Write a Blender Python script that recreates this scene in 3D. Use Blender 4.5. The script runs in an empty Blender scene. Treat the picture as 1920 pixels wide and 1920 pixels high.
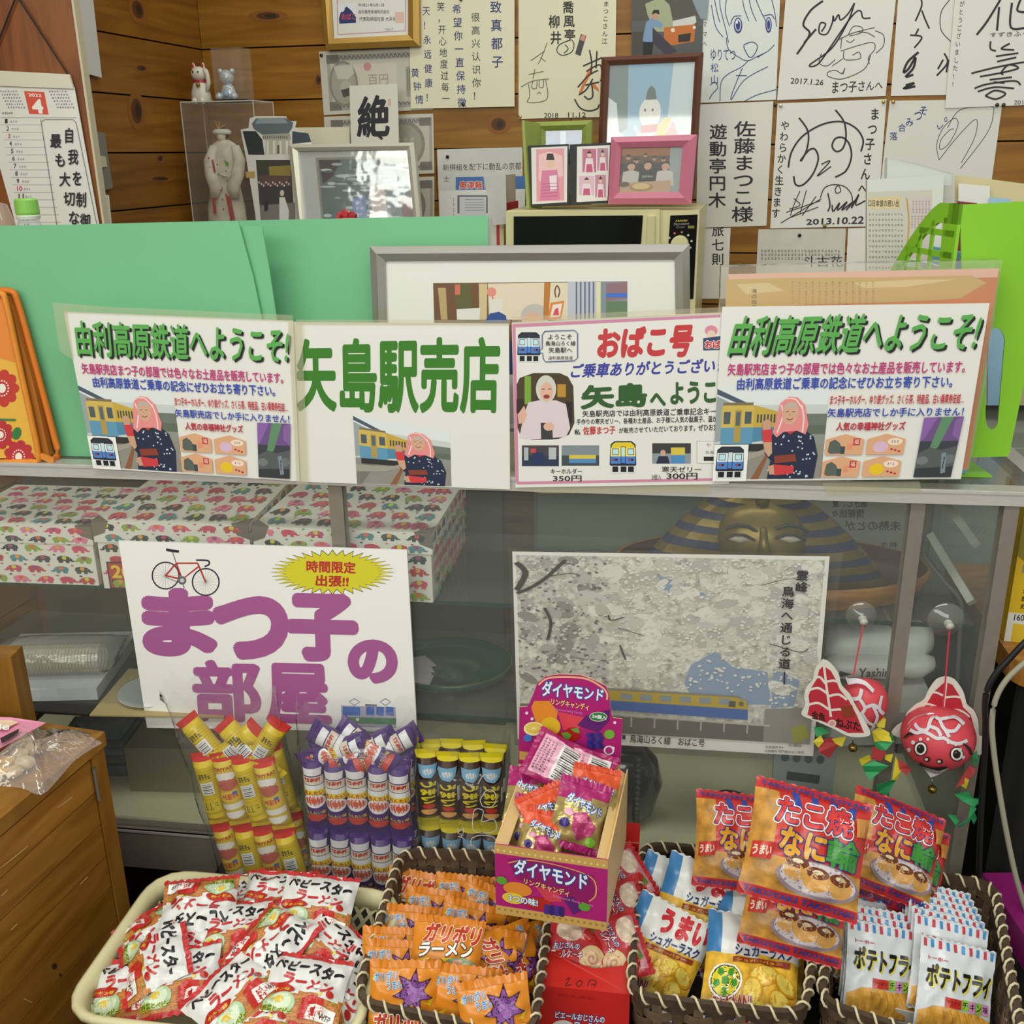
import bpy, bmesh, math, random
from mathutils import Vector, Matrix, noise
from mathutils.geometry import tessellate_polygon
random.seed(7)
S = bpy.context.scene
COL = S.collection
V = Vector
# ------------------------------------------------------------------ camera
F = 1923.0                       # focal length in pixels of the 1920 px frame
CAM = V((0, 0, 1.40))
R3 = (Matrix.Rotation(math.radians(90 - 19.3), 4, 'X') @ Matrix.Rotation(math.radians(-0.75), 4, 'Z')).to_3x3()
cd = bpy.data.cameras.new('camera'); cam = bpy.data.objects.new('camera', cd); COL.objects.link(cam)
cam.matrix_world = Matrix.Translation(CAM) @ R3.to_4x4()
cd.sensor_width = 36; cd.lens = 36 * F / 1920; cd.clip_start = 0.05
S.camera = cam
# ------------------------------------------------------------------ light
w = bpy.data.worlds.new('room_air'); S.world = w; w.use_nodes = True
w.node_tree.nodes['Background'].inputs[0].default_value = (0.98, 1.0, 0.91, 1)
w.node_tree.nodes['Background'].inputs[1].default_value = 0.40
def area(name, loc, aim, sx, sy, power, col=(0.98, 1.0, 0.91)):
    l = bpy.data.lights.new(name, 'AREA'); l.shape = 'RECTANGLE'; l.size = sx; l.size_y = sy; l.energy = power; l.color = col
    o = bpy.data.objects.new(name, l); COL.objects.link(o); o.location = loc
    o.rotation_euler = (V(aim) - V(loc)).to_track_quat('-Z', 'Y').to_euler()
    return o
area('ceiling_tube_light_near', (-0.2, 0.35, 2.55), (-0.2, 0.55, 0), 2.2, 0.35, 23)
area('ceiling_tube_light_far', (0.1, 1.95, 2.62), (0.1, 1.75, 0), 2.4, 0.30, 11)
area('ceiling_tube_light_rear', (-1.2, -1.9, 2.52), (-1.0, -0.9, 0.6), 5.0, 1.1, 92)
S.view_settings.view_transform = 'Standard'; S.view_settings.look = 'None'
S.view_settings.gamma = 1; S.view_settings.use_curve_mapping = False
S.view_settings.exposure = 0.0
# ------------------------------------------------------------------ helpers
def lin(h):
    h = h.lstrip('#'); o = []
    for i in (0, 2, 4):
        c = int(h[i:i+2], 16) / 255
        o.append(c / 12.92 if c <= .04045 else ((c + .055) / 1.055) ** 2.4)
    return o
MATS = {}
def M(h, rough=.55, metal=0., var=0., scale=30., spec=.5, bump=0., name=None, stretch=None, coat=0., detail=3.):
    """principled colour, optionally with procedural noise variation"""
    k = (h, rough, metal, var, scale, spec, bump, name, stretch, coat)
    if k in MATS: return MATS[k]
    m = bpy.data.materials.new(name or ('paint_' + h.lstrip('#'))); m.use_nodes = True
    nt = m.node_tree; b = nt.nodes['Principled BSDF']
    c = lin(h); b.inputs['Base Color'].default_value = (*c, 1)
    b.inputs['Roughness'].default_value = rough; b.inputs['Metallic'].default_value = metal
    b.inputs['Specular IOR Level'].default_value = spec; b.inputs['Coat Weight'].default_value = coat
    if var or bump:
        tc = nt.nodes.new('ShaderNodeTexCoord'); mp = nt.nodes.new('ShaderNodeMapping')
        nt.links.new(tc.outputs['Object'], mp.inputs[0])
        if stretch: mp.inputs['Scale'].default_value = stretch
        n = nt.nodes.new('ShaderNodeTexNoise'); n.inputs['Scale'].default_value = scale; n.inputs['Detail'].default_value = detail
        nt.links.new(mp.outputs[0], n.inputs['Vector'])
        if var:
            r = nt.nodes.new('ShaderNodeValToRGB')
            r.color_ramp.elements[0].position = .3; r.color_ramp.elements[1].position = .7
            r.color_ramp.elements[0].color = (*[max(0, x * (1 - var)) for x in c], 1)
            r.color_ramp.elements[1].color = (*[min(1, x * (1 + var)) for x in c], 1)
            nt.links.new(n.outputs['Fac'], r.inputs[0]); nt.links.new(r.outputs[0], b.inputs['Base Color'])
        if bump:
            bp = nt.nodes.new('ShaderNodeBump'); bp.inputs['Strength'].default_value = bump; bp.inputs['Distance'].default_value = .002
            nt.links.new(n.outputs['Fac'], bp.inputs['Height']); nt.links.new(bp.outputs[0], b.inputs['Normal'])
    MATS[k] = m
    return m
def wood(h1, h2, name, scale=6., stretch=(1, 1, 9), rough=.42, knots=False):
    if name in MATS: return MATS[name]
    m = bpy.data.materials.new(name); m.use_nodes = True; nt = m.node_tree; b = nt.nodes['Principled BSDF']
    tc = nt.nodes.new('ShaderNodeTexCoord'); oi = nt.nodes.new('ShaderNodeObjectInfo')
    mp = nt.nodes.new('ShaderNodeMapping'); mp.inputs['Scale'].default_value = stretch
    ad = nt.nodes.new('ShaderNodeVectorMath'); ad.operation = 'ADD'
    ml = nt.nodes.new('ShaderNodeMath'); ml.operation = 'MULTIPLY'; ml.inputs[1].default_value = 37.
    nt.links.new(oi.outputs['Random'], ml.inputs[0])
    nt.links.new(tc.outputs['Object'], mp.inputs[0]); nt.links.new(mp.outputs[0], ad.inputs[0]); nt.links.new(ml.outputs[0], ad.inputs[1])
    n = nt.nodes.new('ShaderNodeTexNoise'); n.inputs['Scale'].default_value = scale; n.inputs['Detail'].default_value = 6; n.inputs['Distortion'].default_value = 1.3
    nt.links.new(ad.outputs[0], n.inputs['Vector'])
    r = nt.nodes.new('ShaderNodeValToRGB'); e = r.color_ramp.elements
    e[0].position = .35; e[1].position = .66; e[0].color = (*lin(h2), 1); e[1].color = (*lin(h1), 1)
    nt.links.new(n.outputs['Fac'], r.inputs[0])
    mx = nt.nodes.new('ShaderNodeMix'); mx.data_type = 'RGBA'; mx.blend_type = 'MULTIPLY'; mx.inputs['Factor'].default_value = 1
    rr = nt.nodes.new('ShaderNodeMapRange'); rr.inputs['To Min'].default_value = .78; rr.inputs['To Max'].default_value = 1.12
    nt.links.new(oi.outputs['Random'], rr.inputs['Value'])
    nt.links.new(r.outputs[0], mx.inputs['A']); nt.links.new(rr.outputs[0], mx.inputs['B'])
    nt.links.new(mx.outputs['Result'], b.inputs['Base Color'])
    b.inputs['Roughness'].default_value = rough; b.inputs['Specular IOR Level'].default_value = .35
    MATS[name] = m
    return m
def film(name, tint='#ffffff', clear=.9, rough=.06, ior=1.5, bump=0., bscale=40., gl=1.0):
    """thin clear sheet: transparent with fresnel gloss"""
    if name in MATS: return MATS[name]
    m = bpy.data.materials.new(name); m.use_nodes = True; nt = m.node_tree
    for n in list(nt.nodes): nt.nodes.remove(n)
    out = nt.nodes.new('ShaderNodeOutputMaterial'); t = nt.nodes.new('ShaderNodeBsdfTransparent'); g = nt.nodes.new('ShaderNodeBsdfGlossy')
    d = nt.nodes.new('ShaderNodeBsdfDiffuse'); d.inputs[0].default_value = (*lin(tint), 1)
    t.inputs[0].default_value = (*[x ** .12 if x > 0 else 0 for x in lin(tint)], 1); g.inputs['Roughness'].default_value = rough
    f = nt.nodes.new('ShaderNodeLayerWeight'); f.inputs[0].default_value = .5      # facing, same from both sides
    pw = nt.nodes.new('ShaderNodeMath'); pw.operation = 'POWER'; pw.inputs[1].default_value = 5; nt.links.new(f.outputs['Facing'], pw.inputs[0])
    f0 = ((ior - 1) / (ior + 1)) ** 2; fm = nt.nodes.new('ShaderNodeMapRange'); fm.inputs['To Min'].default_value = f0; nt.links.new(pw.outputs[0], fm.inputs['Value'])
    a = nt.nodes.new('ShaderNodeMixShader'); a.inputs[0].default_value = 1 - clear
    nt.links.new(t.outputs[0], a.inputs[1]); nt.links.new(d.outputs[0], a.inputs[2])
    mx = nt.nodes.new('ShaderNodeMixShader'); 
    mg = nt.nodes.new('ShaderNodeMath'); mg.operation = 'MULTIPLY'; mg.inputs[1].default_value = gl
    nt.links.new(fm.outputs[0], mg.inputs[0]); nt.links.new(mg.outputs[0], mx.inputs[0])
    nt.links.new(a.outputs[0], mx.inputs[1]); nt.links.new(g.outputs[0], mx.inputs[2]); nt.links.new(mx.outputs[0], out.inputs[0])
    if bump:
        n = nt.nodes.new('ShaderNodeTexNoise'); n.inputs['Scale'].default_value = bscale
        tc = nt.nodes.new('ShaderNodeTexCoord'); nt.links.new(tc.outputs['Object'], n.inputs['Vector'])
        bp = nt.nodes.new('ShaderNodeBump'); bp.inputs['Strength'].default_value = bump; bp.inputs['Distance'].default_value = .01
        nt.links.new(n.outputs['Fac'], bp.inputs['Height']); nt.links.new(bp.outputs[0], g.inputs['Normal']); nt.links.new(bp.outputs[0], f.inputs['Normal'])
    MATS[name] = m
    return m
def ray(px, py):
    return R3 @ V(((px - 960) / F, -(py - 960) / F, -1))
class Pl:
    """a plane in the room; at(px,py) is where the sight line of that photo pixel meets it"""
    def __init__(s, o, n):
        s.o = V(o); s.n = V(n).normalized()
        if (CAM - s.o).dot(s.n) < 0: s.n = -s.n
    def at(s, px, py, off=0.):
        d = ray(px, py); t = (s.o - CAM).dot(s.n) / d.dot(s.n)
        return CAM + d * t + s.n * off
    def up(s): return (V((0, 0, 1)) - s.n * s.n.z).normalized()
    def moved(s, off): return Pl(s.o + s.n * off, s.n)
def yawn(deg):                       # horizontal normal facing the viewer, right side nearer for positive yaw
    a = math.radians(deg); return V((-math.sin(a), -math.cos(a), 0))
def lean(n, deg):                    # tip a vertical plane backwards
    a = math.radians(deg); return (V(n) * math.cos(a) + V((0, 0, 1)) * math.sin(a)).normalized()
def Z(px, py, z):
    d = ray(px, py); return CAM + d * ((z - CAM.z) / d.z)
def pix(p):
    q = R3.transposed() @ (V(p) - CAM); return (960 + F * q.x / -q.z, 960 - F * q.y / -q.z)
# ---- mesh builder
class MB:
    def __init__(s): s.v = []; s.f = []; s.m = []; s.mats = []; s.ix = {}
    def mi(s, mat):
        if mat not in s.ix: s.ix[mat] = len(s.mats); s.mats.append(mat)
        return s.ix[mat]
    def face(s, pts, mat):
        i = len(s.v); s.v += [V(p) for p in pts]; s.f.append(tuple(range(i, i + len(pts)))); s.m.append(s.mi(mat))
    def mesh(s, vs, fs, mat):
        i = len(s.v); s.v += [V(p) for p in vs]; k = s.mi(mat) if not isinstance(mat, list) else None
        for n, f in enumerate(fs):
            s.f.append(tuple(i + a for a in f)); s.m.append(k if k is not None else s.mi(mat[n]))
    def hexa(s, b, t, mat):           # bottom 4 pts, top 4 pts (same winding)
        s.mesh(list(b) + list(t), [(3, 2, 1, 0), (4, 5, 6, 7), (0, 1, 5, 4), (1, 2, 6, 5), (2, 3, 7, 6), (3, 0, 4, 7)], mat)
    def box(s, o, ax, ay, az, mat):   # corner + three edge vectors
        o, ax, ay, az = V(o), V(ax), V(ay), V(az)
        b = [o, o + ax, o + ax + ay, o + ay]; s.hexa(b, [p + az for p in b], mat)
    def bbox(s, x0, y0, z0, x1, y1, z1, mat): s.box((x0, y0, z0), (x1-x0, 0, 0), (0, y1-y0, 0), (0, 0, z1-z0), mat)
    def prism(s, pts, ext, mat, side=None):   # polygon (3D pts) extruded by ext
        pts = [V(p) for p in pts]; n = len(pts); q = [p + V(ext) for p in pts]
        tri = tessellate_polygon([pts])
        s.mesh(pts, tri, mat); s.mesh(q, [t[::-1] for t in tri], side or mat)
        s.mesh(pts + q, [(i, (i + 1) % n, n + (i + 1) % n, n + i) for i in range(n)], side or mat)
    def tube(s, pts, r, mat, seg=8, cap=True):
        pts = [V(p) for p in pts]; rs = r if isinstance(r, (list, tuple)) else [r] * len(pts); rings = []; up = V((0, 0, 1))
        for i, p in enumerate(pts):
            t = (pts[min(i + 1, len(pts) - 1)] - pts[max(i - 1, 0)]).normalized()
            a = t.cross(up)
            if a.length < .05: a = t.cross(V((1, 0, 0)))
            a.normalize(); b = t.cross(a)
            rings.append([p + (a * math.cos(2 * math.pi * k / seg) + b * math.sin(2 * math.pi * k / seg)) * rs[i] for k in range(seg)])
        vs = [q for rg in rings for q in rg]
        fs = [(i * seg + k, i * seg + (k + 1) % seg, (i + 1) * seg + (k + 1) % seg, (i + 1) * seg + k) for i in range(len(pts) - 1) for k in range(seg)]
        if cap: fs += [tuple(range(seg))[::-1], tuple((len(pts) - 1) * seg + k for k in range(seg))]
        s.mesh(vs, fs, mat)
    def lathe(s, o, prof, mat, seg=20, axis=None):   # prof: (r, h) list
        o = V(o); az = V(axis or (0, 0, 1)).normalized(); ax = az.orthogonal().normalized(); ay = az.cross(ax)
        vs = [o + az * h + (ax * math.cos(2 * math.pi * k / seg) + ay * math.sin(2 * math.pi * k / seg)) * r for r, h in prof for k in range(seg)]
        n = len(prof)
        s.mesh(vs, [(i * seg + k, i * seg + (k + 1) % seg, (i + 1) * seg + (k + 1) % seg, (i + 1) * seg + k) for i in range(n - 1) for k in range(seg)], mat)
    def grid(s, fn, nu, nv, mat, matfn=None):        # fn(u,v) -> point
        vs = [fn(i / nu, j / nv) for j in range(nv + 1) for i in range(nu + 1)]
        fs = [(j * (nu + 1) + i, j * (nu + 1) + i + 1, (j + 1) * (nu + 1) + i + 1, (j + 1) * (nu + 1) + i) for j in range(nv) for i in range(nu)]
        s.mesh(vs, fs, [matfn((i + .5) / nu, (j + .5) / nv) for j in range(nv) for i in range(nu)] if matfn else mat)
    def loft(s, rings, mat, seg=14, caps=True):      # rings of (centre, axis a, axis b) ellipses
        vs = [V(c) + V(a) * math.cos(2*math.pi*k/seg) + V(b) * math.sin(2*math.pi*k/seg) for c, a, b in rings for k in range(seg)]
        fs = [(i*seg + k, i*seg + (k+1) % seg, (i+1)*seg + (k+1) % seg, (i+1)*seg + k) for i in range(len(rings)-1) for k in range(seg)]
        if caps: fs += [tuple(range(seg))[::-1], tuple((len(rings)-1)*seg + k for k in range(seg))]
        s.mesh(vs, fs, mat)
    def ball(s, c, r, mat, seg=14, n=8, sq=(1, 1, 1)):
        c = V(c); rg = []
        for i in range(n + 1):
            a = -math.pi/2 + math.pi * i / n; rr = max(math.cos(a), .02) * r
            rg.append((c + V((0, 0, math.sin(a) * r * sq[2])), V((rr * sq[0], 0, 0)), V((0, rr * sq[1], 0))))
        s.loft(rg, mat, seg)
    def build(s, name, parent=None, loc=None, smooth=False, label=None, recalc=True):
        L = V(loc) if loc is not None else (PW[parent.name] if parent is not None else V((0, 0, 0)))
        me = bpy.data.meshes.new(name); me.from_pydata([tuple(p - L) for p in s.v], [], s.f)
        for m in s.mats: me.materials.append(m)
        me.polygons.foreach_set('material_index', s.m)
        if smooth: me.polygons.foreach_set('use_smooth', [True] * len(s.f))
        me.update()
        if recalc and len(s.f) < 60000:
            bm = bmesh.new(); bm.from_mesh(me); bmesh.ops.remove_doubles(bm, verts=bm.verts, dist=1e-6); bmesh.ops.recalc_face_normals(bm, faces=bm.faces); bm.to_mesh(me); bm.free()
        o = bpy.data.objects.new(name, me); COL.objects.link(o)
        if parent is not None: o.parent = parent; PW[o.name] = L
        else: o.location = L; PW[o.name] = L
        if label: o['label'] = label
        return o
PW = {}                                # world position each thing's vertices are measured from
def thing(name, label, cat, loc=(0, 0, 0), group=None):
    o = bpy.data.objects.new(name, None); o.empty_display_size = .02; COL.objects.link(o); o.location = V(loc); PW[o.name] = V(loc)
    return tag(o, label, cat, group)
def tag(o, label=None, cat=None, group=None, kind=None):
    if label: o['label'] = label
    if cat: o['category'] = cat
    if group: o['group'] = group
    if kind: o['kind'] = kind
    return o
def struct(o): o['kind'] = 'structure'; return o
# ---- lettering: glyph outlines of Blender's own font
TXT = {}
def glyphs(s, bold=0.):
    k = (s, bold)
    if k in TXT: return TXT[k]
    c = bpy.data.curves.new('t', 'FONT'); c.body = s; c.size = 1; c.resolution_u = 6 if len(s) <= 5 else 2; c.offset = bold; c.fill_mode = 'FRONT'
    o = bpy.data.objects.new('t', c); me = bpy.data.meshes.new_from_object(o)
    vs = [(v.co.x, v.co.y) for v in me.vertices]; fs = [tuple(p.vertices) for p in me.polygons]
    bpy.data.objects.remove(o); bpy.data.curves.remove(c); bpy.data.meshes.remove(me)
    if not vs: vs = [(0, 0), (1, 0), (0, 1)]; fs = []
    x0 = min(v[0] for v in vs); x1 = max(v[0] for v in vs); y0 = min(v[1] for v in vs); y1 = max(v[1] for v in vs)
    r = ([((x - x0) / max(x1 - x0, 1e-6), (y - y0) / max(y1 - y0, 1e-6)) for x, y in vs], fs, max(x1 - x0, .02), max(y1 - y0, .02), (x0, y0, x1, y1))
    TXT[k] = r
    return r
def spline(pts, n=6):                  # Catmull-Rom through 2D points
    if len(pts) < 3: return list(pts)
    o = []; P = [pts[0]] + list(pts) + [pts[-1]]
    for i in range(1, len(P) - 2):
        for k in range(n):
            t = k / n; a, b, c, d = P[i-1], P[i], P[i+1], P[i+2]
            o.append(tuple(.5 * ((2*b[j]) + (-a[j]+c[j])*t + (2*a[j]-5*b[j]+4*c[j]-d[j])*t*t + (-a[j]+3*b[j]-3*c[j]+d[j])*t**3) for j in range(2)))
    o.append(tuple(pts[-1])); return o
class Print:
    """flat ink laid on a surface; fn(x, y, off) maps 2D artwork coordinates to the surface"""
    LAY = .000016
    def __init__(s, fn, base=.0002, maxedge=None, rough=.6):
        s.fn = fn; s.mb = MB(); s.zz = [base]; s.me = maxedge; s.rough = rough
    def mat(s, col): return col if not isinstance(col, str) else M(col, s.rough)
    @property
    def z(s): return s.zz[0]
    def up(s, k=1): s.zz[0] += s.LAY * k
    def tris(s, pts, tri, col):
        m = s.mat(col)
        if s.me:
            st = [tuple(pts[i] for i in t) for t in tri]; out = []
            while st:
                a, b, c = st.pop()
                e = [((a, b, c), (a[0]-b[0])**2 + (a[1]-b[1])**2), ((b, c, a), (b[0]-c[0])**2 + (b[1]-c[1])**2), ((c, a, b), (c[0]-a[0])**2 + (c[1]-a[1])**2)]
                (p, q, r), l = max(e, key=lambda x: x[1])
                if l > s.me ** 2 and len(st) < 4000:
                    h = ((p[0]+q[0]) / 2, (p[1]+q[1]) / 2); st += [(p, h, r), (h, q, r)]
                else: out.append((a, b, c))
            vs = [x for t in out for x in t]; s.mb.mesh([s.fn(x, y, s.z) for x, y in vs], [(3*i, 3*i+1, 3*i+2) for i in range(len(out))], m)
        else: s.mb.mesh([s.fn(x, y, s.z) for x, y in pts], tri, m)
    def poly(s, pts, col, up=1):
        pts = [(float(p[0]), float(p[1])) for p in pts]
        tri = [tuple(t) for t in tessellate_polygon([[V((x, y, 0)) for x, y in pts]])]
        s.tris(pts, tri, col); s.up(up); return s
    def rect(s, x0, y0, x1, y1, col): return s.poly([(x0, y0), (x1, y0), (x1, y1), (x0, y1)], col)
    def ell(s, cx, cy, rx, ry, col, n=20, rot=0.):
        c, d = math.cos(rot), math.sin(rot)
        return s.poly([(cx + rx*math.cos(a)*c - ry*math.sin(a)*d, cy + rx*math.cos(a)*d + ry*math.sin(a)*c) for a in [2*math.pi*k/n for k in range(n)]], col)
    def line(s, pts, wd, col, smooth=True, closed=False, taper=False, up=1):
        p = spline(pts) if smooth and len(pts) > 2 else list(pts)
        if closed: p = p + [p[0]]
        L = []; Rr = []; n = len(p)
        for i in range(n):
            a = p[max(i-1, 0)]; b = p[min(i+1, n-1)]; dx, dy = b[0]-a[0], b[1]-a[1]; l = math.hypot(dx, dy) or 1
            k = wd / 2 * (1 if not taper else .35 + .65 * math.sin(math.pi * (i + .5) / n))
            L.append((p[i][0] - dy/l*k, p[i][1] + dx/l*k)); Rr.append((p[i][0] + dy/l*k, p[i][1] - dx/l*k))
        tri = []
        for i in range(n - 1): tri += [(i, i+1, n+i+1), (i, n+i+1, n+i)]
        s.tris(L + Rr, tri, col); s.up(up); return s
    def text(s, t, q, col, bold=0., out=None, ow=.05, shadow=None, up=1):
        """q = (x, y, w, h) box or four corners TL TR BR BL of the inked area"""
        if len(q) == 4 and not hasattr(q[0], '__len__'): x, y, w_, h = q; q = [(x, y), (x+w_, y), (x+w_, y+h), (x, y+h)]
        vs, fs, W, H, _ = glyphs(t)
        def mp(u, v): return tuple((q[3][k]*(1-u) + q[2][k]*u) * (1-v) + (q[0][k]*(1-u) + q[1][k]*u) * v for k in (0, 1))
        def stamp(r, c, dx=0., dy=0.):                      # heavier strokes: the outline laid down in a ring
            n = 1 if r < .004 else (5 if r < .025 else (9 if r < .06 else 17))
            for k in range(n):
                a = 2 * math.pi * k / max(n - 1, 1); e = r if k else 0
                du, dv = e * math.cos(a) / W, e * math.sin(a) / H
                s.tris([(x + dx, y + dy) for x, y in (mp(u + du, v + dv) for u, v in vs)], fs, c); s.up(.5)
            s.up(.6)
        if shadow: stamp(bold, shadow[0], shadow[1], shadow[2])
        if out: stamp(bold + ow, out)
        stamp(bold, col); s.up(up - 1); return s
    def vtext(s, t, x, y, cw, ch, col, bold=0., dx=0., pitch=None):   # vertical column; x,y = top centre
        for i, ch_ in enumerate(t):
            if ch_ == ' ': continue
            cy = y + i * (pitch or ch * 1.12); c0 = x + dx * i - cw / 2
            if ch_ == 'ー': s.rect(c0 + cw*.44, cy, c0 + cw*.56, cy + ch*.9, col); continue
            _, _, _, _, (x0, y0, x1, y1) = glyphs(ch_)
            if ord(ch_) < 256: x0 += .25; x1 += .25
            s.text(ch_, (c0 + x0*cw, cy + (.88 - y1)*ch, max(x1 - x0, .02)*cw, max(y1 - y0, .02)*ch), col, bold, up=.05)
        s.up(); return s
    def scribble(s, x, y, wd, h, n, col, lw, seed=0):       # a line of small unreadable print
        r = random.Random(seed + int(x * 7 + y * 13))
        for i in range(n):
            cx = x + wd * (i + .5) / n; cw = wd / n * .8
            for k in range(3):
                if r.random() < .85: yy = y + h * (k + .5) / 3; s.line([(cx - cw/2*r.uniform(.4, 1), yy), (cx + cw/2*r.uniform(.4, 1), yy)], lw, col, up=0)
            if r.random() < .8: xx = cx + cw * r.uniform(-.3, .3); s.line([(xx, y), (xx, y + h)], lw, col, up=0)
        s.up(); return s
    def sub(s, q):                      # the same ink layer, drawn in 0..1 coordinates of a quad TL TR BR BL
        if not hasattr(q[0], '__len__'): x, y, w_, h = q; q = [(x, y), (x+w_, y), (x+w_, y+h), (x, y+h)]
        def g(u, v, z):
            p = [(q[0][k]*(1-u) + q[1][k]*u) * (1-v) + (q[3][k]*(1-u) + q[2][k]*u) * v for k in (0, 1)]; return s.fn(p[0], p[1], z)
        r = Print(g, s.z, s.me, s.rough); r.mb = s.mb; r.zz = s.zz; return r
    def build(s, name, parent, label=None):
        return s.mb.build(name, parent, label=label, recalc=False)
def sheet(name, quad, P, off, thick, mat, label=None, cat=None, parent=None, group=None, edge=None, zmin=None):
    """flat sheet or card with real thickness on plane P, outline given by photo pixels"""
    mb = MB(); pts = [P.at(x, y, off) for x, y in quad]; up = P.up()
    if zmin is not None: pts = [q if q.z > zmin else q + up * ((zmin - q.z) / up.z) for q in pts]
    mb.prism(pts, -P.n * thick, mat, edge)
    low = min(pts, key=lambda p: p.z)
    c = sum(pts, V()) / len(pts)
    o = mb.build(name, parent, loc=None if parent else V((c.x, c.y, low.z)))
    if label and not parent: tag(o, label, cat, group)
    elif label: o['label'] = label
    return o
def on(P, off): return lambda x, y, z: P.at(x, y, off + z)
def frame4(mb, outer, inner, P, off, depth, mat, prof=None):
    """picture frame moulding between two pixel quads"""
    n = 4
    for i in range(4):
        j = (i + 1) % 4; a, b, c, d = outer[i], outer[j], inner[j], inner[i]
        mid = lambda p, q: ((p[0]+q[0])/2, (p[1]+q[1])/2)
        m1, m2 = mid(a, d), mid(b, c)
        A, B, C, D = P.at(*a, off), P.at(*b, off), P.at(*c, off), P.at(*d, off)
        E, G = P.at(*m1, off + depth * .35), P.at(*m2, off + depth * .35)
        bk = -P.n * depth
        mb.mesh([A, B, G, E], [(0, 1, 2, 3)], mat); mb.mesh([E, G, C, D], [(0, 1, 2, 3)], mat)
        mb.mesh([A, B, B + bk, A + bk], [(0, 1, 2, 3)], mat); mb.mesh([D, C, C + bk * .6, D + bk * .6], [(0, 1, 2, 3)], mat)
        mb.mesh([A + bk, B + bk, C + bk * .6, D + bk * .6], [(0, 1, 2, 3)], mat)
# ================================================================== the room
SF = Pl((0, 1.42, 0), yawn(8))                 # front glass of the showcase
WB = Pl((0, 2.72, 0), yawn(13))                # back wall
ex = V((math.cos(math.radians(8)), -math.sin(math.radians(8)), 0)); ey = V((math.sin(math.radians(8)), math.cos(math.radians(8)), 0)); ez = V((0, 0, 1))
SO = V((0, 1.42, 0))
def sc(x, y, z): return SO + ex * x + ey * y + ez * z
def scl(p): d = V(p) - SO; return (d.dot(ex), d.dot(ey), d.z)
# colours of the timber
PINE = wood('#9f6f28', '#835416', 'pine_boards', 3., (.7, .7, 9))
PINE2 = wood('#996622', '#7d4e12', 'pine_side_boards', 3., (.7, .7, 9))
DARKGAP = M('#2a1a0c', .9)
# floor
mb = MB(); mb.bbox(-2.2, -.6, -.04, 1.9, 3.4, 0, M('#4a4038', .6, var=.2, scale=8)); struct(mb.build('floor', loc=(0, 0, 0)))
# back wall: backing board with planks 
wx = V((math.cos(math.radians(13)), -math.sin(math.radians(13)), 0)); wn = WB.n
corner = WB.at(378, 95)
def wallp(x, z, off=0.): return WB.o + wx * x + ez * z + wn * off       # x along wall
cx = (corner - WB.o).dot(wx)
mb = MB(); mb.box(wallp(cx - .05, 0, -.06), wx * 2.6, wn * .04, ez * 2.35, DARKGAP); wb = struct(mb.build('wall_back', loc=wallp(cx, 0)))
zl = sorted([WB.at(700, y).z for y in (81, 181, 276, 372, 469)])
dz = (zl[-1] - zl[0]) / 4; z0 = zl[0] - 7 * dz
for i in range(17):
    za = z0 + i * dz
    if za > 2.3: break
    cuts = [cx, cx + .95 + .37 * math.sin(i * 2.1), cx + 2.5]
    for a, b in zip(cuts, cuts[1:]):
        m = MB(); m.box(wallp(a + .001, za + .0018, -.02), wx * (b - a - .002), wn * .02, ez * (dz - .0036), PINE); m.build('plank', wb)
# left wall (runs towards the viewer)
LW = Pl(corner, wx)
ld = -V((math.sin(math.radians(13)), math.cos(math.radians(13)), 0))    # towards viewer
ld = wn
mb = MB(); mb.box(corner * 1. - ez * corner.z - wx * .06, ld * 1.6, wx * .04, ez * 2.35, DARKGAP); wl = struct(mb.build('wall_left', loc=(corner.x, corner.y, 0)))
for i in range(17):
    za = z0 + i * dz
    if za > 2.3: break
    m = MB(); m.box(V((corner.x, corner.y, za + .0018)) - wx * .02, ld * 1.55, wx * .02, ez * (dz - .0036), PINE2); m.build('plank', wl)
# knots in the boards (flat dark rings of the timber itself)
def knot(P, x, y, rx, ry, rot, parent):
    p = Print(on(P, .0004)); p.ell(x, y, rx*1.7, ry*1.5, '#8a5417', 18, rot); p.ell(x, y, rx, ry, '#54300e', 16, rot); p.ell(x + rx*.2, y, rx*.5, ry*.6, '#331c08', 12, rot); p.build('knot', parent)
knot(LW, 256, 208, 10, 24, -.1, wl); knot(LW, 258, 18, 10, 18, -.3, wl); knot(LW, 265, 128, 9, 5, .2, wl); knot(LW, 300, 297, 5, 6, .3, wl); knot(LW, 300, 335, 16, 4, 0, wl)
knot(WB, 503, 30, 22, 7, 0, wb); knot(WB, 935, 233, 14, 12, 0, wb); knot(WB, 597, 150, 5, 9, 0, wb)
# ================================================================== showcase (glass counter)
ALU = M('#cbc8c2', .4, .4, name='brushed_aluminium', var=.06, scale=60, stretch=(1, 1, 12))
ALUD = M('#8f867b', .45, .35, name='aged_aluminium', var=.05, scale=60)
GLASS = film('pane_glass', '#eef4ee', .965, .02, 1.42, gl=.75)
GEDGE = M('#1f3a30', .2, name='green_glass_edge')
INNER = M('#e2e0ba', .5, var=.05, scale=5, name='cream_laminate')
zr = scl(SF.at(960, 893))[2]                       # top of the front rail
zrb = scl(SF.at(960, 919))[2]
zs1 = scl(SF.moved(-.03).at(900, 1141))[2]; zs2 = scl(SF.moved(-.03).at(880, 1356))[2]; zfl = scl(SF.at(700, 1590))[2]; zb = scl(SF.at(500, 1645))[2]
XL = -1.05; XR = scl(SF.at(1915, 935))[0]; DP = .46
case = thing('showcase', 'long aluminium framed glass showcase counter with two glass shelves', 'showcase', sc(0, .2, 0))
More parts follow.
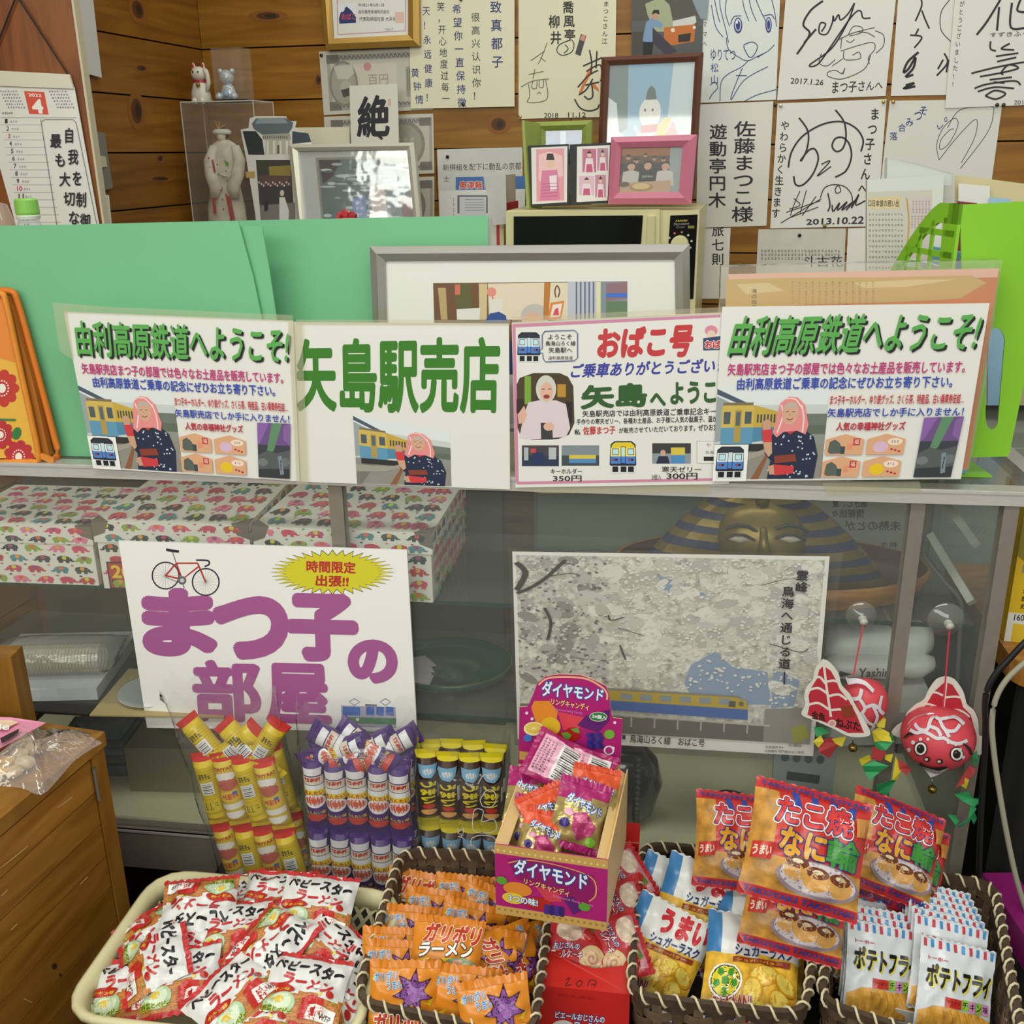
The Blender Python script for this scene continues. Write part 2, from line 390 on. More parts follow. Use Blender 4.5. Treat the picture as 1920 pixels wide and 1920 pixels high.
m = MB(); m.box(sc(XL, -.004, zrb), ex * (XR + .06 - XL), ey * .028, ez * (zr - zrb), ALU); m.box(sc(XL, -.006, zrb + (zr - zrb) * .78), ex * (XR + .06 - XL), ey * .004, ez * .0035, ALU); m.build('front_rail', case)
m = MB(); m.box(sc(XL, DP - .025, zrb), ex * (XR - XL + .05), ey * .025, ez * (zr - zrb), ALU); m.build('back_rail', case)
m = MB(); m.box(sc(XR + .03, .024, zrb), ex * .025, ey * (DP - .049), ez * (zr - zrb), ALU); m.build('side_rail', case)
m = MB(); m.box(sc(XL, .024, zr - .006), ex * (XR + .03 - XL), ey * (DP - .049), ez * .006, GLASS); m.build('glass_top', case)
def postx(x, y, dx, parent=case, name='post', y0=.0, mat=ALUD, dep=.022):
    a = scl(SF.at(x, y))[0]; b = scl(SF.at(x + dx, y))[0]
    m = MB(); m.box(sc(a, y0, zb), ex * (b - a), ey * dep, ez * (zrb - zb), mat); m.build(name, parent); return a, b
pA = postx(1886, 935, 29); pB = postx(1712, 935, 28, y0=.006); pC = postx(614, 935, 26, y0=.006)
m = MB(); m.box(sc(pA[0], DP - .025, zb), ex * .025, ey * .025, ez * (zrb - zb), ALUD); m.build('post', case)
m = MB(); m.box(sc(XL, -.002, zb), ex * (XR - XL), ey * .03, ez * (zfl - zb), ALUD); m.box(sc(XL, -.004, zfl - .004), ex * (XR - XL), ey * .006, ez * .004, ALU); m.build('bottom_rail', case)
m = MB(); m.box(sc(XL, .03, zb + .01), ex * (XR - XL), ey * (DP - .03), ez * (zfl - zb - .006), INNER); m.build('bottom_board', case)
for a, b in ((XL, pC[0]), (pC[1], pB[0]), (pB[1], pA[0])):
    m = MB(); m.box(sc(a, .008, zfl), ex * (b - a), ey * .005, ez * (zrb - zfl), GLASS); m.build('front_pane', case)
m = MB(); m.box(sc(pA[0] + .008, .03, zfl), ex * .005, ey * (DP - .055), ez * (zrb - zfl), GLASS); m.build('side_pane', case)
xs = scl(SF.moved(-.05).at(1828, 1165))[0]
def gshelf(x0, x1, z, name, y0=.05, y1=.36):
    m = MB(); m.box(sc(x0, y0 + .003, z - .006), ex * (x1 - x0), ey * (y1 - y0), ez * .006, GLASS); g = m.build(name, case)
    m = MB(); m.box(sc(x0, y0, z - .006), ex * (x1 - x0), ey * .003, ez * .006, GEDGE); m.box(sc(x1, y0, z - .006), ex * .0015, ey * (y1 - y0), ez * .006, GEDGE); m.build('shelf_edge', g)
gshelf(XL, xs, zs1, 'glass_shelf'); gshelf(XL, scl(SF.moved(-.05).at(1600, 1385))[0], zs2, 'glass_shelf')
# shelf brackets and slotted rear uprights
for x_ in (pC[0], pB[0]):
    for z_ in (zs1, zs2):
        m = MB(); m.prism([sc(x_ + .004, .02, z_ - .007), sc(x_ + .004, .33, z_ - .007), sc(x_ + .004, .36, z_ - .035), sc(x_ + .004, .30, z_ - .03)], ex * .004, ALUD); m.build('shelf_bracket', case)
# sliding rear doors: dark grey glass and a timber panel
m = MB(); m.box(sc(XL, DP - .05, zfl), ex * (scl(SF.moved(-.4).at(940, 960))[0] - XL), ey * .012, ez * (zrb - zfl), M('#5b5748', .35, var=.25, scale=3, name='rear_sliding_door')); m.build('rear_door', case)
m = MB(); m.box(sc(scl(SF.moved(-.4).at(936, 960))[0], DP - .035, zfl), ex * .12, ey * .008, ez * (zrb - zfl), wood('#7c5a33', '#4e3517', 'rear_timber', 5, (1, 1, 8))); m.build('rear_panel', case)
m = MB(); m.box(sc(scl(SF.moved(-.4).at(1000, 960))[0], DP - .05, zfl), ex * (XR - scl(SF.moved(-.4).at(1000, 960))[0] - .03), ey * .008, ez * (zrb - zfl), M('#6f7468', .3, var=.08, scale=2, name='grey_rear_door')); m.build('rear_door', case)
# legs and dark plinth
for x_ in (XL + .1, 0, XR - .1):
    for y_ in (.07, DP - .1):
        m = MB(); m.box(sc(x_, y_, 0), ex * .04, ey * .04, ez * zb, M('#1d1a18', .6)); m.build('leg', case)
# clear tape strips stuck along the rail
TAPE = film('clear_tape', '#efe6c6', .88, .05, 1.6, gl=1.3)
def tape(quad, P, off, label, parent=None, mat=None):
    o = sheet('tape_strip', quad, P, off, .0004, mat or TAPE, None, None, parent)
    if not parent: tag(o, label, 'tape')
    return o
tape([(1540, 903), (1722, 900), (1726, 921), (1550, 925)], SF, .0065, 'yellowed clear tape along the rail under the right welcome sign')
tape([(962, 912), (1330, 902), (1332, 921), (1015, 922)], SF, .0068, 'clear tape holding the pink bordered sign to the counter rail')
# ================================================================== bench in front, dark curtain on the right
m = MB(); DK = M('#17120f', .7, var=.2, scale=10)
bz = .27
root = thing('display_bench', 'low dark bench carrying the snack baskets', 'bench', (0.05, 1.15, 0))
m.box(sc(-.50, -.53, bz - .02), ex * 1.2, ey * .515, ez * .02, DK); m.build('bench_top', root)
for x_ in (-.47, .63):
    for y_ in (-.5, -.07):
        m = MB(); m.box(sc(x_, y_, 0), ex * .04, ey * .04, ez * (bz - .02), DK); m.build('leg', root)
# pale cabinet behind the counter, seen through the right end
gc = thing('steel_cabinet', 'pale grey steel cabinet behind the right end of the showcase', 'cabinet', sc(XR - .05, .85, 0)); GC = M('#8f948a', .5, var=.05, scale=3)
m = MB(); m.box(sc(XR - .32, .62, 0), ex * .75, ey * .4, ez * .88, GC); m.build('body', gc)
for i in (0, 1): m = MB(); m.box(sc(XR - .31 + i * .37, .612, .05), ex * .36, ey * .008, ez * .8, M('#9aa096', .45)); m.build('door', gc)
# ================================================================== signs on the counter
PAPER = M('#e4e2dc', .35, name='white_paper'); CARD = M('#e6e4dd', .55, name='white_card'); CREAM = M('#dcd6bd', .6, name='cream_card', var=.02, scale=9)
def train_front(p, top='#2b2f3a', mid='#e9eef2', low='#4f7fc8'):      # front of a railcar, drawn plainly
    p.poly([(.06, .1), (.2, .0), (.8, .0), (.94, .1), (.97, .72), (.03, .72)], '#1c2230')
    p.poly([(.1, .13), (.22, .04), (.78, .04), (.9, .13), (.9, .2), (.1, .2)], top)
    p.rect(.07, .2, .93, .46, mid); p.rect(.07, .46, .93, .68, low)
    for x in (.12, .66): p.rect(x, .22, x + .23, .42, '#1c2230').rect(x + .02, .24, x + .21, .4, '#bfe3ea')
    p.rect(.42, .16, .59, .68, '#1c2230').rect(.44, .18, .57, .66, mid).rect(.455, .2, .555, .44, '#bfe3ea').rect(.44, .46, .57, .66, low)
    for x in (.14, .7): p.rect(x, .53, x + .17, .59, '#1c2230').rect(x + .02, .54, x + .08, .58, '#d9443a')
    p.rect(.06, .7, .94, .74, '#1c2230').rect(.08, .74, .92, .96, '#d8d8d8')
    for x in (.13, .42, .68): p.rect(x, .76, x + .2, .93, '#15161a')
def lady_photo(p):                                                    # railcar and a smiling woman in headscarf and indigo kimono
    p.rect(0, 0, 1, 1, '#c9cdcb'); p.rect(0, 0, 1, .2, '#dfe2e2'); p.rect(0, .62, 1, 1, '#8f8b82')
    p.poly([(0, .02), (.5, .3), (.5, .34), (0, .08)], '#4a5768'); p.poly([(0, .1), (.45, .35), (.45, .5), (0, .6)], '#9aa1a3')
    p.rect(.78, .3, 1, .45, '#6d766c').rect(.8, .42, 1, .58, '#5f6a5a').rect(.74, .52, 1, .64, '#8d9088')
    p.poly([(.05, .22), (.1, .17), (.3, .17), (.34, .22), (.34, .44), (.05, .44)], '#d0b257'); p.poly([(.34, .2), (.55, .27), (.55, .44), (.34, .44)], '#c6a543')
    p.poly([(.05, .44), (.34, .44), (.34, .62), (.05, .62)], '#5f95b5'); p.poly([(.34, .44), (.55, .44), (.55, .57), (.34, .6)], '#4f86a8')
    p.rect(.06, .17, .33, .2, '#7d7058'); p.rect(.07, .27, .13, .4, '#4d5a62').rect(.17, .25, .23, .6, '#b09548').rect(.18, .27, .22, .42, '#56646b').rect(.26, .27, .32, .4, '#4d5a62')
    for i in range(6): p.rect(.37 + i * .03, .3, .385 + i * .03, .39, '#3d4850')
    p.rect(.06, .62, .5, .7, '#2c2c2c'); p.poly([(.1, .7), (.2, .7), (.05, 1), (0, 1), (0, .85)], '#77736c')
    p.poly([(.0, .72), (.35, .72), (.5, .66), (.5, .72), (.3, .8), (0, .82)], '#a09a8e'); p.poly([(.35, 1), (.48, .72), (.5, .74), (.42, 1)], '#8d5a3a')
    p.poly([(.5, .55), (.57, .46), (.66, .44), (.8, .46), (.9, .55), (.95, .75), (.93, 1), (.5, 1), (.52, .8), (.46, .72)], '#202a45')
    r = random.Random(3)
    for i in range(42):
        x, y = r.uniform(.5, .92), r.uniform(.52, .98); p.ell(x, y, .009, .011, '#c9d0dc', 5)
    p.poly([(.6, .45), (.68, .52), (.76, .45), (.72, .42), (.64, .42)], '#c23a3c'); p.poly([(.55, .75), (.74, .73), (.76, .81), (.56, .83)], '#8a3c2c')
    p.poly([(.55, .3), (.57, .18), (.64, .11), (.72, .12), (.79, .2), (.84, .42), (.82, .52), (.74, .48), (.62, .49), (.56, .55), (.52, .5)], '#e58d8c')
    p.line([(.58, .2), (.6, .32), (.56, .5)], .012, '#f6dcd8').line([(.76, .2), (.79, .34), (.79, .5)], .014, '#f3cfcc').line([(.62, .13), (.7, .14), (.77, .24)], .012, '#f6dcd8')
    p.ell(.665, .29, .075, .125, '#d3a68c', 16); p.poly([(.6, .24), (.63, .18), (.71, .18), (.735, .25), (.7, .22), (.64, .22)], '#b9b2ab')
    p.line([(.625, .275), (.65, .27)], .008, '#5a4038').line([(.68, .27), (.705, .275)], .008, '#5a4038').line([(.635, .345), (.665, .36), (.695, .345)], .01, '#8f4038').line([(.663, .29), (.66, .315)], .006, '#b07f68')
    p.poly([(.42, .38), (.46, .35), (.5, .38), (.5, .47), (.43, .48)], '#c99a80'); p.poly([(.42, .47), (.51, .46), (.52, .6), (.44, .6)], '#cf3b3f'); p.poly([(.44, .6), (.52, .6), (.53, .72), (.5, .76), (.46, .7)], '#caa084')
    p.poly([(.5, .86), (.56, .84), (.57, .95), (.52, .95)], '#c99a80'); p.poly([(.55, .84), (.74, .86), (.74, .94), (.57, .96)], '#cf3b3f')
def welcome(p, st):
    """the welcome sign, artwork in 0..1"""
    lady_photo(p.sub((.0, .46, .435, .53)))
    p.text('由利高原鉄道へようこそ!', [(.03 + st, .055), (.985, .045), (.965, .265), (.03, .275)], '#5aa84f', .022, shadow=('#16181a', .009, .012))
    p.text('矢島駅売店まつ子の部屋では色々なお土産品を販売しています。', (.035, .325, .91, .068), '#c0357a', .022)
    p.text('由利高原鉄道ご乗車の記念にぜひお立ち寄り下さい。', (.075, .408, .83, .068), '#2c45ad', .022)
    p.rect(0, .79, .135, 1, '#eeeeea'); train_front(p.sub((.005, .8, .12, .19)))
    p.text('まつ子キーホルダー、ゆり鉄グッズ、さくら茶、特産品、古い乗車券缶詰…', (.44, .512, .52, .055), '#c02a3a', .02)
    p.text('矢島駅売店でしか手に入りません！', (.435, .588, .53, .05), '#2c45ad', .02)
    p.text('人気の幸福神社グッズ', (.475, .668, .27, .047), '#b8283c', .03)
    for i, (x, y, k) in enumerate(((.44, .735, 0), (.603, .735, 1), (.435, .862, 0), (.598, .862, 1))):
        p.poly([(x, y + .03), (x + .075, y), (x + .15, y + .03), (x + .148, y + .118), (x, y + .118)], '#dda77f')
        if k == 0:
            p.poly([(x + .01, y + .1), (x + .015, y + .045), (x + .035, y + .03), (x + .055, y + .05), (x + .075, y + .11), (x + .02, y + .112)], '#59615a').rect(x + .06, y + .07, x + .078, y + .113, '#3e4a50')
            p.rect(x + .108, y + .025, x + .135, y + .065, '#c22f33').rect(x + .085, y + .055, x + .107, y + .09, '#e2936f').text('福', (x + .112, y + .03, .018, .028), '#f3e0d2')
        else:
            p.ell(x + .055, y + .075, .03, .032, '#d9b6d0' if i == 1 else '#e9c21c', 16); p.ell(x + .11, y + .045, .03, .02, '#f2dccb', 14).scribble(x + .095, y + .037, .03, .016, 3, '#7d6a5c', .002)
            for j in range(3): p.ell(x + .1 + j * .015, y + .088 + j * .006, .006, .006, '#b5222f', 8)
    n = p.sub([(.815, .645), (.97, .64), (.955, .985), (.805, .985)])
    n.rect(0, 0, 1, 1, '#3a3d45').rect(0, 0, 1, .4, '#6d4f86').poly([(0, 0), (.35, 0), (.1, .35), (0, .4)], '#8a5fa8').poly([(.45, 0), (.75, 0), (.6, .3), (.5, .5), (.25, .6)], '#5f8a66').poly([(.8, .05), (1, 0), (1, .4), (.8, .3)], '#84609e')
    n.poly([(0, .6), (.3, .5), (.6, .55), (1, .48), (1, 1), (0, 1)], '#565a5c').poly([(0, .85), (1, .82), (1, 1), (0, 1)], '#33363b').ell(.15, .72, .16, .07, '#75777a', 12).ell(.85, .7, .14, .08, '#6d7073', 12)
    n.poly([(.62, .6), (.74, .59), (.82, .92), (.7, .94)], '#7d8a94').scribble(.69, .66, .06, .2, 1, '#2c3238', .02)
def sign(name, label, quad, off, mat=PAPER, P=SF):
    o = sheet(name, quad, P, off, .0012, mat, label, 'sign'); o['_q'] = 0; del o['_q']; return o
q1 = [(128, 582), (555, 599), (567, 898), (184, 873)]
q2 = [(540, 602), (956, 605), (958, 914), (548, 899)]
q3 = [(961, 603), (1372, 583), (1366, 904), (968, 911)]
q4 = [(1353, 573), (1850, 566), (1797, 893), (1335, 897)]
s2 = sign('paper_sign', 'white sign with five huge green characters in the middle of the counter', q2, .0095)
p = Print(on(SF, .0095)); 
p.text('矢島駅売店', [(560, 637), (938, 632), (936, 770), (563, 765)], '#37791f', .03)
p.build('lettering', s2)
p = Print(on(SF, .0095)); lady_photo(p.sub([(665, 774), (846, 806), (849, 908), (673, 903)])); p.build('printed_photograph', s2)
# small costume figure printed beside the photo is left as plain robe colours
s1 = sign('paper_sign', 'white welcome sign with green heading at the left end of the counter', q1, .0125)
p = Print(on(SF, .0125)); welcome(p.sub(q1), .01); p.build('lettering', s1)
s4 = sign('paper_sign', 'white welcome sign with slanted green heading at the right end of the counter', q4, .0125)
p = Print(on(SF, .0125)); welcome(p.sub(q4), .03); p.build('lettering', s4)
s3 = sign('paper_sign', 'pink bordered white sign with red heading and two price photos', q3, .0085)
p = Print(on(SF, .0085)); 
p.poly([(962, 606), (1350, 588), (1350, 593), (968, 612)], '#cf86a4').poly([(962, 606), (968, 609), (974, 900), (968, 903)], '#cf86a4').poly([(970, 900), (1340, 893), (1340, 898), (971, 905)], '#cf86a4')
p.text('おばこ号', [(1124, 616), (1302, 608), (1292, 664), (1122, 669)], '#c5383d', .05)
p.text('ご乗車ありがとうございます', [(1076, 680), (1392, 668), (1388, 694), (1070, 706)], '#3a3f9c', .03)
p.text('矢島', [(1094, 722), (1210, 716), (1211, 758), (1092, 763)], '#2f5a2b', .05); p.text('へ', (1220, 736, 27, 21), '#2f5a2b', .05); p.text('ようこそ', [(1258, 716), (1374, 710), (1372, 750), (1258, 754)], '#2f5a2b', .04)
p.text('矢島駅売店では由利高原鉄道ご乗車記念キーホルダー', [(1093, 767), (1392, 760), (1392, 774), (1093, 779)], '#1d1d22', .012)
p.text('手作りの寒天ゼリー、各種お土産品、お子様に人気の駄菓子、温かい', [(1082, 783), (1352, 776), (1352, 788), (1082, 793)], '#1d1d22', .012)
p.text('私', (1078, 802, 11, 10), '#1d1d22', .02); p.text('佐藤まつ子', [(1094, 797), (1154, 795), (1154, 810), (1094, 812)], '#c5383d', .02); p.text('が販売させていただいております。ぜひお立ち寄り', [(1161, 799), (1372, 790), (1372, 803), (1161, 809)], '#1d1d22', .012)
p.text('キーホルダー', (1034, 875, 58, 10), '#1d1d22', .01); p.text('350円', (1038, 888, 53, 11), '#1d1d22', .01); p.text('寒天ゼリー', (1241, 871, 73, 11), '#1d1d22', .01); p.text('3個入', (1222, 886, 18, 10), '#1d1d22'); p.text('300円', (1250, 883, 57, 12), '#1d1d22', .01)
p.text('ようこそ', (1029, 625, 44, 9), '#1d1d22', .01); p.text('鳥海山ろく線', (1024, 637, 56, 9), '#1d1d22', .01); p.text('矢島駅へ', (1030, 649, 44, 10), '#1d1d22', .01); p.text('由利高原鉄道', (1030, 665, 45, 7), '#1d1d22')
p.line([(1023, 619), (1078, 617), (1084, 623), (1084, 668), (1078, 674), (1024, 676), (1020, 670), (1019, 660), (1008, 657), (1018, 652), (1018, 626), (1023, 619)], 1.6, '#3a4a86', smooth=False)
p.build('lettering', s3)
p = Print(on(SF, .0085)); train_front(p.sub((970, 621, 46, 58))); p.build('printed_train', s3); p = Print(on(SF, .0085)); train_front(p.sub((1142, 824, 53, 62)), '#e3c928', '#efe27a')
p.build('printed_train', s3); p = Print(on(SF, .0085)); P_ = [(1002, 697), (1050, 697), (1066, 704), (1076, 722), (1078, 790), (1068, 812), (1048, 820), (1000, 822), (978, 815), (968, 790), (966, 728), (976, 706)]
p.poly(P_, '#4a3a26'); p.rect(985, 703, 997, 755, '#77a33a'); p.rect(1046, 718, 1062, 742, '#b8892e'); p.rect(970, 745, 985, 772, '#332a20'); p.rect(1062, 750, 1074, 790, '#2c261f')
p.poly([(975, 818), (984, 775), (992, 752), (1012, 748), (1044, 748), (1062, 755), (1070, 800), (1062, 816), (1000, 821)], '#dccbd2'); p.poly([(1015, 790), (1036, 790), (1038, 821), (1016, 821)], '#3a3a3e')
p.ell(1025, 727, 19, 26, '#cfcdc4', 18); p.ell(1026, 732, 12, 18, '#dfb09a', 16); p.ell(1026, 741, 6, 4, '#8f3a34', 10); p.line([(1017, 727), (1023, 727)], 1.6, '#5a4038').line([(1029, 727), (1035, 727)], 1.6, '#5a4038')
p.poly([(972, 775), (984, 758), (990, 775), (984, 790), (974, 792)], '#dcb09a'); p.ell(1030, 797, 10, 8, '#dcb09a', 10)
p.build('printed_portrait', s3); p = Print(on(SF, .0085))
for (x0, y0, x1, y1, c1, c2) in ((980, 832, 1049, 871, '#4a4048', '#2c3450'), (1054, 832, 1124, 870, '#7f8a90', '#3f4a50'), (1223, 828, 1295, 866, '#3a3a3c', '#8a959c')):
    p.rect(x0, y0, x1, y1, c1); p.rect(x0, (y0 + y1) / 2, x1, y1, c2)
    if x0 == 980: p.rect(1000, 845, 1020, 866, '#22345c').rect(996, 838, 1006, 846, '#c54a44').rect(984, 836, 992, 860, '#aeb6ba').rect(1030, 836, 1044, 858, '#b6bcc0')
    if x0 == 1054: p.rect(1068, 850, 1118, 857, '#d9bf4c').rect(1068, 857, 1118, 865, '#4f8ac0')
    if x0 < 1200: p.build('printed_photograph', s3); p = Print(on(SF, .0085))
p.rect(1258, 836, 1284, 850, '#d9bf4c').rect(1258, 850, 1284, 866, '#4f8ac0').ell(1243, 846, 5, 6, '#caa08a', 10).poly([(1230, 866), (1235, 852), (1252, 852), (1256, 866)], '#232a44'); p.build('printed_photograph', s3); p = Print(on(SF, .0085))
p.rect(1306, 824, 1345, 866, '#aaaaaa').rect(1307, 825, 1345, 865, '#e6e4dd').text('や', (1324, 828, 8, 7), '#222222').text('矢島', (1322, 842, 16, 6), '#222222').rect(1319, 853, 1345, 861, '#2a2a2a'); p.build('printed_label', s3); p = Print(on(SF, .0085))
p.ell(1333, 618, 12, 10, '#d98aa0', 14); p.ell(1333, 625, 8, 8, '#e6c9b4', 12); p.poly([(1318, 632), (1350, 628), (1350, 654), (1318, 655)], '#39476b'); p.text('おば', (1322, 637, 28, 13), '#c5383d', .05, out='#f2eee8', ow=.06)
p.build('printed_portrait', s3)
# tape along the top edge of the signs
tape([(132, 566), (200, 572), (555, 588), (555, 600), (128, 583)], SF, .0142, 'wide clear tape along the top of the left welcome sign')
tape([(108, 565), (133, 566), (148, 672), (122, 655)], SF, .0144, 'crumpled clear tape at the upper left corner of the left welcome sign')
tape([(560, 597), (960, 598), (958, 607), (560, 606)], SF, .0112, 'clear tape along the top of the five character sign')
tape([(962, 592), (1352, 574), (1352, 586), (962, 604)], SF, .0102, 'clear tape along the top of the pink bordered sign')
tape([(546, 600), (572, 600), (584, 902), (562, 902)], SF, .0146, 'vertical clear tape where the two left signs overlap')
# ------------------------------------------------------------------ green boards, framed print, album behind the signs
GRN = M('#73b88a', .5, var=.03, scale=4, name='green_card')
GP = SF.moved(-.038)
sheet('green_board', [(-40, 424), (150, 421), (300, 417), (446, 414), (475, 520), (500, 640), (528, 880), (-40, 866)], GP, 0, .003, GRN, zmin=zr + .0005, label='large green card board standing at the left end of the counter', cat='board')
sheet('green_board', [(400, 424), (491, 425), (504, 500), (519, 600), (545, 874), (430, 874)], SF.moved(-.044), 0, .003, GRN, zmin=zr + .0005, label='narrow green card sheet peeping out behind the large left green board', cat='board')
sheet('green_board', [(440, 414), (915, 404), (921, 880), (450, 876)], SF.moved(-.105), 0, .003, GRN, zmin=zr + .0005, label='green card board behind the silver picture frame', cat='board')
FP = Pl(SF.moved(-.052).o + V((0, 0, zr)), lean(SF.n, 3))
fr = thing('silver_picture_frame', 'large silver aluminium picture frame with white mat behind the counter signs', 'picture frame', FP.at(990, 808))
SIL = M('#b9b6ae', .28, .75, name='silver_frame')
m = MB(); O4 = [(693, 462), (1293, 458), (1296, 806), (708, 812)]; I4 = [(722, 489), (1265, 486), (1270, 790), (731, 796)]
frame4(m, O4, I4, FP, 0, .018, SIL); m.build('frame', fr)
sheet('mat_board', [(716, 484), (1270, 481), (1273, 796), (726, 802)], FP, -.004, .002, M('#dcdbd4', .6), parent=fr)
sheet('backing_board', [(700, 470), (1286, 466), (1288, 802), (713, 808)], FP, -.012, .004, M('#6b5a44', .8), parent=fr)
p = Print(on(FP, -.004)); p.poly([(811, 531), (1176, 528), (1176, 700), (816, 705)], '#6b4a30')
p.poly([(820, 540), (835, 540), (838, 600), (826, 600)], '#b09a6a').poly([(850, 532), (880, 532), (884, 580), (858, 590)], '#5a5a30').rect(852, 534, 862, 553, '#c96a50').poly([(897, 532), (913, 532), (912, 600), (898, 600)], '#c9b48a').poly([(914, 532), (1020, 530), (1020, 600), (916, 600)], '#d9cbb4').ell(921, 548, 9, 9, '#d98a7a', 14).rect(922, 557, 924, 590, '#c23a44').poly([(917, 562), (942, 560), (940, 596), (918, 596)], '#d9d2cc').poly([(855, 580), (900, 578), (898, 600), (856, 600)], '#d8d6d0')
p.poly([(910, 600), (918, 588), (935, 585), (948, 592), (950, 605), (910, 606)], '#2c4a8c').ell(1002, 594, 26, 24, '#b8b4ae', 18).ell(998, 606, 20, 20, '#d7a78e', 14)
p.poly([(1020, 530), (1032, 530), (1040, 600), (1018, 600)], '#b8742e').poly([(1032, 530), (1064, 530), (1064, 600), (1028, 600)], '#d8cdb4').line([(1042, 558), (1040, 546), (1044, 536), (1049, 546), (1046, 558)], 2.5, '#6b3a2a').poly([(1032, 568), (1058, 564), (1052, 598), (1026, 600)], '#d9803a').poly([(1036, 572), (1054, 569), (1049, 594), (1031, 596)], '#e6d9cf').poly([(1040, 580), (1046, 577), (1048, 592), (1036, 592)], '#d04a5a')
p.rect(1064, 529, 1118, 600, '#b6bac4')
for i in range(5): p.rect(1079 + i * 8, 529, 1082 + i * 8, 600, '#5f6684')
p.rect(1118, 529, 1126, 600, '#d9d4a8').rect(1126, 529, 1176, 600, '#7d8a92').poly([(1136, 532), (1176, 529), (1176, 560), (1136, 565)], '#8d6b74').rect(1136, 550, 1176, 558, '#3f6ac4').rect(1136, 565, 1176, 600, '#5f7a5c')
p.poly([(918, 640), (1080, 640), (1080, 700), (918, 700)], '#2f3d66')
p.build('printed_photograph', fr)
# album in a clear sleeve
AP = Pl(SF.moved(-.008).o + V((0, 0, zr)), lean(SF.n, 1.0))
al = thing('album', 'orange boxed album wrapped in clear film behind the right welcome sign', 'album', AP.at(1600, 890))
m = MB(); m.prism([AP.at(x, y, 0) for x, y in [(1366, 520), (1874, 508), (1814, 880), (1341, 884)]], -AP.n * .02, M('#cf7a45', .45, var=.08, scale=12, name='orange_cover'), M('#d9cfc0', .6)); m.build('cover', al)
p = Print(on(AP, 0)); p.poly([(1366, 514), (1873, 503), (1870, 520), (1366, 530)], '#e3b3a0'); p.poly([(1362, 524), (1480, 521), (1640, 520), (1820, 516), (1850, 530), (1800, 560), (1700, 566), (1560, 570), (1360, 577)], '#c9a765')
p.poly([(1600, 530), (1720, 524), (1790, 524), (1700, 538), (1620, 540)], '#dcc28c').poly([(1380, 533), (1440, 530), (1470, 545), (1400, 552)], '#d8c090')
for i in range(13): p.vtext('のに一日でしこと', 1486 + i * 12.6, 527 + (i % 3), 4.6, 4.4, '#7a6238', pitch=5.4)
p.vtext('滝の由来', 1414, 541, 11, 9, '#6b5230', pitch=10)
p.build('printed_cover', al)
sl = MB(); A_ = [(1352, 500), (1879, 487), (1872, 530), (1850, 700), (1816, 881), (1338, 885)]
sl.prism([AP.at(x, y, .002) for x, y in A_], -AP.n * .027, film('sleeve_film', '#f4efe2', .9, .08, 1.5, .3, 30, gl=1.2)); sl.build('clear_sleeve', al)
# ================================================================== cards and papers pinned to the back wall
INK = '#26242c'; INKB = '#2f3a7c'; INKS = '#4a484e'
GOLD = M('#c9b35a', .35, .6, name='gilt_edge'); SHI = M('#e3e1da', .6, name='shikishi_board', var=.015, scale=6); SHIC = M('#e2dcbf', .6, name='aged_shikishi', var=.02, scale=6)
def board(label, quad, off=.004, mat=SHI, cat='autograph card', name='autograph_board', th=.003, edge=None, P=WB):
    return sheet(name, quad, P, off, th, mat, label, cat, edge=edge or GOLD)
def pin(x, y, label, P=WB, off=.006, col='#8d7d3a', parent=None):
    m = MB(); c = P.at(x, y, off - .002); m.lathe(c, [(0, .004), (.0032, .0035), (.0042, .0022), (.0042, .0006), (.002, 0), (0, 0)], M(col, .25, .7), 12, P.n)
    o = m.build('push_pin', loc=c, smooth=True); return tag(o, label, 'push pin')
class Ink(Print):
    def sig(s, strokes, w, col=INK):
        for t in strokes: s.line(t, w if not isinstance(t[0], (int, float)) else t[0], col)
        return s
def ink(o, off, f, name='handwriting', P=WB):
    p = Ink(on(P, off)); f(p); p.build(name, o)
# framed certificate
fr = thing('certificate_frame', 'gilt wooden frame with a certificate hanging above the doll', 'picture frame', WB.at(700, 95))
m = MB(); frame4(m, [(604, -60), (790, -62), (792, 88), (618, 95)], [(625, -45), (771, -46), (771, 67), (631, 74)], WB, .024, .015, M('#b08a3e', .35, .35, name='gilt_wood')); m.build('frame', fr)
sheet('certificate_sheet', [(625, -45), (771, -46), (771, 67), (631, 74)], WB, .016, .001, PAPER, parent=fr)
p = Print(on(WB, .016)); p.line([(636, -40), (638, 66), (764, 59), (765, -40)], 1.8, '#c58aa0', False)
p.poly([(637, 9), (672, 8), (674, 44), (640, 47)], '#e3e5ea').poly([(640, 36), (645, 20), (655, 14), (664, 22), (672, 34), (672, 44), (641, 46)], '#28366e').ell(645, 18, 6, 6, '#e8e8e8', 12).text('おばこ', (645, 27, 26, 11), '#c5484c', .03)
p.text('平成21年2月1日', (676, 8, 48, 6), INK); p.text('由利高原鉄道株式会社', (677, 20, 57, 7), INK); p.text('代表取締役社長 大井永吉', (678, 33, 75, 8), INK); p.rect(745, 24, 761, 44, '#e3bfae'); p.text('No.7', (727, 54, 14, 4), '#6a7a94'); p.build('lettering', fr)
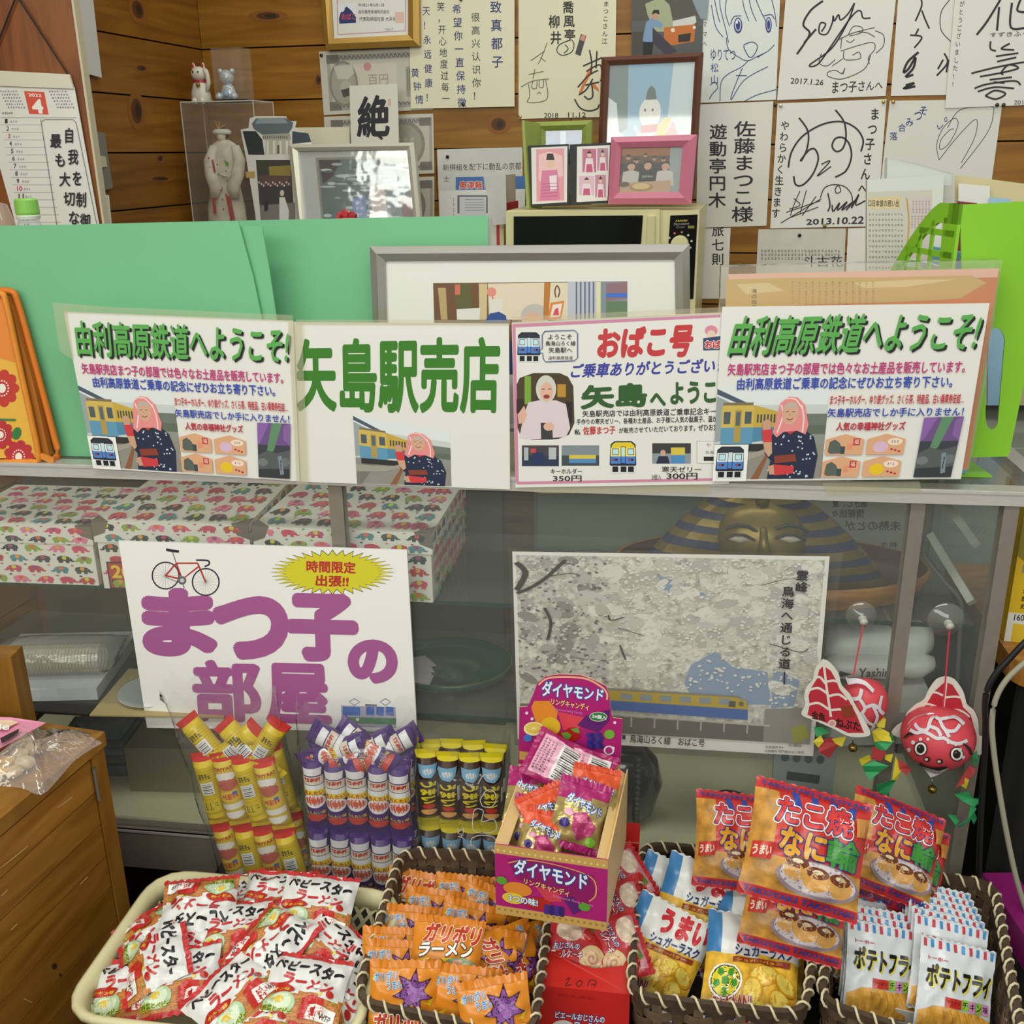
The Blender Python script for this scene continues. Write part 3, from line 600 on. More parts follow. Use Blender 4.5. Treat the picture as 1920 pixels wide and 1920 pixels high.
# old banknote prints
def note(label, quad, portrait, low=None, flip=False):
    o = sheet('banknote_print', quad, WB, .003, .0008, M('#cdc8bb', .7, var=.03, scale=10), label, 'banknote print')
    p = Print(on(WB, .003)); n = p.sub(quad)
    n.rect(.06, .06, .985, .94, '#a9a399').rect(.09, .16, .96, .86, '#c4beb1').rect(.3, .22, .68, .82, '#cfc8b8')
    for x in (.06, .87): n.rect(x, .06, x + .11, .2, '#7b766e').rect(x, .8, x + .11, .94, '#7b766e')
    for i in range(24): n.line([(.08 + i * .037, .08), (.1 + i * .037, .14), (.115 + i * .037, .08)], .008, '#6f6a62', up=0).line([(.08 + i * .037, .9), (.1 + i * .037, .85), (.115 + i * .037, .9)], .008, '#6f6a62', up=0)
    n.up()
    if portrait:
        n.ell(.2, .52, .13, .36, '#8d877d', 22).ell(.2, .52, .11, .32, '#a7a196', 22).poly([(.12, .24), (.28, .22), (.3, .36), (.24, .46), (.15, .44)], '#c9c3b6').ell(.22, .6, .055, .13, '#b9b2a4', 14).poly([(.17, .62), (.27, .58), (.28, .7), (.19, .74)], '#55504a')
        n.ell(.42, .27, .035, .07, '#c68f8c', 14).rect(.76, .3, .93, .78, '#a19b90')
        for i in range(8): n.line([(.775 + i * .02, .34), (.775 + i * .02, .68)], .008, '#77726a')
    else:
        n.ell(.72, .5, .2, .4, '#8d877d', 24).ell(.72, .5, .17, .34, '#a29c91', 24)
        for i in range(10): n.ell(.62 + (i % 4) * .06, .42 + (i // 4) * .12, .02, .04, '#b8b2a6', 8)
    n.text('百円', (.42, .4, .18, .16), '#9f998d', 0); p.build('printed_engraving', o); return o
note('grey old banknote print with an upside-down portrait below the certificate', [(599, 97), (811, 88), (813, 205), (608, 216)], True)
note('grey banknote print under the portrait note beside the calligraphy card', [(608, 219), (813, 213), (815, 325), (614, 332)], False)
note('lowest grey banknote print partly behind the white picture frame', [(612, 337), (815, 331), (815, 440), (616, 445)], False)
# big cream letter
b = board('tall cream card with six columns of blue handwriting', [(768, -60), (966, -64), (966, 200), (772, 204)], .0075, SHIC, 'letter', 'letter_card')
for q_, k_ in ((('致真都子', 931, 2, 22, 24, INKB, .012), (1, 34)), (('很高兴认识你！', 893, 24, 17, 18, INKS, .006), (.4, 24.5)), (('希望你一直保持微', 858, 8, 17, 19, INKB, .008), (1.4, 25)), (('笑，开心地度过每一', 828, 4, 15, 18, INKS, .006), (1.2, 21.5)), (('天！永远健康！', 801, 12, 15, 18, INKB, .006), (.9, 27)), (('黄钟情', 780, 128, 16, 18, INKB, .006), (4, 25))):
    ink(b, .0075, lambda p: p.vtext(*q_, dx=k_[0], pitch=k_[1]), 'handwritten_column')
pin(866, 0, 'dark pin in the top of the cream letter card', off=.0095); pin(870, 196, 'dark pin at the bottom of the cream letter card', off=.0095, col='#4a4636'); pin(604, 104, 'dark pin in the corner of the portrait banknote print', col='#4a4636')
# 2018 card
b = board('cream card dated 2018 with a small square face doodle', [(973, -62), (1157, -62), (1153, 219), (973, 223)], .0045, SHIC)
def f(p):
    p.text('2018', (1021, 212, 26, 9), INK, .01).text('11.12', (1066, 211, 33, 9), INK, .01)
    p.vtext('まつこさん江', 1137, 2, 11, 11, INK, .006, dx=-.6, pitch=14)
    p.vtext('喬風亭', 1066, 2, 22, 24, INK, .015, dx=1.5, pitch=26); p.vtext('柳井', 1040, 28, 22, 26, INK, .015, dx=3, pitch=30)
    p.sig([[(1068, 76), (1050, 84), (1045, 96), (1055, 104), (1072, 98), (1077, 84), (1072, 74)], [(1060, 84), (1066, 92), (1058, 100)]], 1.6)
    p.poly([(1090, 64), (1100, 67), (1089, 105), (1079, 101)], '#4a4850').poly([(1092, 65), (1099, 67), (1096, 78), (1088, 75)], '#d98d80')
    p.poly([(1086, 174), (1100, 140), (1108, 124), (1112, 132), (1098, 158), (1090, 178)], '#d97a35').poly([(1108, 150), (1122, 165), (1124, 172), (1112, 164)], '#d97a35')
    p.sig([[(1106, 94), (1110, 118), (1108, 140)], [(1094, 124), (1130, 108)], [(1100, 134), (1126, 122), (1128, 150)], [(1084, 164), (1104, 142), (1122, 132)], [(1112, 148), (1100, 168), (1086, 178)], [(1098, 160), (1124, 154)], [(1110, 158), (1112, 180), (1104, 186), (1096, 180)], [(1120, 96), (1118, 128)], [(1130, 140), (1134, 160), (1126, 150)], [(1078, 186), (1088, 202), (1104, 208), (1120, 204), (1124, 196)]], 2.6)
    p.sig([[(1027, 80), (1016, 108), (1010, 120)], [(996, 114), (1022, 96)], [(1014, 108), (1024, 116)], [(992, 140), (1020, 134)], [(1004, 130), (1000, 148)], [(978, 163), (1000, 152), (1030, 148)], [(992, 158), (994, 180), (991, 192), (1026, 186), (1024, 150)], [(1000, 152), (998, 164), (1006, 166), (1008, 152)], [(1012, 151), (1012, 163), (1019, 163), (1020, 150)], [(1008, 176), (1012, 173), (1015, 176)]], 1.1, INKS)
ink(b, .0045, f); pin(976, 219, 'brass pin at the lower left of the 2018 card', col='#b9a95a')
# photo of person with orange train
o = sheet('photo_print', [(1186, -60), (1321, -62), (1317, 110), (1184, 108)], WB, .006, .0006, M('#3b3a3c', .3), 'colour photo of a visitor leaning on an orange train', 'photo')
p = Print(on(WB, .006)); p.poly([(1186, -10), (1320, -12), (1318, 30), (1186, 40)], '#55544c').poly([(1210, 8), (1240, -5), (1256, 10), (1262, 40), (1262, 60), (1230, 60), (1215, 30)], '#a8ae8c').poly([(1262, 40), (1304, 30), (1306, 42), (1300, 47), (1262, 52)], '#d5d5d0').poly([(1245, 52), (1304, 46), (1302, 78), (1258, 86), (1246, 80)], '#c9702c').poly([(1272, 66), (1296, 62), (1294, 78), (1272, 80)], '#2c2826').ell(1262, 57, 4, 4, '#e8e2d0', 10).ell(1302, 52, 3, 3, '#e8e2d0', 10)
p.poly([(1205, 78), (1212, 42), (1226, 32), (1236, 40), (1244, 46), (1240, 54), (1228, 50), (1224, 80)], '#7f9cc0').ell(1229, 30, 6, 8, '#c9977c', 12).poly([(1222, 28), (1226, 19), (1236, 19), (1237, 28), (1230, 25)], '#221e1c').poly([(1204, 79), (1226, 79), (1222, 108), (1206, 108)], '#1f2024').poly([(1186, 60), (1206, 60), (1206, 100), (1186, 105)], '#4c4640').poly([(1224, 52), (1270, 96), (1250, 105), (1224, 80)], '#3f3a48').poly([(1296, -5), (1330, -6), (1326, 38), (1314, 36), (1306, 20)], '#8d99a4'); p.build('printed_photograph', o)
# girl sketch card (hair, collar and lettering only)
b = board('card with a loose blue pen sketch beside the 2017 autograph', [(1318, -62), (1465, -62), (1455, 187), (1314, 193)], .0035, M('#dfe2de', .6))
def f(p):
    p.sig([[(1352, -20), (1350, 10), (1362, 60), (1366, 80)], [(1366, -20), (1360, 20), (1368, 50)], [(1334, 10), (1342, 50), (1356, 70)], [(1338, -10), (1345, 25), (1350, 42)], [(1392, -20), (1394, 10), (1404, 40)], [(1402, -20), (1408, 15), (1418, 40)], [(1410, -20), (1424, 16), (1436, 40)], [(1444, -10), (1452, 20), (1456, 50)], [(1362, 70), (1366, 92), (1386, 108), (1402, 114), (1420, 106), (1440, 96), (1452, 84)], [(1403, 114), (1390, 126), (1364, 140), (1352, 156), (1350, 190)], [(1420, 108), (1440, 96)], [(1392, 128), (1374, 172), (1372, 186), (1396, 150), (1440, 125)], [(1380, 142), (1400, 142)], [(1396, 190), (1420, 178), (1456, 168)]], 1.5, INKB)
    p.ell(1384, 48, 8, 15, INKB, 16).ell(1384, 47, 6, 12, '#c9cfe4', 14).ell(1384, 48, 4, 9, INKB, 12).ell(1382, 42, 2, 3, '#eef0f4', 8).ell(1441, 47, 6, 15, INKB, 16).ell(1441, 46, 4, 12, '#c9cfe4', 14).ell(1441, 47, 3, 9, INKB, 12)
    p.sig([[(1370, 46), (1376, 32), (1390, 30)], [(1432, 30), (1446, 28), (1452, 36)], [(1395, 84), (1410, 79), (1420, 86), (1416, 100), (1406, 108), (1396, 92), (1395, 84)]], 1.6, INKB)
    p.text('ゆりてつ', (1333, 92, 46, 22), INKB); p.vtext('松山', 1340, 118, 16, 18, INKB, pitch=22); p.vtext('ママヘ', 1322, 40, 8, 12, INKS, pitch=18)
    p.sig([[(1332, 160), (1340, 154), (1346, 164), (1336, 176), (1330, 186)]], 1.4, INKB)
ink(b, .0035, f)
# 2017 card
b = board('white autograph card dated 2017 with a big flowing signature', [(1478, -62), (1686, -62), (1660, 180), (1457, 188)], .004)
def f(p):
    p.sig([[(1543, 2), (1520, 20), (1506, 46), (1518, 62), (1508, 82), (1494, 102)], [(1508, 80), (1530, 55)]], 4)
    p.sig([[(1540, 60), (1548, 46), (1538, 44), (1536, 62), (1550, 64), (1560, 44), (1562, 30), (1564, 40), (1572, 28), (1576, 38), (1590, 26), (1602, 6)], [(1602, 6), (1590, 40), (1560, 90), (1518, 122), (1534, 120), (1560, 84), (1590, 40), (1606, 22), (1614, 22), (1618, 34), (1632, 34)]], 3)
    p.sig([[(1540, 100), (1536, 118), (1550, 124), (1566, 112)], [(1590, 66), (1600, 50), (1616, 52), (1614, 62), (1592, 68)], [(1570, 76), (1600, 62), (1640, 52)], [(1578, 70), (1576, 92)], [(1586, 76), (1594, 80), (1602, 74)], [(1608, 60), (1626, 62), (1640, 70)], [(1576, 96), (1632, 80), (1640, 92), (1628, 108), (1630, 120)], [(1582, 96), (1584, 112), (1612, 110), (1610, 98), (1598, 104)], [(1640, 58), (1656, 66), (1656, 86), (1642, 100)], [(1632, 104), (1620, 130), (1580, 148), (1554, 144), (1552, 136), (1566, 132), (1578, 138), (1584, 128), (1580, 140)], [(1560, 124), (1572, 116), (1580, 110)]], 1.6, INKS)
    p.text('2017.1.26', [(1483, 146), (1545, 150), (1543, 160), (1482, 157)], INK, .008); p.text('まつ子さんへ', [(1561, 153), (1656, 152), (1654, 168), (1560, 176)], INK, .01)
ink(b, .004, f)
# cards on the right
b = board('upper right autograph card with heavy brush signatures', [(1688, -62), (1830, -62), (1792, 178), (1670, 180)], .003)
def f(p):
    p.sig([[(1724, -8), (1728, 10), (1716, 40)], [(1728, 20), (1734, 36), (1742, 54)], [(1706, 66), (1728, 70), (1714, 90)], [(1722, 54), (1716, 66)]], 3.2); p.sig([[(1722, 98), (1702, 116), (1694, 136), (1704, 128), (1716, 108), (1712, 128), (1698, 144), (1712, 140)], [(1698, 160), (1714, 156), (1694, 166), (1716, 162)]], 4.5)
    p.sig([[(1780, 0), (1764, 24), (1764, 56), (1782, 78)]], 1.6); p.sig([[(1770, 100), (1776, 118), (1756, 142)], [(1768, 112), (1758, 130)], [(1778, 112), (1774, 136)]], 3.4)
ink(b, .003, f)
b = board('top right card with bold stacked signature and vertical thanks', [(1795, -62), (1960, -62), (1955, 196), (1771, 203)], .007)
def f(p):
    p.vtext('ありがとうございました!!', 1806, -28, 10, 12, INKS, .006, dx=-1.6, pitch=15)
    p.sig([[(1878, -6), (1850, 40), (1830, 66)], [(1872, 14), (1868, 58)], [(1896, 6), (1894, 52), (1925, 52)], [(1912, 0), (1906, 20), (1922, 24)]], 4)
    p.text('すずきふく', [(1855, 62), (1925, 58), (1925, 68), (1855, 70)], INKS, .005)
    p.sig([[(1856, 78), (1856, 92), (1866, 96)], [(1892, 82), (1876, 92), (1900, 94)], [(1866, 106), (1908, 100)], [(1868, 116), (1904, 108)], [(1820, 138), (1860, 128), (1900, 120), (1925, 116)], [(1836, 144), (1880, 136), (1908, 128), (1890, 122), (1876, 136), (1880, 140)], [(1854, 150), (1896, 145)], [(1862, 154), (1882, 156)], [(1826, 166), (1850, 158), (1900, 152), (1912, 160)], [(1832, 172), (1862, 164), (1900, 166)], [(1846, 180), (1864, 170), (1884, 176), (1866, 186), (1846, 180)]], 3.2)
    p.text('2017', (1900, 188, 26, 8), INKS)
ink(b, .007, f); pin(1868, 197, 'left of the two dark pins under the top right card', col='#4a4636', off=.01); pin(1880, 197, 'right of the two dark pins under the top right card', col='#4a4636', off=.01)
b = board('second row autograph card with bold vertical names left of the 2013 card', [(1310, 196), (1450, 190), (1437, 423), (1305, 427)], .004, M('#dedbd3', .6))
def f(p):
    p.vtext('佐藤まつこ様', 1397, 226, 42, 31, INK, .015, dx=-1, pitch=32); p.vtext('遊動亭円木', 1347, 232, 34, 30, INK, .015, dx=-.6, pitch=32)
ink(b, .004, f)
b = board('autograph card dated 2013 with a huge looping signature', [(1458, 194), (1662, 186), (1644, 424), (1444, 428)], .004)
def f(p):
    p.vtext('まつ子さんへ', 1640, 202, 19, 24, INK, .02, dx=-4.5, pitch=28); p.vtext('やわらかく生きます', 1472, 226, 17, 19, INK, .012, dx=-2.2, pitch=20.5)
    p.sig([[(1498, 221), (1512, 240), (1516, 258), (1512, 282), (1502, 302)], [(1566, 206), (1582, 228), (1586, 256), (1580, 278), (1568, 284), (1560, 274), (1566, 260), (1580, 258), (1592, 270), (1596, 294), (1586, 320), (1566, 332)], [(1478, 314), (1484, 285), (1504, 256), (1540, 234), (1576, 228), (1604, 240), (1618, 262), (1614, 284)], [(1500, 302), (1516, 282), (1528, 280), (1534, 298), (1524, 326), (1506, 346), (1492, 346), (1488, 330)]], 3.2)
    p.sig([[(1540, 308), (1556, 302), (1532, 330), (1558, 312)]], 2.2)
    p.sig([[(1500, 358), (1490, 380), (1482, 404)], [(1512, 356), (1500, 400)], [(1464, 418), (1500, 396), (1540, 372)], [(1474, 398), (1538, 376)], [(1480, 408), (1534, 388)], [(1488, 372), (1500, 384), (1480, 392)], [(1504, 404), (1530, 368)]], 1.6)
    p.sig([[(1538, 370), (1546, 352), (1564, 346), (1584, 350), (1596, 364), (1598, 378)], [(1572, 346), (1566, 354), (1568, 362), (1576, 358), (1572, 346)]], 1.8)
    p.sig([[(1552, 362), (1556, 384), (1552, 396)], [(1560, 384), (1562, 396), (1574, 380), (1570, 394), (1588, 378), (1578, 394), (1600, 378), (1596, 390), (1610, 364), (1604, 384), (1622, 376)], [(1586, 394), (1606, 372)]], 2.6)
    p.text('2013.10.22', [(1512, 411), (1620, 405), (1618, 419), (1512, 421)], INK, .02)
ink(b, .004, f)
b = board('right hand card with a faint looped signature above the lime file box', [(1668, 189), (1880, 186), (1858, 345), (1650, 350)], .0032, M('#dddcd4', .6))
def f(p):
    for i, (c, x, y) in enumerate((('落', 1668, 248), ('合', 1684, 232), ('み', 1698, 222), ('つ', 1714, 210), ('そ', 1724, 200))): p.text(c, (x, y, 14, 15), INKB, .01)
    p.sig([[(1760, 300), (1756, 270), (1768, 240), (1788, 222), (1796, 230), (1790, 250), (1776, 272), (1762, 280), (1764, 262), (1780, 244), (1788, 242)], [(1760, 300), (1790, 262), (1822, 228), (1832, 228), (1826, 260), (1802, 305)], [(1776, 240), (1800, 206), (1856, 200), (1862, 212), (1850, 250), (1800, 316)]], 1.2, INKS)
    p.ell(1773, 224, 3, 5, INKB, 8).ell(1773, 224, 1.8, 3.2, '#dddcd4', 8); p.sig([[(1757, 234), (1760, 242), (1768, 234)]], 1.5, INKB)
ink(b, .0032, f)
for (x, y, l, c) in ((1453, 197, 'dark pin between the two middle cards', '#4a4636'), (1464, 198, 'pale pin in the upper left of the 2013 card', '#d8d6c8'), (1656, 191, 'brass pin in the upper right of the 2013 card', '#b9a95a'), (1674, 191, 'brass pin in the upper left of the right hand card', '#b9a95a'), (1546, 423, 'brass pin under the 2013 date', '#8d7d3a')): pin(x, y, l, col=c, off=.008)
# lower papers
b = sheet('paper_slip', [(1314, 428), (1370, 427), (1364, 560), (1308, 560)], WB, .002, .0006, CARD, 'white slip with handwriting hanging beside the microwave', 'paper'); ink(b, .002, lambda p: p.vtext('旅七則', 1346, 420, 24, 24, INK, .012, pitch=27))
b = sheet('newspaper_clipping', [(1422, 430), (1586, 428), (1580, 560), (1415, 560)], WB, .0025, .0006, M('#cfccc3', .7, var=.04), 'pinned newspaper clipping below the 2013 card', 'clipping')
ink(b, .0025, lambda p: [p.scribble(1426, 468 + i * 7, 150, 5, 24, '#8a867e', .9, i) for i in range(3)] and p.text('斗古花', (1506, 480, 74, 20), INK), 'printed_text'); pin(1499, 441, 'black pin in the newspaper clipping', col='#1e1c1c')
sheet('paper_slip', [(1590, 428), (1650, 426), (1640, 560), (1584, 560)], WB, .0018, .0006, CARD, 'blank white sheet right of the newspaper clipping', 'paper')
b = sheet('printed_notice', [(820, 280), (980, 276), (980, 470), (826, 474)], WB, .002, .0006, M('#cfcfca', .65, var=.03), 'pale printed notice pinned left of the microwave', 'notice')
def f(p):
    p.text('新撰組を配下に動乱の京都', [(831, 308), (978, 304), (978, 318), (831, 320)], INK); p.text('士', (832, 330, 11, 10), INK); p.poly([(855, 332), (985, 330), (985, 356), (855, 356)], '#4a72b4'); p.text('奥津軽トレイン', (862, 340, 100, 14), '#d4553c', .03, out='#eef0f0', ow=.05)
    p.poly([(824, 358), (985, 354), (985, 410), (826, 412)], '#e2e2df').rect(858, 366, 915, 400, '#6d7078').rect(862, 369, 912, 404, '#d4d6d8'); p.vtext('1922', 851, 369, 7, 9, '#5a5c62', pitch=10); [p.line([(872, 374 + i * 5), (908, 374 + i * 5)], 1, '#7d8087') for i in range(5)]
ink(b, .002, f, 'printed_text'); pin(840, 294, 'black pin in the printed notice', col='#1e1c1c')
# papers and switch on the left wall
LWo = LW
o = sheet('hanging_note', [(128, -30), (162, -30), (182, 146), (152, 138)], LW, .012, .001, M('#d3d3cf', .6), 'long curled paper note hanging on the left wall', 'note')
o = sheet('light_switch', [(170, 247), (187, 249), (203, 352), (186, 357)], LW, .012, .011, M('#7d7a72', .45), 'grey wall light switch beside the calendar', 'switch')
sheet('rocker', [(176, 292), (187, 294), (190, 313), (179, 314)], LW, .015, .004, M('#c9c4a8', .4), parent=o)
# ================================================================== desk along the back wall and what stands on it
dzk = 1.0
DW = wood('#7a4a22', '#5a3212', 'desk_timber', 5, (1, 6, 1))
dk = thing('back_desk', 'brown wooden desk along the back wall behind the counter', 'desk', wallp(cx + .9, 0, .3))
m = MB(); m.box(wallp(cx + .02, dzk - .03, .005), wx * 2.3, wn * .48, ez * .03, DW); m.build('desk_top', dk)
for x_ in (cx + .05, cx + 2.22):
    for o_ in (.02, .42):
        m = MB(); m.box(wallp(x_, 0, o_), wx * .05, wn * .05, ez * (dzk - .03), DW); m.build('leg', dk)
# ---- doll in acrylic case
ACR = film('acrylic', '#eef0ea', .93, .03, 1.45, gl=1.0)
CP1 = WB.moved(.20)
def stand(P, tl, tr, zb_):                    # feet of a front face given its two upper pixels
    a, b = P.at(*tl), P.at(*tr); return V((a.x, a.y, zb_)), V((b.x, b.y, zb_)), a.z, b.z
a, b, za, _ = stand(CP1, (338, 192), (474, 190), dzk)
wv = b - a; dv = -wn * .11; h = za - dzk
dc = thing('doll_case', 'tall clear acrylic display case with a kimono doll inside', 'display case', (a + b) / 2 + dv / 2)
m = MB(); m.box(a + ez * .012, wv, dv, ez * (h - .012), ACR); m.build('acrylic_cover', dc)
m = MB(); m.box(a - wv * .02, wv * 1.04, dv * 1.04, ez * .012, M('#20140e', .35)); m.build('base', dc)
m = MB()
for q in (a, a + wv, a + dv, a + wv + dv): m.tube([q + ez * .012, q + ez * h], .0016, M('#b9b6a8', .2), 6)
m.tube([a + ez * h, a + wv + ez * h, a + wv + dv + ez * h, a + dv + ez * h, a + ez * h], .0018, M('#c9c6b8', .2), 6); m.build('edge_strip', dc)
DPl = WB.moved(.145)
def at2(P):
    k = (P.at(600, 300) - P.at(599, 300)).length; return k
k = at2(DPl); cxp = 424
doll = thing('kimono_doll', 'white kimono bride doll with hood standing in the clear case', 'doll', V((DPl.at(cxp, 400).x, DPl.at(cxp, 400).y, dzk + .012)))
def rg(P, x, y, rx, ry, kk=None):
    kk = kk or at2(P); return (P.at(x, y), wx * rx * kk, wn * ry * kk)
KIM = M('#d5cdb8', .6, var=.12, scale=60, name='embroidered_robe')
zbp = pix(V((DPl.at(cxp, 400).x, DPl.at(cxp, 400).y, dzk + .012)))[1]
m = MB(); m.loft([rg(DPl, 428, zbp, 38, 20), rg(DPl, 428, 425, 38, 20), rg(DPl, 425, 390, 36, 20), rg(DPl, 423, 350, 28, 17), rg(DPl, 422, 318, 26, 16), rg(DPl, 422, 290, 28, 15), rg(DPl, 420, 270, 22, 12), rg(DPl, 419, 262, 10, 7)], KIM, 20); m.build('robe', doll, smooth=True)
for sx in (-1, 1):
    m = MB(); m.loft([rg(DPl.moved(.012), 421 + sx*20, 272, 7, 7), rg(DPl.moved(.018), 421 + sx*28, 300, 11, 9), rg(DPl.moved(.028), 421 + sx*24, 330, 13, 9), rg(DPl.moved(.03), 421 + sx*16, 352, 13, 7), rg(DPl.moved(.03), 421 + sx*20, 372, 8, 3)], KIM, 12); m.build('sleeve', doll, smooth=True)
m = MB(); m.loft([rg(DPl.moved(.03), 414, 326, 3, 4), rg(DPl.moved(.034), 424, 330, 4, 4), rg(DPl.moved(.034), 436, 330, 4, 4), rg(DPl.moved(.03), 446, 326, 3, 4)], M('#e6dccb', .5), 8); m.build('hands', doll, smooth=True)
m = MB(); m.ball(DPl.at(417, 255, .006), 9.5 * k, M('#e3d5c2', .5), 14, 8, (.85, .85, 1.1)); m.build('head', doll, smooth=True)
m = MB(); m.ball(DPl.at(417, 250, -.006), 10 * k, M('#1d1a1a', .5), 14, 8); m.build('hair', doll, smooth=True)
m = MB(); m.loft([rg(DPl, 416, 252, 17, 13), rg(DPl, 416, 246, 17, 13), rg(DPl, 415, 242, 12, 9)], M('#dedad0', .6), 16); m.build('hood', doll, smooth=True)
m = MB(); [m.tube([DPl.at(410, 242), DPl.at(x, y)], .0015, M('#c4aa66', .4, .3), 5) for x, y in ((403, 226), (412, 228), (422, 234))]; m.build('hair_pin', doll)
p = Print(on(DPl, .034)); p.poly([(408, 352), (415, 360), (418, 400), (412, 398)], '#b1342c').poly([(434, 360), (445, 372), (452, 410), (444, 412)], '#b1342c').poly([(433, 300), (441, 305), (440, 312), (434, 308)], '#5fa04a').poly([(409, 300), (412, 298), (417, 320), (414, 330)], '#b8453c')
for i in range(16): p.ell(404 + (i * 37 % 44), 296 + (i * 53 % 100), 1.6, 2.2, ('#b8453c', '#6b7a58', '#8d8672')[i % 3], 6)
p.build('embroidery', doll)
# ---- lucky cat on the case
CPl = WB.moved(.15); kc = at2(CPl); ct = za
def zpt(P, x, y): return P.at(x, y)
base = CPl.at(378, 186); base.z = ct
cat_ = thing('lucky_cat_figurine', 'white beckoning cat figurine with red collar on the doll case', 'figurine', base)
WCer = M('#e0dacb', .3, name='white_glaze'); REDC = M('#b3283a', .4)
m = MB(); U = lambda dx, dy, off=0.: base + wx * dx * kc + ez * dy * kc + wn * off * kc
m.loft([(U(0, 0), wx*16*kc, wn*12*kc), (U(0, 4), wx*19*kc, wn*14*kc), (U(0, 18), wx*17*kc, wn*13*kc), (U(0, 30), wx*13*kc, wn*10*kc), (U(0, 37), wx*10*kc, wn*8*kc)], WCer, 16); m.build('body', cat_, smooth=True)
m = MB(); m.ball(U(0, 47), 14*kc, WCer, 16, 9, (1, .85, .9)); m.build('head', cat_, smooth=True)
for sx in (-1, 1):
    m = MB(); m.loft([(U(sx*8, 56), wx*5*kc, wn*3*kc), (U(sx*9, 62), wx*3*kc, wn*2*kc), (U(sx*9.5, 66), wx*.5*kc, wn*.5*kc)], WCer, 8); e_ = m.build('ear', cat_); m = MB(); m.ball(U(sx*9, 60, 2.4), 2.6*kc, REDC, 8, 5, (1, .4, 1.3)); m.build('inner_ear', e_)
    m = MB(); m.ball(U(sx*7, 3, 10), 6*kc, WCer, 10, 6); m.build('foot', cat_, smooth=True)
m = MB(); m.loft([(U(14, 18, 4), wx*4*kc, wn*4*kc), (U(19, 32, 4), wx*4*kc, wn*4*kc), (U(18, 46, 4), wx*4*kc, wn*4*kc), (U(15, 53, 4), wx*5*kc, wn*4*kc), (U(14, 56, 4), wx*2*kc, wn*2*kc)], WCer, 10); m.build('raised_paw', cat_, smooth=True)
m = MB(); m.loft([(U(0, 33), wx*12.5*kc, wn*10*kc), (U(0, 37), wx*11.5*kc, wn*9.5*kc)], REDC, 16); m.build('collar', cat_)
m = MB(); m.ball(U(3, 29, 13), 4*kc, M('#9a8238', .3, .6), 10, 6); m.build('bell', cat_, smooth=True)
m = MB(); [m.ball(U(x, y, 12.2), 1.5*kc, M('#3a2c26', .4), 8, 5) for x, y in ((-5, 50), (5, 50))]; m.build('eyes', cat_)
# ---- small clear box with crystal bear
bb = CPl.at(416, 185); bb.z = ct; k2 = kc
bx = thing('small_acrylic_box', 'small clear box with a sparkling bear on the doll case', 'display case', bb + wx * 14 * k2)
U = lambda dx, dy, off=0.: bb + wx * dx * k2 + ez * dy * k2 + wn * off * k2
m = MB(); m.box(U(-6, 0, 18), wx * 60 * k2, -wn * 40 * k2, ez * 4 * k2, M('#17181b', .3)); m.build('base', bx)
m = MB(); m.box(U(-4, 4, 16), wx * 56 * k2, -wn * 36 * k2, ez * 82 * k2, ACR); m.build('acrylic_cover', bx)
br = thing('crystal_bear_figurine', 'white and blue speckled bear inside the small clear box', 'figurine', U(14, 4))
SPK = M('#c6ccd2', .2, .2, var=.45, scale=500, name='crystal_speckle')
m = MB(); m.loft([(U(14, 4), wx*12*k2, wn*9*k2), (U(14, 12), wx*15*k2, wn*11*k2), (U(14, 24), wx*11*k2, wn*9*k2), (U(14, 30), wx*7*k2, wn*6*k2)], SPK, 14); m.build('body', br, smooth=True)
m = MB(); m.ball(U(13, 40), 13*k2, SPK, 14, 8); m.build('head', br, smooth=True)
for sx in (-1, 1): m = MB(); m.ball(U(13 + sx*11, 50), 5*k2, SPK, 8, 5); m.build('ear', br, smooth=True)
for sx in (-1, 1): m = MB(); m.ball(U(14 + sx*14, 9, 8), 7*k2, SPK, 10, 6); m.build('foot', br, smooth=True)
m = MB(); m.ball(U(14, 13, 9), 6*k2, M('#8fb6d8', .3, var=.3, scale=500), 10, 6); m.build('belly_patch', br, smooth=True)
# ---- cards leaning on the wall
def card(label, quad, P, mat, cat='card', name='card', th=.002, zmin=None): return sheet(name, quad, P, 0, th, mat, label, cat, zmin=zmin)
BPl = Pl(WB.moved(.09).o + V((0, 0, dzk)), lean(WB.n, 5))
o = card('cream mounting board behind the temple postcard', [(470, 240), (655, 238), (660, 440), (480, 440)], BPl, CREAM, 'board', 'mounting_board', zmin=dzk + .001)
o = card('small calligraphy card with one bold black character', [(655, 161), (745, 157), (752, 440), (664, 440)], BPl.moved(.012), M('#d8d5c8', .6), 'calligraphy card', 'calligraphy_card', .003, dzk + .001)
p = Print(on(BPl, .0122)); p.text('絶', [(676, 184), (732, 180), (732, 254), (674, 256)], INK, .03); p.line([(692, 258), (700, 240), (708, 250), (720, 262)], 5, INK); p.rect(731, 187, 736, 199, '#d3a898'); p.build('calligraphy', o)
TPl = Pl(WB.moved(.245).o + V((0, 0, dzk)), lean(WB.n, 5))
o = card('temple postcard with a cut-out gate roof, left of the white frame', [(451, 243), (466, 240), (468, 222), (478, 218), (536, 218), (540, 227), (556, 227), (553, 240), (577, 252), (584, 262), (590, 470), (490, 470), (462, 300)], TPl, M('#d9d7d0', .4), 'postcard', 'postcard', .0012, dzk + .001)
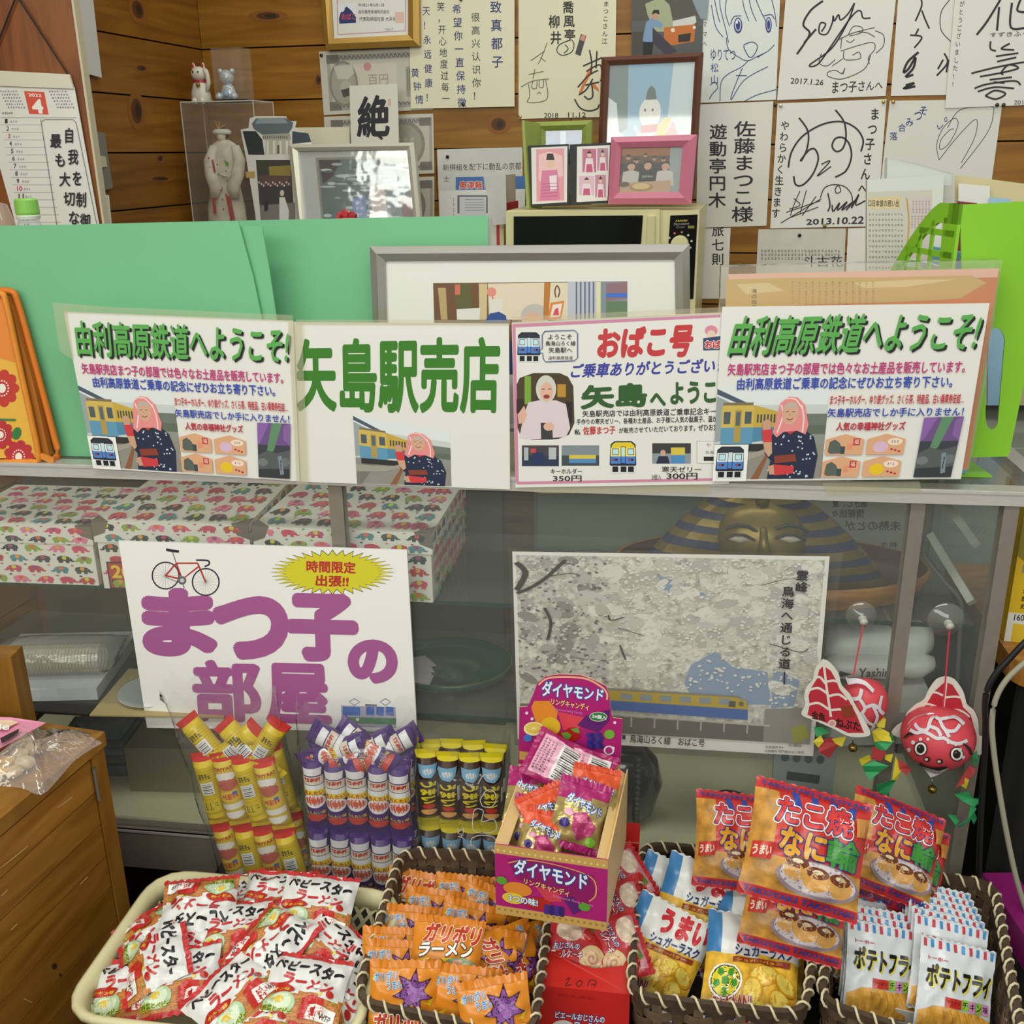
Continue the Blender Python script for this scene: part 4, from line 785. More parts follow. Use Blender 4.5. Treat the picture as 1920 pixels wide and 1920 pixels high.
p = Print(on(TPl, 0)); p.poly([(480, 222), (535, 221), (550, 230), (548, 240), (540, 252), (494, 254), (476, 242), (472, 232)], '#5f6b70').poly([(484, 222), (533, 222), (540, 231), (478, 232)], '#8b979c').poly([(492, 252), (544, 250), (546, 262), (494, 262)], '#a8a498').rect(498, 262, 544, 289, '#b9b4a6').poly([(455, 246), (480, 246), (492, 262), (496, 290), (466, 290)], '#2f3436').rect(520, 272, 528, 288, '#5d564c').poly([(548, 246), (578, 250), (584, 266), (548, 270)], '#3d4650')
for i in range(4): p.rect(500 + i * 12, 264, 504 + i * 12, 289, '#dcd8cc')
for i in range(12): p.ell(494 + i * 4, 257, 1.2, 3, '#6e6a60', 6)
p.poly([(480, 300), (545, 300), (556, 470), (494, 470)], '#433f3e').poly([(482, 300), (500, 300), (500, 320), (486, 318)], '#3f4a2c').poly([(504, 312), (545, 310), (546, 335), (506, 332)], '#93803f').poly([(484, 328), (546, 330), (547, 350), (488, 348)], '#5d4a44').poly([(488, 385), (553, 380), (556, 470), (494, 470)], '#7d7874')
p.ell(529, 362, 4, 6, '#d8c4b2', 10).poly([(524, 370), (534, 370), (542, 395), (541, 415), (543, 470), (526, 470), (524, 400)], '#d9d9d6').poly([(495, 378), (503, 378), (503, 395), (496, 396)], '#3a2f3a'); 
for i in range(14): p.ell(486 + i * 4.3, 342 + (i % 3) * 3, 1.8, 2.4, '#c9b4b4', 6)
p.poly([(460, 322), (478, 321), (479, 333), (462, 334)], '#b99b5c'); p.build('printed_photograph', o)
# white frame
WPl = Pl(WB.moved(.27).o + V((0, 0, dzk)), lean(WB.n, 7))
fr = thing('white_picture_frame', 'white picture frame with glossy landscape print leaning behind the green boards', 'picture frame', WPl.at(670, 470))
m = MB(); frame4(m, [(543, 272), (778, 268), (800, 520), (572, 528)], [(561, 284), (765, 282), (788, 508), (584, 514)], WPl, .008, .016, M('#cfcabb', .3, .25, name='champagne_frame')); m.build('frame', fr)
sheet('print', [(556, 280), (770, 277), (790, 512), (580, 518)], WPl, .001, .002, M('#d7d9d6', .25), parent=fr)
p = Print(on(WPl, .001), rough=.3); p.poly([(592, 296), (764, 290), (788, 505), (612, 510)], '#a9a595').poly([(597, 300), (762, 295), (784, 500), (615, 505)], '#6f8284')
p.poly([(598, 300), (640, 300), (625, 330), (606, 345)], '#4a3d38').poly([(690, 296), (762, 295), (764, 330), (720, 315), (690, 300)], '#4d5452')
r_ = random.Random(5)
for i in range(70): x, y = r_.uniform(612, 765), r_.uniform(308, 410); p.ell(x, y, r_.uniform(5, 16), r_.uniform(1.5, 3.5), r_.choice(['#b9c8c9', '#d9e2e2', '#cfdada', '#8fa6aa', '#5d7478', '#e6eaea']), 8)
p.poly([(660, 372), (686, 365), (690, 410), (664, 410)], '#8ea3cf').poly([(694, 350), (720, 345), (728, 410), (700, 410)], '#e0cfcb').poly([(752, 372), (778, 368), (784, 440), (758, 440)], '#7a3d3a'); p.build('printed_picture', fr)
sheet('cover_glass', [(560, 283), (766, 281), (788, 510), (583, 515)], WPl, .004, .0012, film('frame_glass', '#ffffff', .96, .09, 1.6, .25, 18, gl=2.0), parent=fr)
m = MB(); FPl = SF.moved(-.2)
for (x, y, c) in ((648, 402, '#b5202c'), (662, 405, '#a01a28'), (640, 407, '#c52a34')):
    m.prism([FPl.at(x - 8, y + 6), FPl.at(x - 2, y - 10), FPl.at(x + 8, y - 3), FPl.at(x + 6, y + 10)], FPl.n * .012, M(c, .5))
lo = FPl.at(650, 420); m.tube([V((lo.x, lo.y, zr)), FPl.at(651, 408)], .003, M('#3f6a3a', .6), 6); tag(m.build('paper_flower', loc=V((lo.x, lo.y, zr))), 'red folded paper flower peeping over the green board', 'paper flower')
# ---- microwave
MP = WB.moved(.36); 
mwl, mwr, mwt, _ = stand(MP, (950, 395), (1312, 389), dzk); mh = mwt - dzk; mwv = mwr - mwl; mdv = -wn * .33
mw = thing('microwave_oven', 'cream microwave oven with dark window and round dial under the photo frames', 'microwave', (mwl + mwr) / 2 + mdv / 2)
CRM = M('#d6cf9f', .35, name='cream_enamel'); BLK = M('#141416', .15, name='black_glass')
m = MB(); m.box(mwl + ez * .012, mwv, mdv, ez * (mh - .012), CRM); m.build('body', mw)
for q in (.06, .9):
    for d_ in (.1, .85): m = MB(); c_ = mwl + mwv * q + mdv * d_; m.lathe(c_, [(.0, 0), (.012, 0), (.012, .013), (0, .013)], M('#222222', .6), 10); m.build('foot', mw)
m = MB(); m.prism([MP.at(x, y, .014) for x, y in [(951, 397), (1238, 392), (1236, 560), (953, 568)]], -MP.n * .014, CRM); dr = m.build('door', mw)
sheet('window', [(966, 405), (1207, 403), (1196, 560), (966, 565)], MP, .0155, .002, BLK, parent=dr)
sheet('door_handle', [(1216, 405), (1230, 404), (1226, 540), (1212, 545)], MP, .022, .008, M('#cdc697', .35), parent=dr)
cpn = sheet('control_panel', [(1257, 404), (1308, 402), (1300, 560), (1246, 565)], MP, .002, .002, BLK, parent=mw)
p = Print(on(MP, .002)); p.text('Abitelax', [(1267, 412), (1290, 410), (1289, 415), (1266, 416)], '#d9c23c'); p.text('Microwave', [(1264, 418), (1293, 416), (1292, 421), (1264, 423)], '#9a9a9a').text('Oven', [(1268, 424), (1284, 423), (1284, 427), (1268, 428)], '#8a8a8a').rect(1290, 423, 1302, 428, '#7d7a2c')
for i in range(7): a_ = math.pi * (1.05 - i / 6 * 1.2) ; p.ell(1275 + 22 * math.cos(a_), 455 - 20 * math.sin(a_), 2.2, 2.2, '#b9655a' if i in (2, 3) else '#bdbdbd', 8)
p.build('panel_marking', mw)
m = MB(); c_ = MP.at(1275, 458, .002); m.lathe(c_, [(0, .022), (.017, .022), (.019, .018), (.019, 0)], CRM, 20, MP.n); m.build('dial', mw, smooth=False)
# ---- frames on the microwave
def topz(P, x, y): q = P.at(x, y); return q
def easel(name, label, O4, I4, P, depth, fmat, pic, glass=True, cat='photo frame'):
    lo = min((P.at(*q) for q in O4), key=lambda q: q.z)
    r = thing(name, label, cat, lo); m = MB(); frame4(m, O4, I4, P, .0, depth, fmat); m.build('frame', r)
    mid = [((a[0]*.08 + b[0]*.92), (a[1]*.08 + b[1]*.92)) for a, b in zip(O4, I4)]
    sheet('print', mid, P, -depth * .3, .001, M('#d9d6cc', .35), parent=r); sheet('back_board', [((a[0]*.8 + b[0]*.2), (a[1]*.8 + b[1]*.2)) for a, b in zip(O4, I4)], P, -depth * .7, .003, M('#4a3a2c', .8), parent=r)
    p = Print(on(P, -depth * .3), rough=.35); pic(p.sub(I4)); p.build('printed_photograph', r)
    if glass: sheet('cover_glass', mid, P, -depth * .12, .001, film('photo_glass', '#ffffff', .97, .04, 1.5, gl=1.6), parent=r)
    return r
def pic_snow(n):
    n.rect(0, 0, 1, 1, '#8fb6c9').poly([(0, 0), (.22, 0), (.24, .5), (0, .6)], '#6e8084').rect(.24, 0, .75, .7, '#8ab2cc').poly([(.75, 0), (1, 0), (1, .6), (.7, .55)], '#c8d6dc').poly([(0, .25), (.1, .3), (.14, .52), (.3, .62), (0, 1)], '#d8e0e2')
    n.ell(.5, .38, .13, .12, '#e8e6de', 20).poly([(.44, .28), (.46, .2), (.5, .17), (.55, .2), (.57, .28)], '#4a5f55').ell(.5, .68, .2, .18, '#e6e4dc', 22).poly([(.4, .48), (.6, .47), (.62, .53), (.4, .54)], '#c0505c').poly([(.56, .6), (.6, .48), (.68, .42), (.76, .43), (.7, .55), (.6, .66)], '#d9b83c').poly([(.6, .66), (.7, .55), (.78, .45), (.84, .55), (.8, .75), (.66, .78)], '#d8929a').ell(.44, .36, .012, .012, '#333344', 8).ell(.53, .36, .012, .012, '#333344', 8)
    n.poly([(0, .85), (.2, .78), (.5, .72), (.8, .72), (1, .65), (1, 1), (0, 1)], '#e9eceb').ell(.9, .84, .14, .12, '#4d545c', 18).poly([(.8, .92), (.86, .78), (.94, .88)], '#d9c23c').line([(.32, .48), (.42, .6)], .02, '#e0e4e4')
KP = MP.moved(-.15); kp_ = Pl(KP.o + V((0, 0, mwt)), lean(WB.n, 8))
easel('brown_photo_frame', 'large dark brown photo frame with a snowman picture on the microwave', [(1128, 107), (1319, 98), (1302, 372), (1118, 375)], [(1143, 122), (1303, 115), (1289, 358), (1133, 362)], kp_, .016, M('#5f3a2c', .3, name='mahogany_frame'), pic_snow)
def pic_blue(n): n.rect(0, 0, 1, 1, '#3f68a0').rect(.4, 0, .55, 1, '#a8c4d8').ell(.3, .75, .12, .35, '#d3a98f', 14).ell(.62, .75, .12, .35, '#d3a98f', 14).poly([(.18, .6), (.22, .4), (.38, .4), (.42, .65)], '#1d1a2c').poly([(.5, .6), (.54, .4), (.7, .4), (.74, .65)], '#1d1a2c')
GPl2 = Pl(MP.moved(-.1).o + V((0, 0, mwt)), lean(WB.n, 5))
easel('green_photo_frame', 'olive green wooden photo frame standing behind the black photo folder', [(1001, 229), (1110, 225), (1106, 383), (1005, 387)], [(1022, 245), (1091, 243), (1089, 345), (1024, 350)], GPl2, .02, M('#8d9a48', .4, var=.08, scale=30, name='olive_wood'), pic_blue)
BK = Pl(MP.moved(-.045).o + V((0, 0, mwt)), lean(WB.n, 4))
lo = BK.at(1060, 386)
r = thing('photo_folder', 'open black photo folder with two pink kimono portraits', 'photo folder', lo)
for q_, nm in (([(990, 273), (1066, 270), (1068, 384), (996, 387)], 'left_cover'), ([(1068, 271), (1146, 267), (1140, 380), (1070, 384)], 'right_cover')): sheet('cover', q_, BK, 0, .004, M('#1b1c1e', .5), parent=r)
p = Print(on(BK, 0), rough=.35); p.poly([(996, 277), (1064, 274), (1063, 379), (998, 383)], '#e3dedc').poly([(1005, 280), (1058, 278), (1058, 376), (1006, 378)], '#e39aa2').poly([(1010, 290), (1030, 284), (1054, 292), (1056, 330), (1010, 340)], '#f0c3c2').ell(1032, 306, 8, 11, '#e6bfa8', 12).poly([(1024, 300), (1026, 288), (1037, 288), (1040, 300)], '#1f1a1c').poly([(1016, 320), (1045, 318), (1050, 374), (1012, 376)], '#d87aa0').poly([(1030, 330), (1044, 328), (1044, 356), (1032, 358)], '#f0e0ea')
for i in range(5): p.line([(1016, 345 + i * 6), (1046, 343 + i * 6)], 1, '#b04a7a')
p.poly([(1082, 275), (1144, 272), (1139, 376), (1081, 379)], '#e6e2e0')
for (x, y, w_, h_, c) in ((1092, 279, 26, 44, '#c06a86'), (1120, 278, 20, 42, '#b98a98'), (1086, 330, 28, 36, '#e0b6cc'), (1116, 328, 20, 42, '#c48a9a')):
    p.rect(x, y, x + w_, y + h_, c).ell(x + w_*.5, y + h_*.25, w_*.16, h_*.12, '#e3bfa8', 10).poly([(x + w_*.32, y + h_*.2), (x + w_*.5, y + h_*.05), (x + w_*.68, y + h_*.2)], '#1f1a1c').poly([(x + w_*.25, y + h_*.4), (x + w_*.75, y + h_*.4), (x + w_*.85, y + h_), (x + w_*.15, y + h_)], '#e9dbe2').poly([(x + w_*.3, y + h_*.65), (x + w_*.7, y + h_*.65), (x + w_*.75, y + h_), (x + w_*.25, y + h_)], '#c8507c')
p.build('printed_photograph', r)
m = MB(); g0, g1 = BK.at(979, 224, -.01), BK.at(996, 388, -.01); m.prism([BK.at(979, 226, .004), BK.at(1000, 228, -.05), BK.at(1004, 388, -.05), BK.at(988, 391, .004)], wx * .006, M('#93a04c', .4)); tag(m.build('green_album', loc=V((g1.x, g1.y, mwt))), 'thin olive green album standing edge-on at the left of the microwave top', 'album')
def pic_party(n):
    n.rect(0, 0, 1, 1, '#6b4a34').rect(0, 0, 1, .18, '#a8682e').rect(.8, 0, 1, 1, '#a3acae').rect(0, .35, .8, .6, '#332622')
    for (x, y, s_) in ((.12, .22, .8), (.25, .3, .9), (.55, .25, .7), (.7, .28, .8), (.4, .18, .6)): n.ell(x, y, .05*s_, .07*s_, '#c9977c', 10).ell(x, y - .05*s_, .055*s_, .04*s_, '#2a1f1c', 10)
    for (x, y, c) in ((.18, .42, '#cfc9c4'), (.45, .4, '#222226'), (.74, .42, '#d6d0c8')): n.poly([(x - .15, .85), (x - .13, y + .12), (x, y + .08), (x + .13, y + .12), (x + .16, .85)], c).ell(x, y, .065, .1, '#d8a98e', 12).poly([(x - .075, y), (x - .06, y - .1), (x + .06, y - .1), (x + .075, y), (x + .03, y - .06), (x - .03, y - .06)], '#1f1816')
    n.poly([(0, .78), (.85, .74), (.85, 1), (0, 1)], '#caa98a').ell(.36, .88, .2, .1, '#b08a5c', 18).ell(.36, .86, .15, .07, '#e0c88a', 16).ell(.08, .82, .09, .06, '#6b4a34', 12).text('JAPAN', (.36, .62, .18, .07), '#c9c9cc', .01)
PPl = Pl(MP.moved(-.02).o + V((0, 0, mwt)), lean(WB.n, 4))
easel('pink_photo_frame', 'pink photo frame with a group dinner photo on the microwave', [(1146, 257), (1307, 252), (1296, 383), (1140, 383)], [(1165, 277), (1280, 275), (1273, 360), (1160, 361)], PPl, .018, M('#c9738c', .4, name='pink_lacquer'), pic_party)
# books / files wedged left of the microwave
for i, (x0, x1, y0, c, l) in enumerate(((919, 930, 330, '#cfcac0', 'tall grey file folder wedged left of the microwave'), (930, 936, 384, '#b8303a', 'thin red booklet left of the microwave'), (936, 944, 405, '#d3c79a', 'cream booklet against the microwave side'))):
    Pq = WB.moved(.3); a_, b_, z_, _ = stand(Pq, (x0, y0), (x1, y0), dzk); m = MB(); m.box(a_, b_ - a_, -wn * .2, ez * (z_ - dzk), M(c, .6)); tag(m.build('booklet', loc=a_), l, 'booklet')
sheet('paper_sleeve', [(905, 325), (948, 318), (950, 420), (925, 422)], WB.moved(.34), 0, .001, film('paper_sleeve', '#d9d9d4', .35, .2), 'translucent curled plastic sleeve left of the microwave', 'plastic sleeve')
# ================================================================== partition with the calendar
PT = Pl((-.9, 1.98, 0), yawn(2)); pr_ = PT.at(163, 210)
RW = wood('#8a4f22', '#6d3a15', 'red_timber', 4, (8, 8, .7))
m = MB(); m.box(V((-1.5, PT.at(-400, 210).y, 0)), V((pr_.x + 1.5, pr_.y - PT.at(-400, 210).y, 0)), V((0, .024, 0)), ez * 2.3, RW)
pt = thing('partition_panel', 'reddish brown wooden partition panel at the left edge holding the calendar', 'panel', V((-1.2, 2, 0))); m.build('board', pt)
m = MB(); m.box(V((pr_.x, pr_.y - .001, 0)), V((.004, 0, 0)), V((0, .026, 0)), ez * 2.3, M('#c9bfa4', .5)); m.build('edge_strip', pt)
cal = thing('wall_calendar', 'white hanging month calendar with a red numeral 4 and brush calligraphy', 'calendar', PT.at(100, 500, .004))
sheet('page', [(-40, 160), (142, 164), (206, 520), (60, 520)], PT, .006, .002, PAPER, parent=cal)
sheet('header_bar', [(-40, 131), (134, 140), (142, 167), (-36, 160)], PT, .010, .006, M('#d9d4c2', .4), parent=cal)
m = MB(); m.tube([PT.at(-20, 132, .007), PT.at(35, -8, .007)], .0016, M('#1c1512', .7), 5); m.tube([PT.at(35, -8, .007), PT.at(131, 140, .007)], .0016, M('#1c1512', .7), 5); m.build('hanging_cord', cal)
p = Print(on(PT, .006)); 
p.poly([(48, 171), (86, 173), (94, 215), (58, 214)], '#d9523f').text('2022', [(55, 175), (80, 177), (81, 182), (57, 181)], '#f3ece4', .02).text('4', [(63, 188), (80, 188), (84, 212), (66, 211)], '#f6f0e8', .05)
for k_ in (0, 1):
    for i in range(6): p.scribble(2 + i * 3 + k_ * 92, 170 + i * 6, 34, 3.5, 7, '#8d8a92', .7, i)
p.text('令和4年', (6, 210, 22, 5), '#55535c'); p.line([(4, 221), (146, 221)], .8, '#6d6a74')
for i in range(19):
    y = 226 + i * 14; x = 13 + i * 2.75
    p.text(str(i + 1), (x - (2 if i > 8 else 0), y - 3, 4 if i < 9 else 9, 8), '#c43a4a' if (i + 1) % 7 == 3 else '#2a2a34', .012); p.line([(x - 8, y + 8), (x + 68, y + 8)], .6, '#a9a7ae'); p.scribble(x + 9, y, 14, 4, 3, '#a5a3aa', .6, i)
p.line([(80, 224), (125, 520)], 1, '#55535c', False).line([(82, 228), (88, 224), (140, 224), (146, 230)], 1, '#55535c', False).line([(146, 230), (205, 520)], 1, '#55535c', False)
p.vtext('自我を制御', 133, 239, 20, 30, '#1e1c26', .02, dx=7.6, pitch=40); p.vtext('最も大切な能', 108, 250, 22, 28, '#1e1c26', .02, dx=8.6, pitch=36)
p.build('printed_page', cal)
sheet('paper_slip', [(188, 365), (197, 366), (212, 520), (200, 520)], LW, .01, .001, PAPER, 'white paper strip on the left wall right of the calendar', 'paper')
# ================================================================== more things on the counter
# clear bottle with green cap
BP = SF.moved(-.17); kb = at2(BP); c_ = BP.at(53, 405); c_ = V((c_.x, c_.y, zr)); hb = BP.at(53, 372).z - zr
bt = thing('plastic_bottle', 'clear plastic bottle with light green cap behind the left green board', 'bottle', c_)
m = MB(); m.lathe(c_, [(.0, .001), (.03, .001), (.032, .01), (.032, hb - .09), (.028, hb - .07), (22*kb*.75, hb - 34*kb), (20*kb*.75, hb - 28*kb)], film('bottle_plastic', '#e9efe9', .8, .05, 1.5), 18); m.build('bottle_body', bt, smooth=True)
m = MB(); m.lathe(c_, [(21*kb, hb - 30*kb), (22*kb, hb - 26*kb), (21*kb, hb - 3*kb), (18*kb, hb), (0, hb)], M('#86c256', .4), 22); m.build('cap', bt)
m = MB(); m.lathe(c_, [(21*kb, hb - 38*kb), (22*kb, hb - 32*kb), (21*kb, hb - 30*kb)], M('#d5dccf', .4), 22); m.build('neck_ring', bt)
BP2 = SF.moved(-.2); c_ = BP2.at(0, 392); c_ = V((c_.x - .02, c_.y, zr)); m = MB(); hb = BP2.at(0, 372).z - zr
m.lathe(c_, [(0, .001), (.036, .001), (.04, .03), (.04, hb - .05), (.03, hb - .01), (.0, hb)], film('jar_plastic', '#e6d6c4', .7, .1), 18); tag(m.build('clear_jar', loc=c_, smooth=True), 'rounded clear jar at the far left behind the green board', 'jar')
# orange flowered pouch
PP = Pl(SF.moved(-.006).o + V((0, 0, zr)), lean(SF.n, 1))
po = thing('flowered_pouch', 'orange zipped pouch with big red flowers at the left end of the counter', 'pouch', PP.at(20, 862))
ORG = M('#e08a2a', .55, name='orange_piping', var=.08, scale=60)
body = [(-40, 560), (6, 560), (18, 600), (42, 720), (70, 858), (-40, 860)]
m = MB(); m.prism([PP.at(x, y, .0) for x, y in body], -PP.n * .022, M('#e6b344', .5, name='yellow_cloth'), ORG); m.build('body', po)
p = Print(on(PP, 0), rough=.55); p.poly([(-40, 560), (6, 560), (18, 600), (28, 680), (-40, 660)], '#e3873a')
def flower(p, x, y, r, c):
    for i in range(9): a_ = i * 2 * math.pi / 9; p.ell(x + r*.62*math.cos(a_), y + r*.72*math.sin(a_), r*.34, r*.3, c, 10, a_)
    p.ell(x, y, r*.5, r*.56, c, 14)
    for i in range(16): a_ = i * math.pi / 8; p.ell(x + r*.36*math.cos(a_), y + r*.42*math.sin(a_), r*.05, r*.05, '#efe6dc', 6)
    p.ell(x, y, r*.22, r*.26, '#efe6dc', 12)
flower(p, 4, 728, 34, '#c23a30'); flower(p, 2, 815, 26, '#b93036'); flower(p, 36, 856, 30, '#b93036'); p.poly([(-10, 784), (30, 785), (30, 789), (-10, 788)], '#3f7a44').ell(32, 812, 8, 12, '#2f7a44', 12, .3); p.build('printed_flowers', po)
m = MB(); m.tube([PP.at(x, y, .003) for x, y in spline([(-40, 552), (2, 550), (14, 570), (40, 690), (74, 852), (60, 864), (-40, 866)], 5)], .0045, ORG, 8); m.build('piping', po, smooth=True)
m = MB(); m.tube([PP.at(x, y, -.016) for x, y in spline([(-40, 550), (6, 548), (22, 572), (58, 700), (96, 845), (92, 862)], 5)], .005, M('#d9761f', .55), 8); m.build('back_piping', po, smooth=True)
m = MB(); m.prism([PP.at(x, y, -.004) for x, y in [(8, 556), (20, 580), (60, 720), (90, 856), (72, 858), (44, 700), (14, 585)]], -PP.n * .012, M('#a8651a', .7)); m.build('zip', po)
m = MB(); m.prism([PP.at(x, y, .004) for x, y in [(70, 848), (84, 850), (103, 858), (103, 866), (94, 866), (72, 856)]], -PP.n * .004, M('#d9862e', .5)); m.build('zip_pull', po)
# lime file box
LM = M('#84c229', .35, name='lime_plastic')
fb_ = Z(1855, 857, zr)
lf = thing('file_box', 'lime green plastic file box with slotted side at the right end of the counter', 'file box', fb_)
QP = SF.moved(-.055)
wide = QP.moved(0)
def LQ(x, y, off=0.): return QP.at(x, y, off)
m = MB(); fr_out = [(1770, 383), (1925, 376), (1945, 376), (1890, 852), (1816, 857)]
# wide face with hand slot (outer outline minus slot, built as strips)
slot = [(1862 + 20*math.cos(a)*1., 640 + 30*math.sin(a)) for a in [math.pi + i*math.pi/8 for i in range(9)]] + [(1848 + 18*math.cos(a), 782 + 26*math.sin(a)) for a in [i*math.pi/8 for i in range(9)]]
slot = [(1858 + 18*math.cos(math.pi + i*math.pi/8) + 8, 640 + 25*math.sin(math.pi + i*math.pi/8)) for i in range(9)] + [(1852 + 12*math.cos(i*math.pi/8) + 8, 782 + 24*math.sin(i*math.pi/8)) for i in range(9)]
tri = tessellate_polygon([[V((x, y, 0)) for x, y in [(1800, 384), (1990, 374), (1893, 850), (1888, 856), (1812, 858)]], [V((x, y, 0)) for x, y in slot]])
pts = [(1800, 384), (1990, 374), (1893, 850), (1888, 856), (1812, 858)] + slot
def clampz(q, z): return q if q.z > z else q + ez * (z - q.z)
A3 = [clampz(LQ(x, y), zr + .001) for x, y in pts]; B3 = [q - QP.n * .003 for q in A3]
m.mesh(A3, tri, LM); m.mesh(B3, tri, LM); n_ = len(pts)
for ring in (range(0, 5), range(5, n_)):
    ring = list(ring); m.mesh(A3 + B3, [(ring[i], ring[(i+1) % len(ring)], n_ + ring[(i+1) % len(ring)], n_ + ring[i]) for i in range(len(ring))], LM)
m.build('front_panel', lf)
# side panel with slots: recedes to the back left
Ls = [(1800, 384), (1775, 386), (1756, 402), (1738, 440), (1700, 520), (1690, 600), (1690, 857), (1812, 858)]
back = ey * .22 - ex * .03
c0 = A3[0]; zt = c0.z
sidef = lambda u, v: V((A3[0].x, A3[0].y, 0)) + (ey * .24 - ex * .075) * u + ez * (zr + .001 + (zt - zr) * v)
m = MB(); cols, rows = 7, 12
def skyline(u): return 1 - max(0, (u - .18) / .82) ** 1.35 * .62
rib = .09
for i in range(cols + 1):
    u0 = .1 + i * .115; m.hexa([sidef(u0, .04), sidef(u0 + .03, .04), sidef(u0 + .03, .04) + ex * .002, sidef(u0, .04) + ex * .002], [sidef(u0, skyline(u0) - .05), sidef(u0 + .03, skyline(u0 + .03) - .05), sidef(u0 + .03, skyline(u0 + .03) - .05) + ex * .002, sidef(u0, skyline(u0) - .05) + ex * .002], LM)
for j in range(rows):
    v0 = .06 + j * .075; u1 = 1.0
    while u1 > .15 and skyline(u1) < v0 + .03: u1 -= .02
    m.hexa([sidef(.02, v0), sidef(u1, v0), sidef(u1, v0) + ex * .002, sidef(.02, v0) + ex * .002], [sidef(.02, v0 + .022), sidef(u1, v0 + .022), sidef(u1, v0 + .022) + ex * .002, sidef(.02, v0 + .022) + ex * .002], LM)
m.build('slotted_side', lf)
m = MB(); us = [i / 16 for i in range(17)]
for a_, b_ in zip(us, us[1:]): m.hexa([sidef(a_, skyline(a_) - .07), sidef(b_, skyline(b_) - .07), sidef(b_, skyline(b_) - .07) + ex * .004, sidef(a_, skyline(a_) - .07) + ex * .004], [sidef(a_, skyline(a_)), sidef(b_, skyline(b_)), sidef(b_, skyline(b_)) + ex * .004, sidef(a_, skyline(a_)) + ex * .004], LM)
m.hexa([sidef(0, 0), sidef(.1, 0), sidef(.1, 0) + ex * .004, sidef(0, 0) + ex * .004], [sidef(0, 1), sidef(.1, 1), sidef(.1, 1) + ex * .004, sidef(0, 1) + ex * .004], LM); m.build('side_rim', lf)
m = MB(); m.box(sidef(0, 0), ex * .09, (ey * .24 - ex * .03), ez * .003, LM); m.build('box_floor', lf)
for i, (dx_, c, l) in enumerate(((.012, '#3f7f95', 'teal folder inside the lime file box'), (.022, '#cfd6d4', 'pale folder inside the lime file box'), (.05, '#6aa6c4', 'blue folder inside the lime file box'))):
    m = MB(); o_ = sidef(0, 0) + ex * dx_ + ey * .006 + ez * .0035; m.box(o_, ex * .006, ey * .2 - ex * .03, ez * ((zt - zr) * (.7 + .05 * i)), M(c, .5)); tag(m.build('document_folder', loc=o_), l, 'folder')
# newspaper page in a clear sleeve, folders behind
NP = Pl(SF.moved(-.30).o + V((0, 0, zr)), lean(SF.n, 4))
nb = thing('display_binder', 'clear display binder with a newspaper page left of the lime file box', 'binder', NP.at(1700, 740))
m = MB(); m.prism([clampz(NP.at(x, y), zr + .001) for x, y in [(1626, 337), (1770, 328), (1752, 760), (1624, 764)]], -NP.n * .012, M('#d5d6cf', .45), M('#c3c6bf', .4)); m.build('pages', nb)
p = Print(on(NP, 0)); p.poly([(1628, 360), (1748, 356), (1740, 600), (1626, 604)], '#c9c6ba').poly([(1628, 370), (1690, 368), (1688, 392), (1628, 392)], '#d9c49a').text('口日本昔の思い出', [(1628, 375), (1686, 375), (1685, 388), (1628, 387)], '#4a4540', .02).poly([(1712, 372), (1748, 368), (1734, 600), (1704, 600)], '#cfc0bd').line([(1700, 372), (1704, 420), (1698, 490)], 3, '#c8964a')
for i in range(12): p.scribble(1628, 400 + i * 10, 66, 4, 11, '#8f8b82', .8, i)
for i in range(6): p.vtext('日本人国会', 1712 + i * 6, 376, 3.6, 3.6, '#a08a88', pitch=5); p.vtext('東京大学生', 1710 + i * 6, 404, 3.6, 3.6, '#a08a88', pitch=5)
p.build('printed_text', nb)
m = MB(); m.prism([clampz(NP.at(x, y, -.016), zr + .001) for x, y in [(1668, 294), (1722, 305), (1796, 325), (1793, 460), (1780, 760), (1660, 760)]], -NP.n * .02, film('binder_sleeve', '#e6eae6', .55, .12, 1.5)); m.build('clear_cover', nb)
XP = SF.moved(-.36)
sheet('manila_folder', [(1786, 327), (1925, 345), (1925, 760), (1780, 760)], XP, 0, .004, M('#d3c59a', .6), 'cream manila folder standing behind the lime file box', 'folder', zmin=zr + .001)
sheet('paper_sheet', [(1797, 344), (1856, 349), (1858, 760), (1795, 760)], XP.moved(.008), 0, .001, PAPER, 'white paper sheets in front of the manila folder', 'paper', zmin=zr + .001)
sheet('blue_leaflet', [(1855, 370), (1895, 373), (1895, 760), (1852, 760)], XP.moved(.014), 0, .001, M('#9cc0dc', .5), 'pale blue leaflet edge above the lime file box', 'leaflet', zmin=zr + .001)
sheet('maroon_booklet', [(1796, 377), (1832, 381), (1832, 760), (1794, 760)], XP.moved(.020), 0, .003, M('#7a2a2c', .5), 'maroon booklet edge behind the lime file box', 'booklet', zmin=zr + .001)
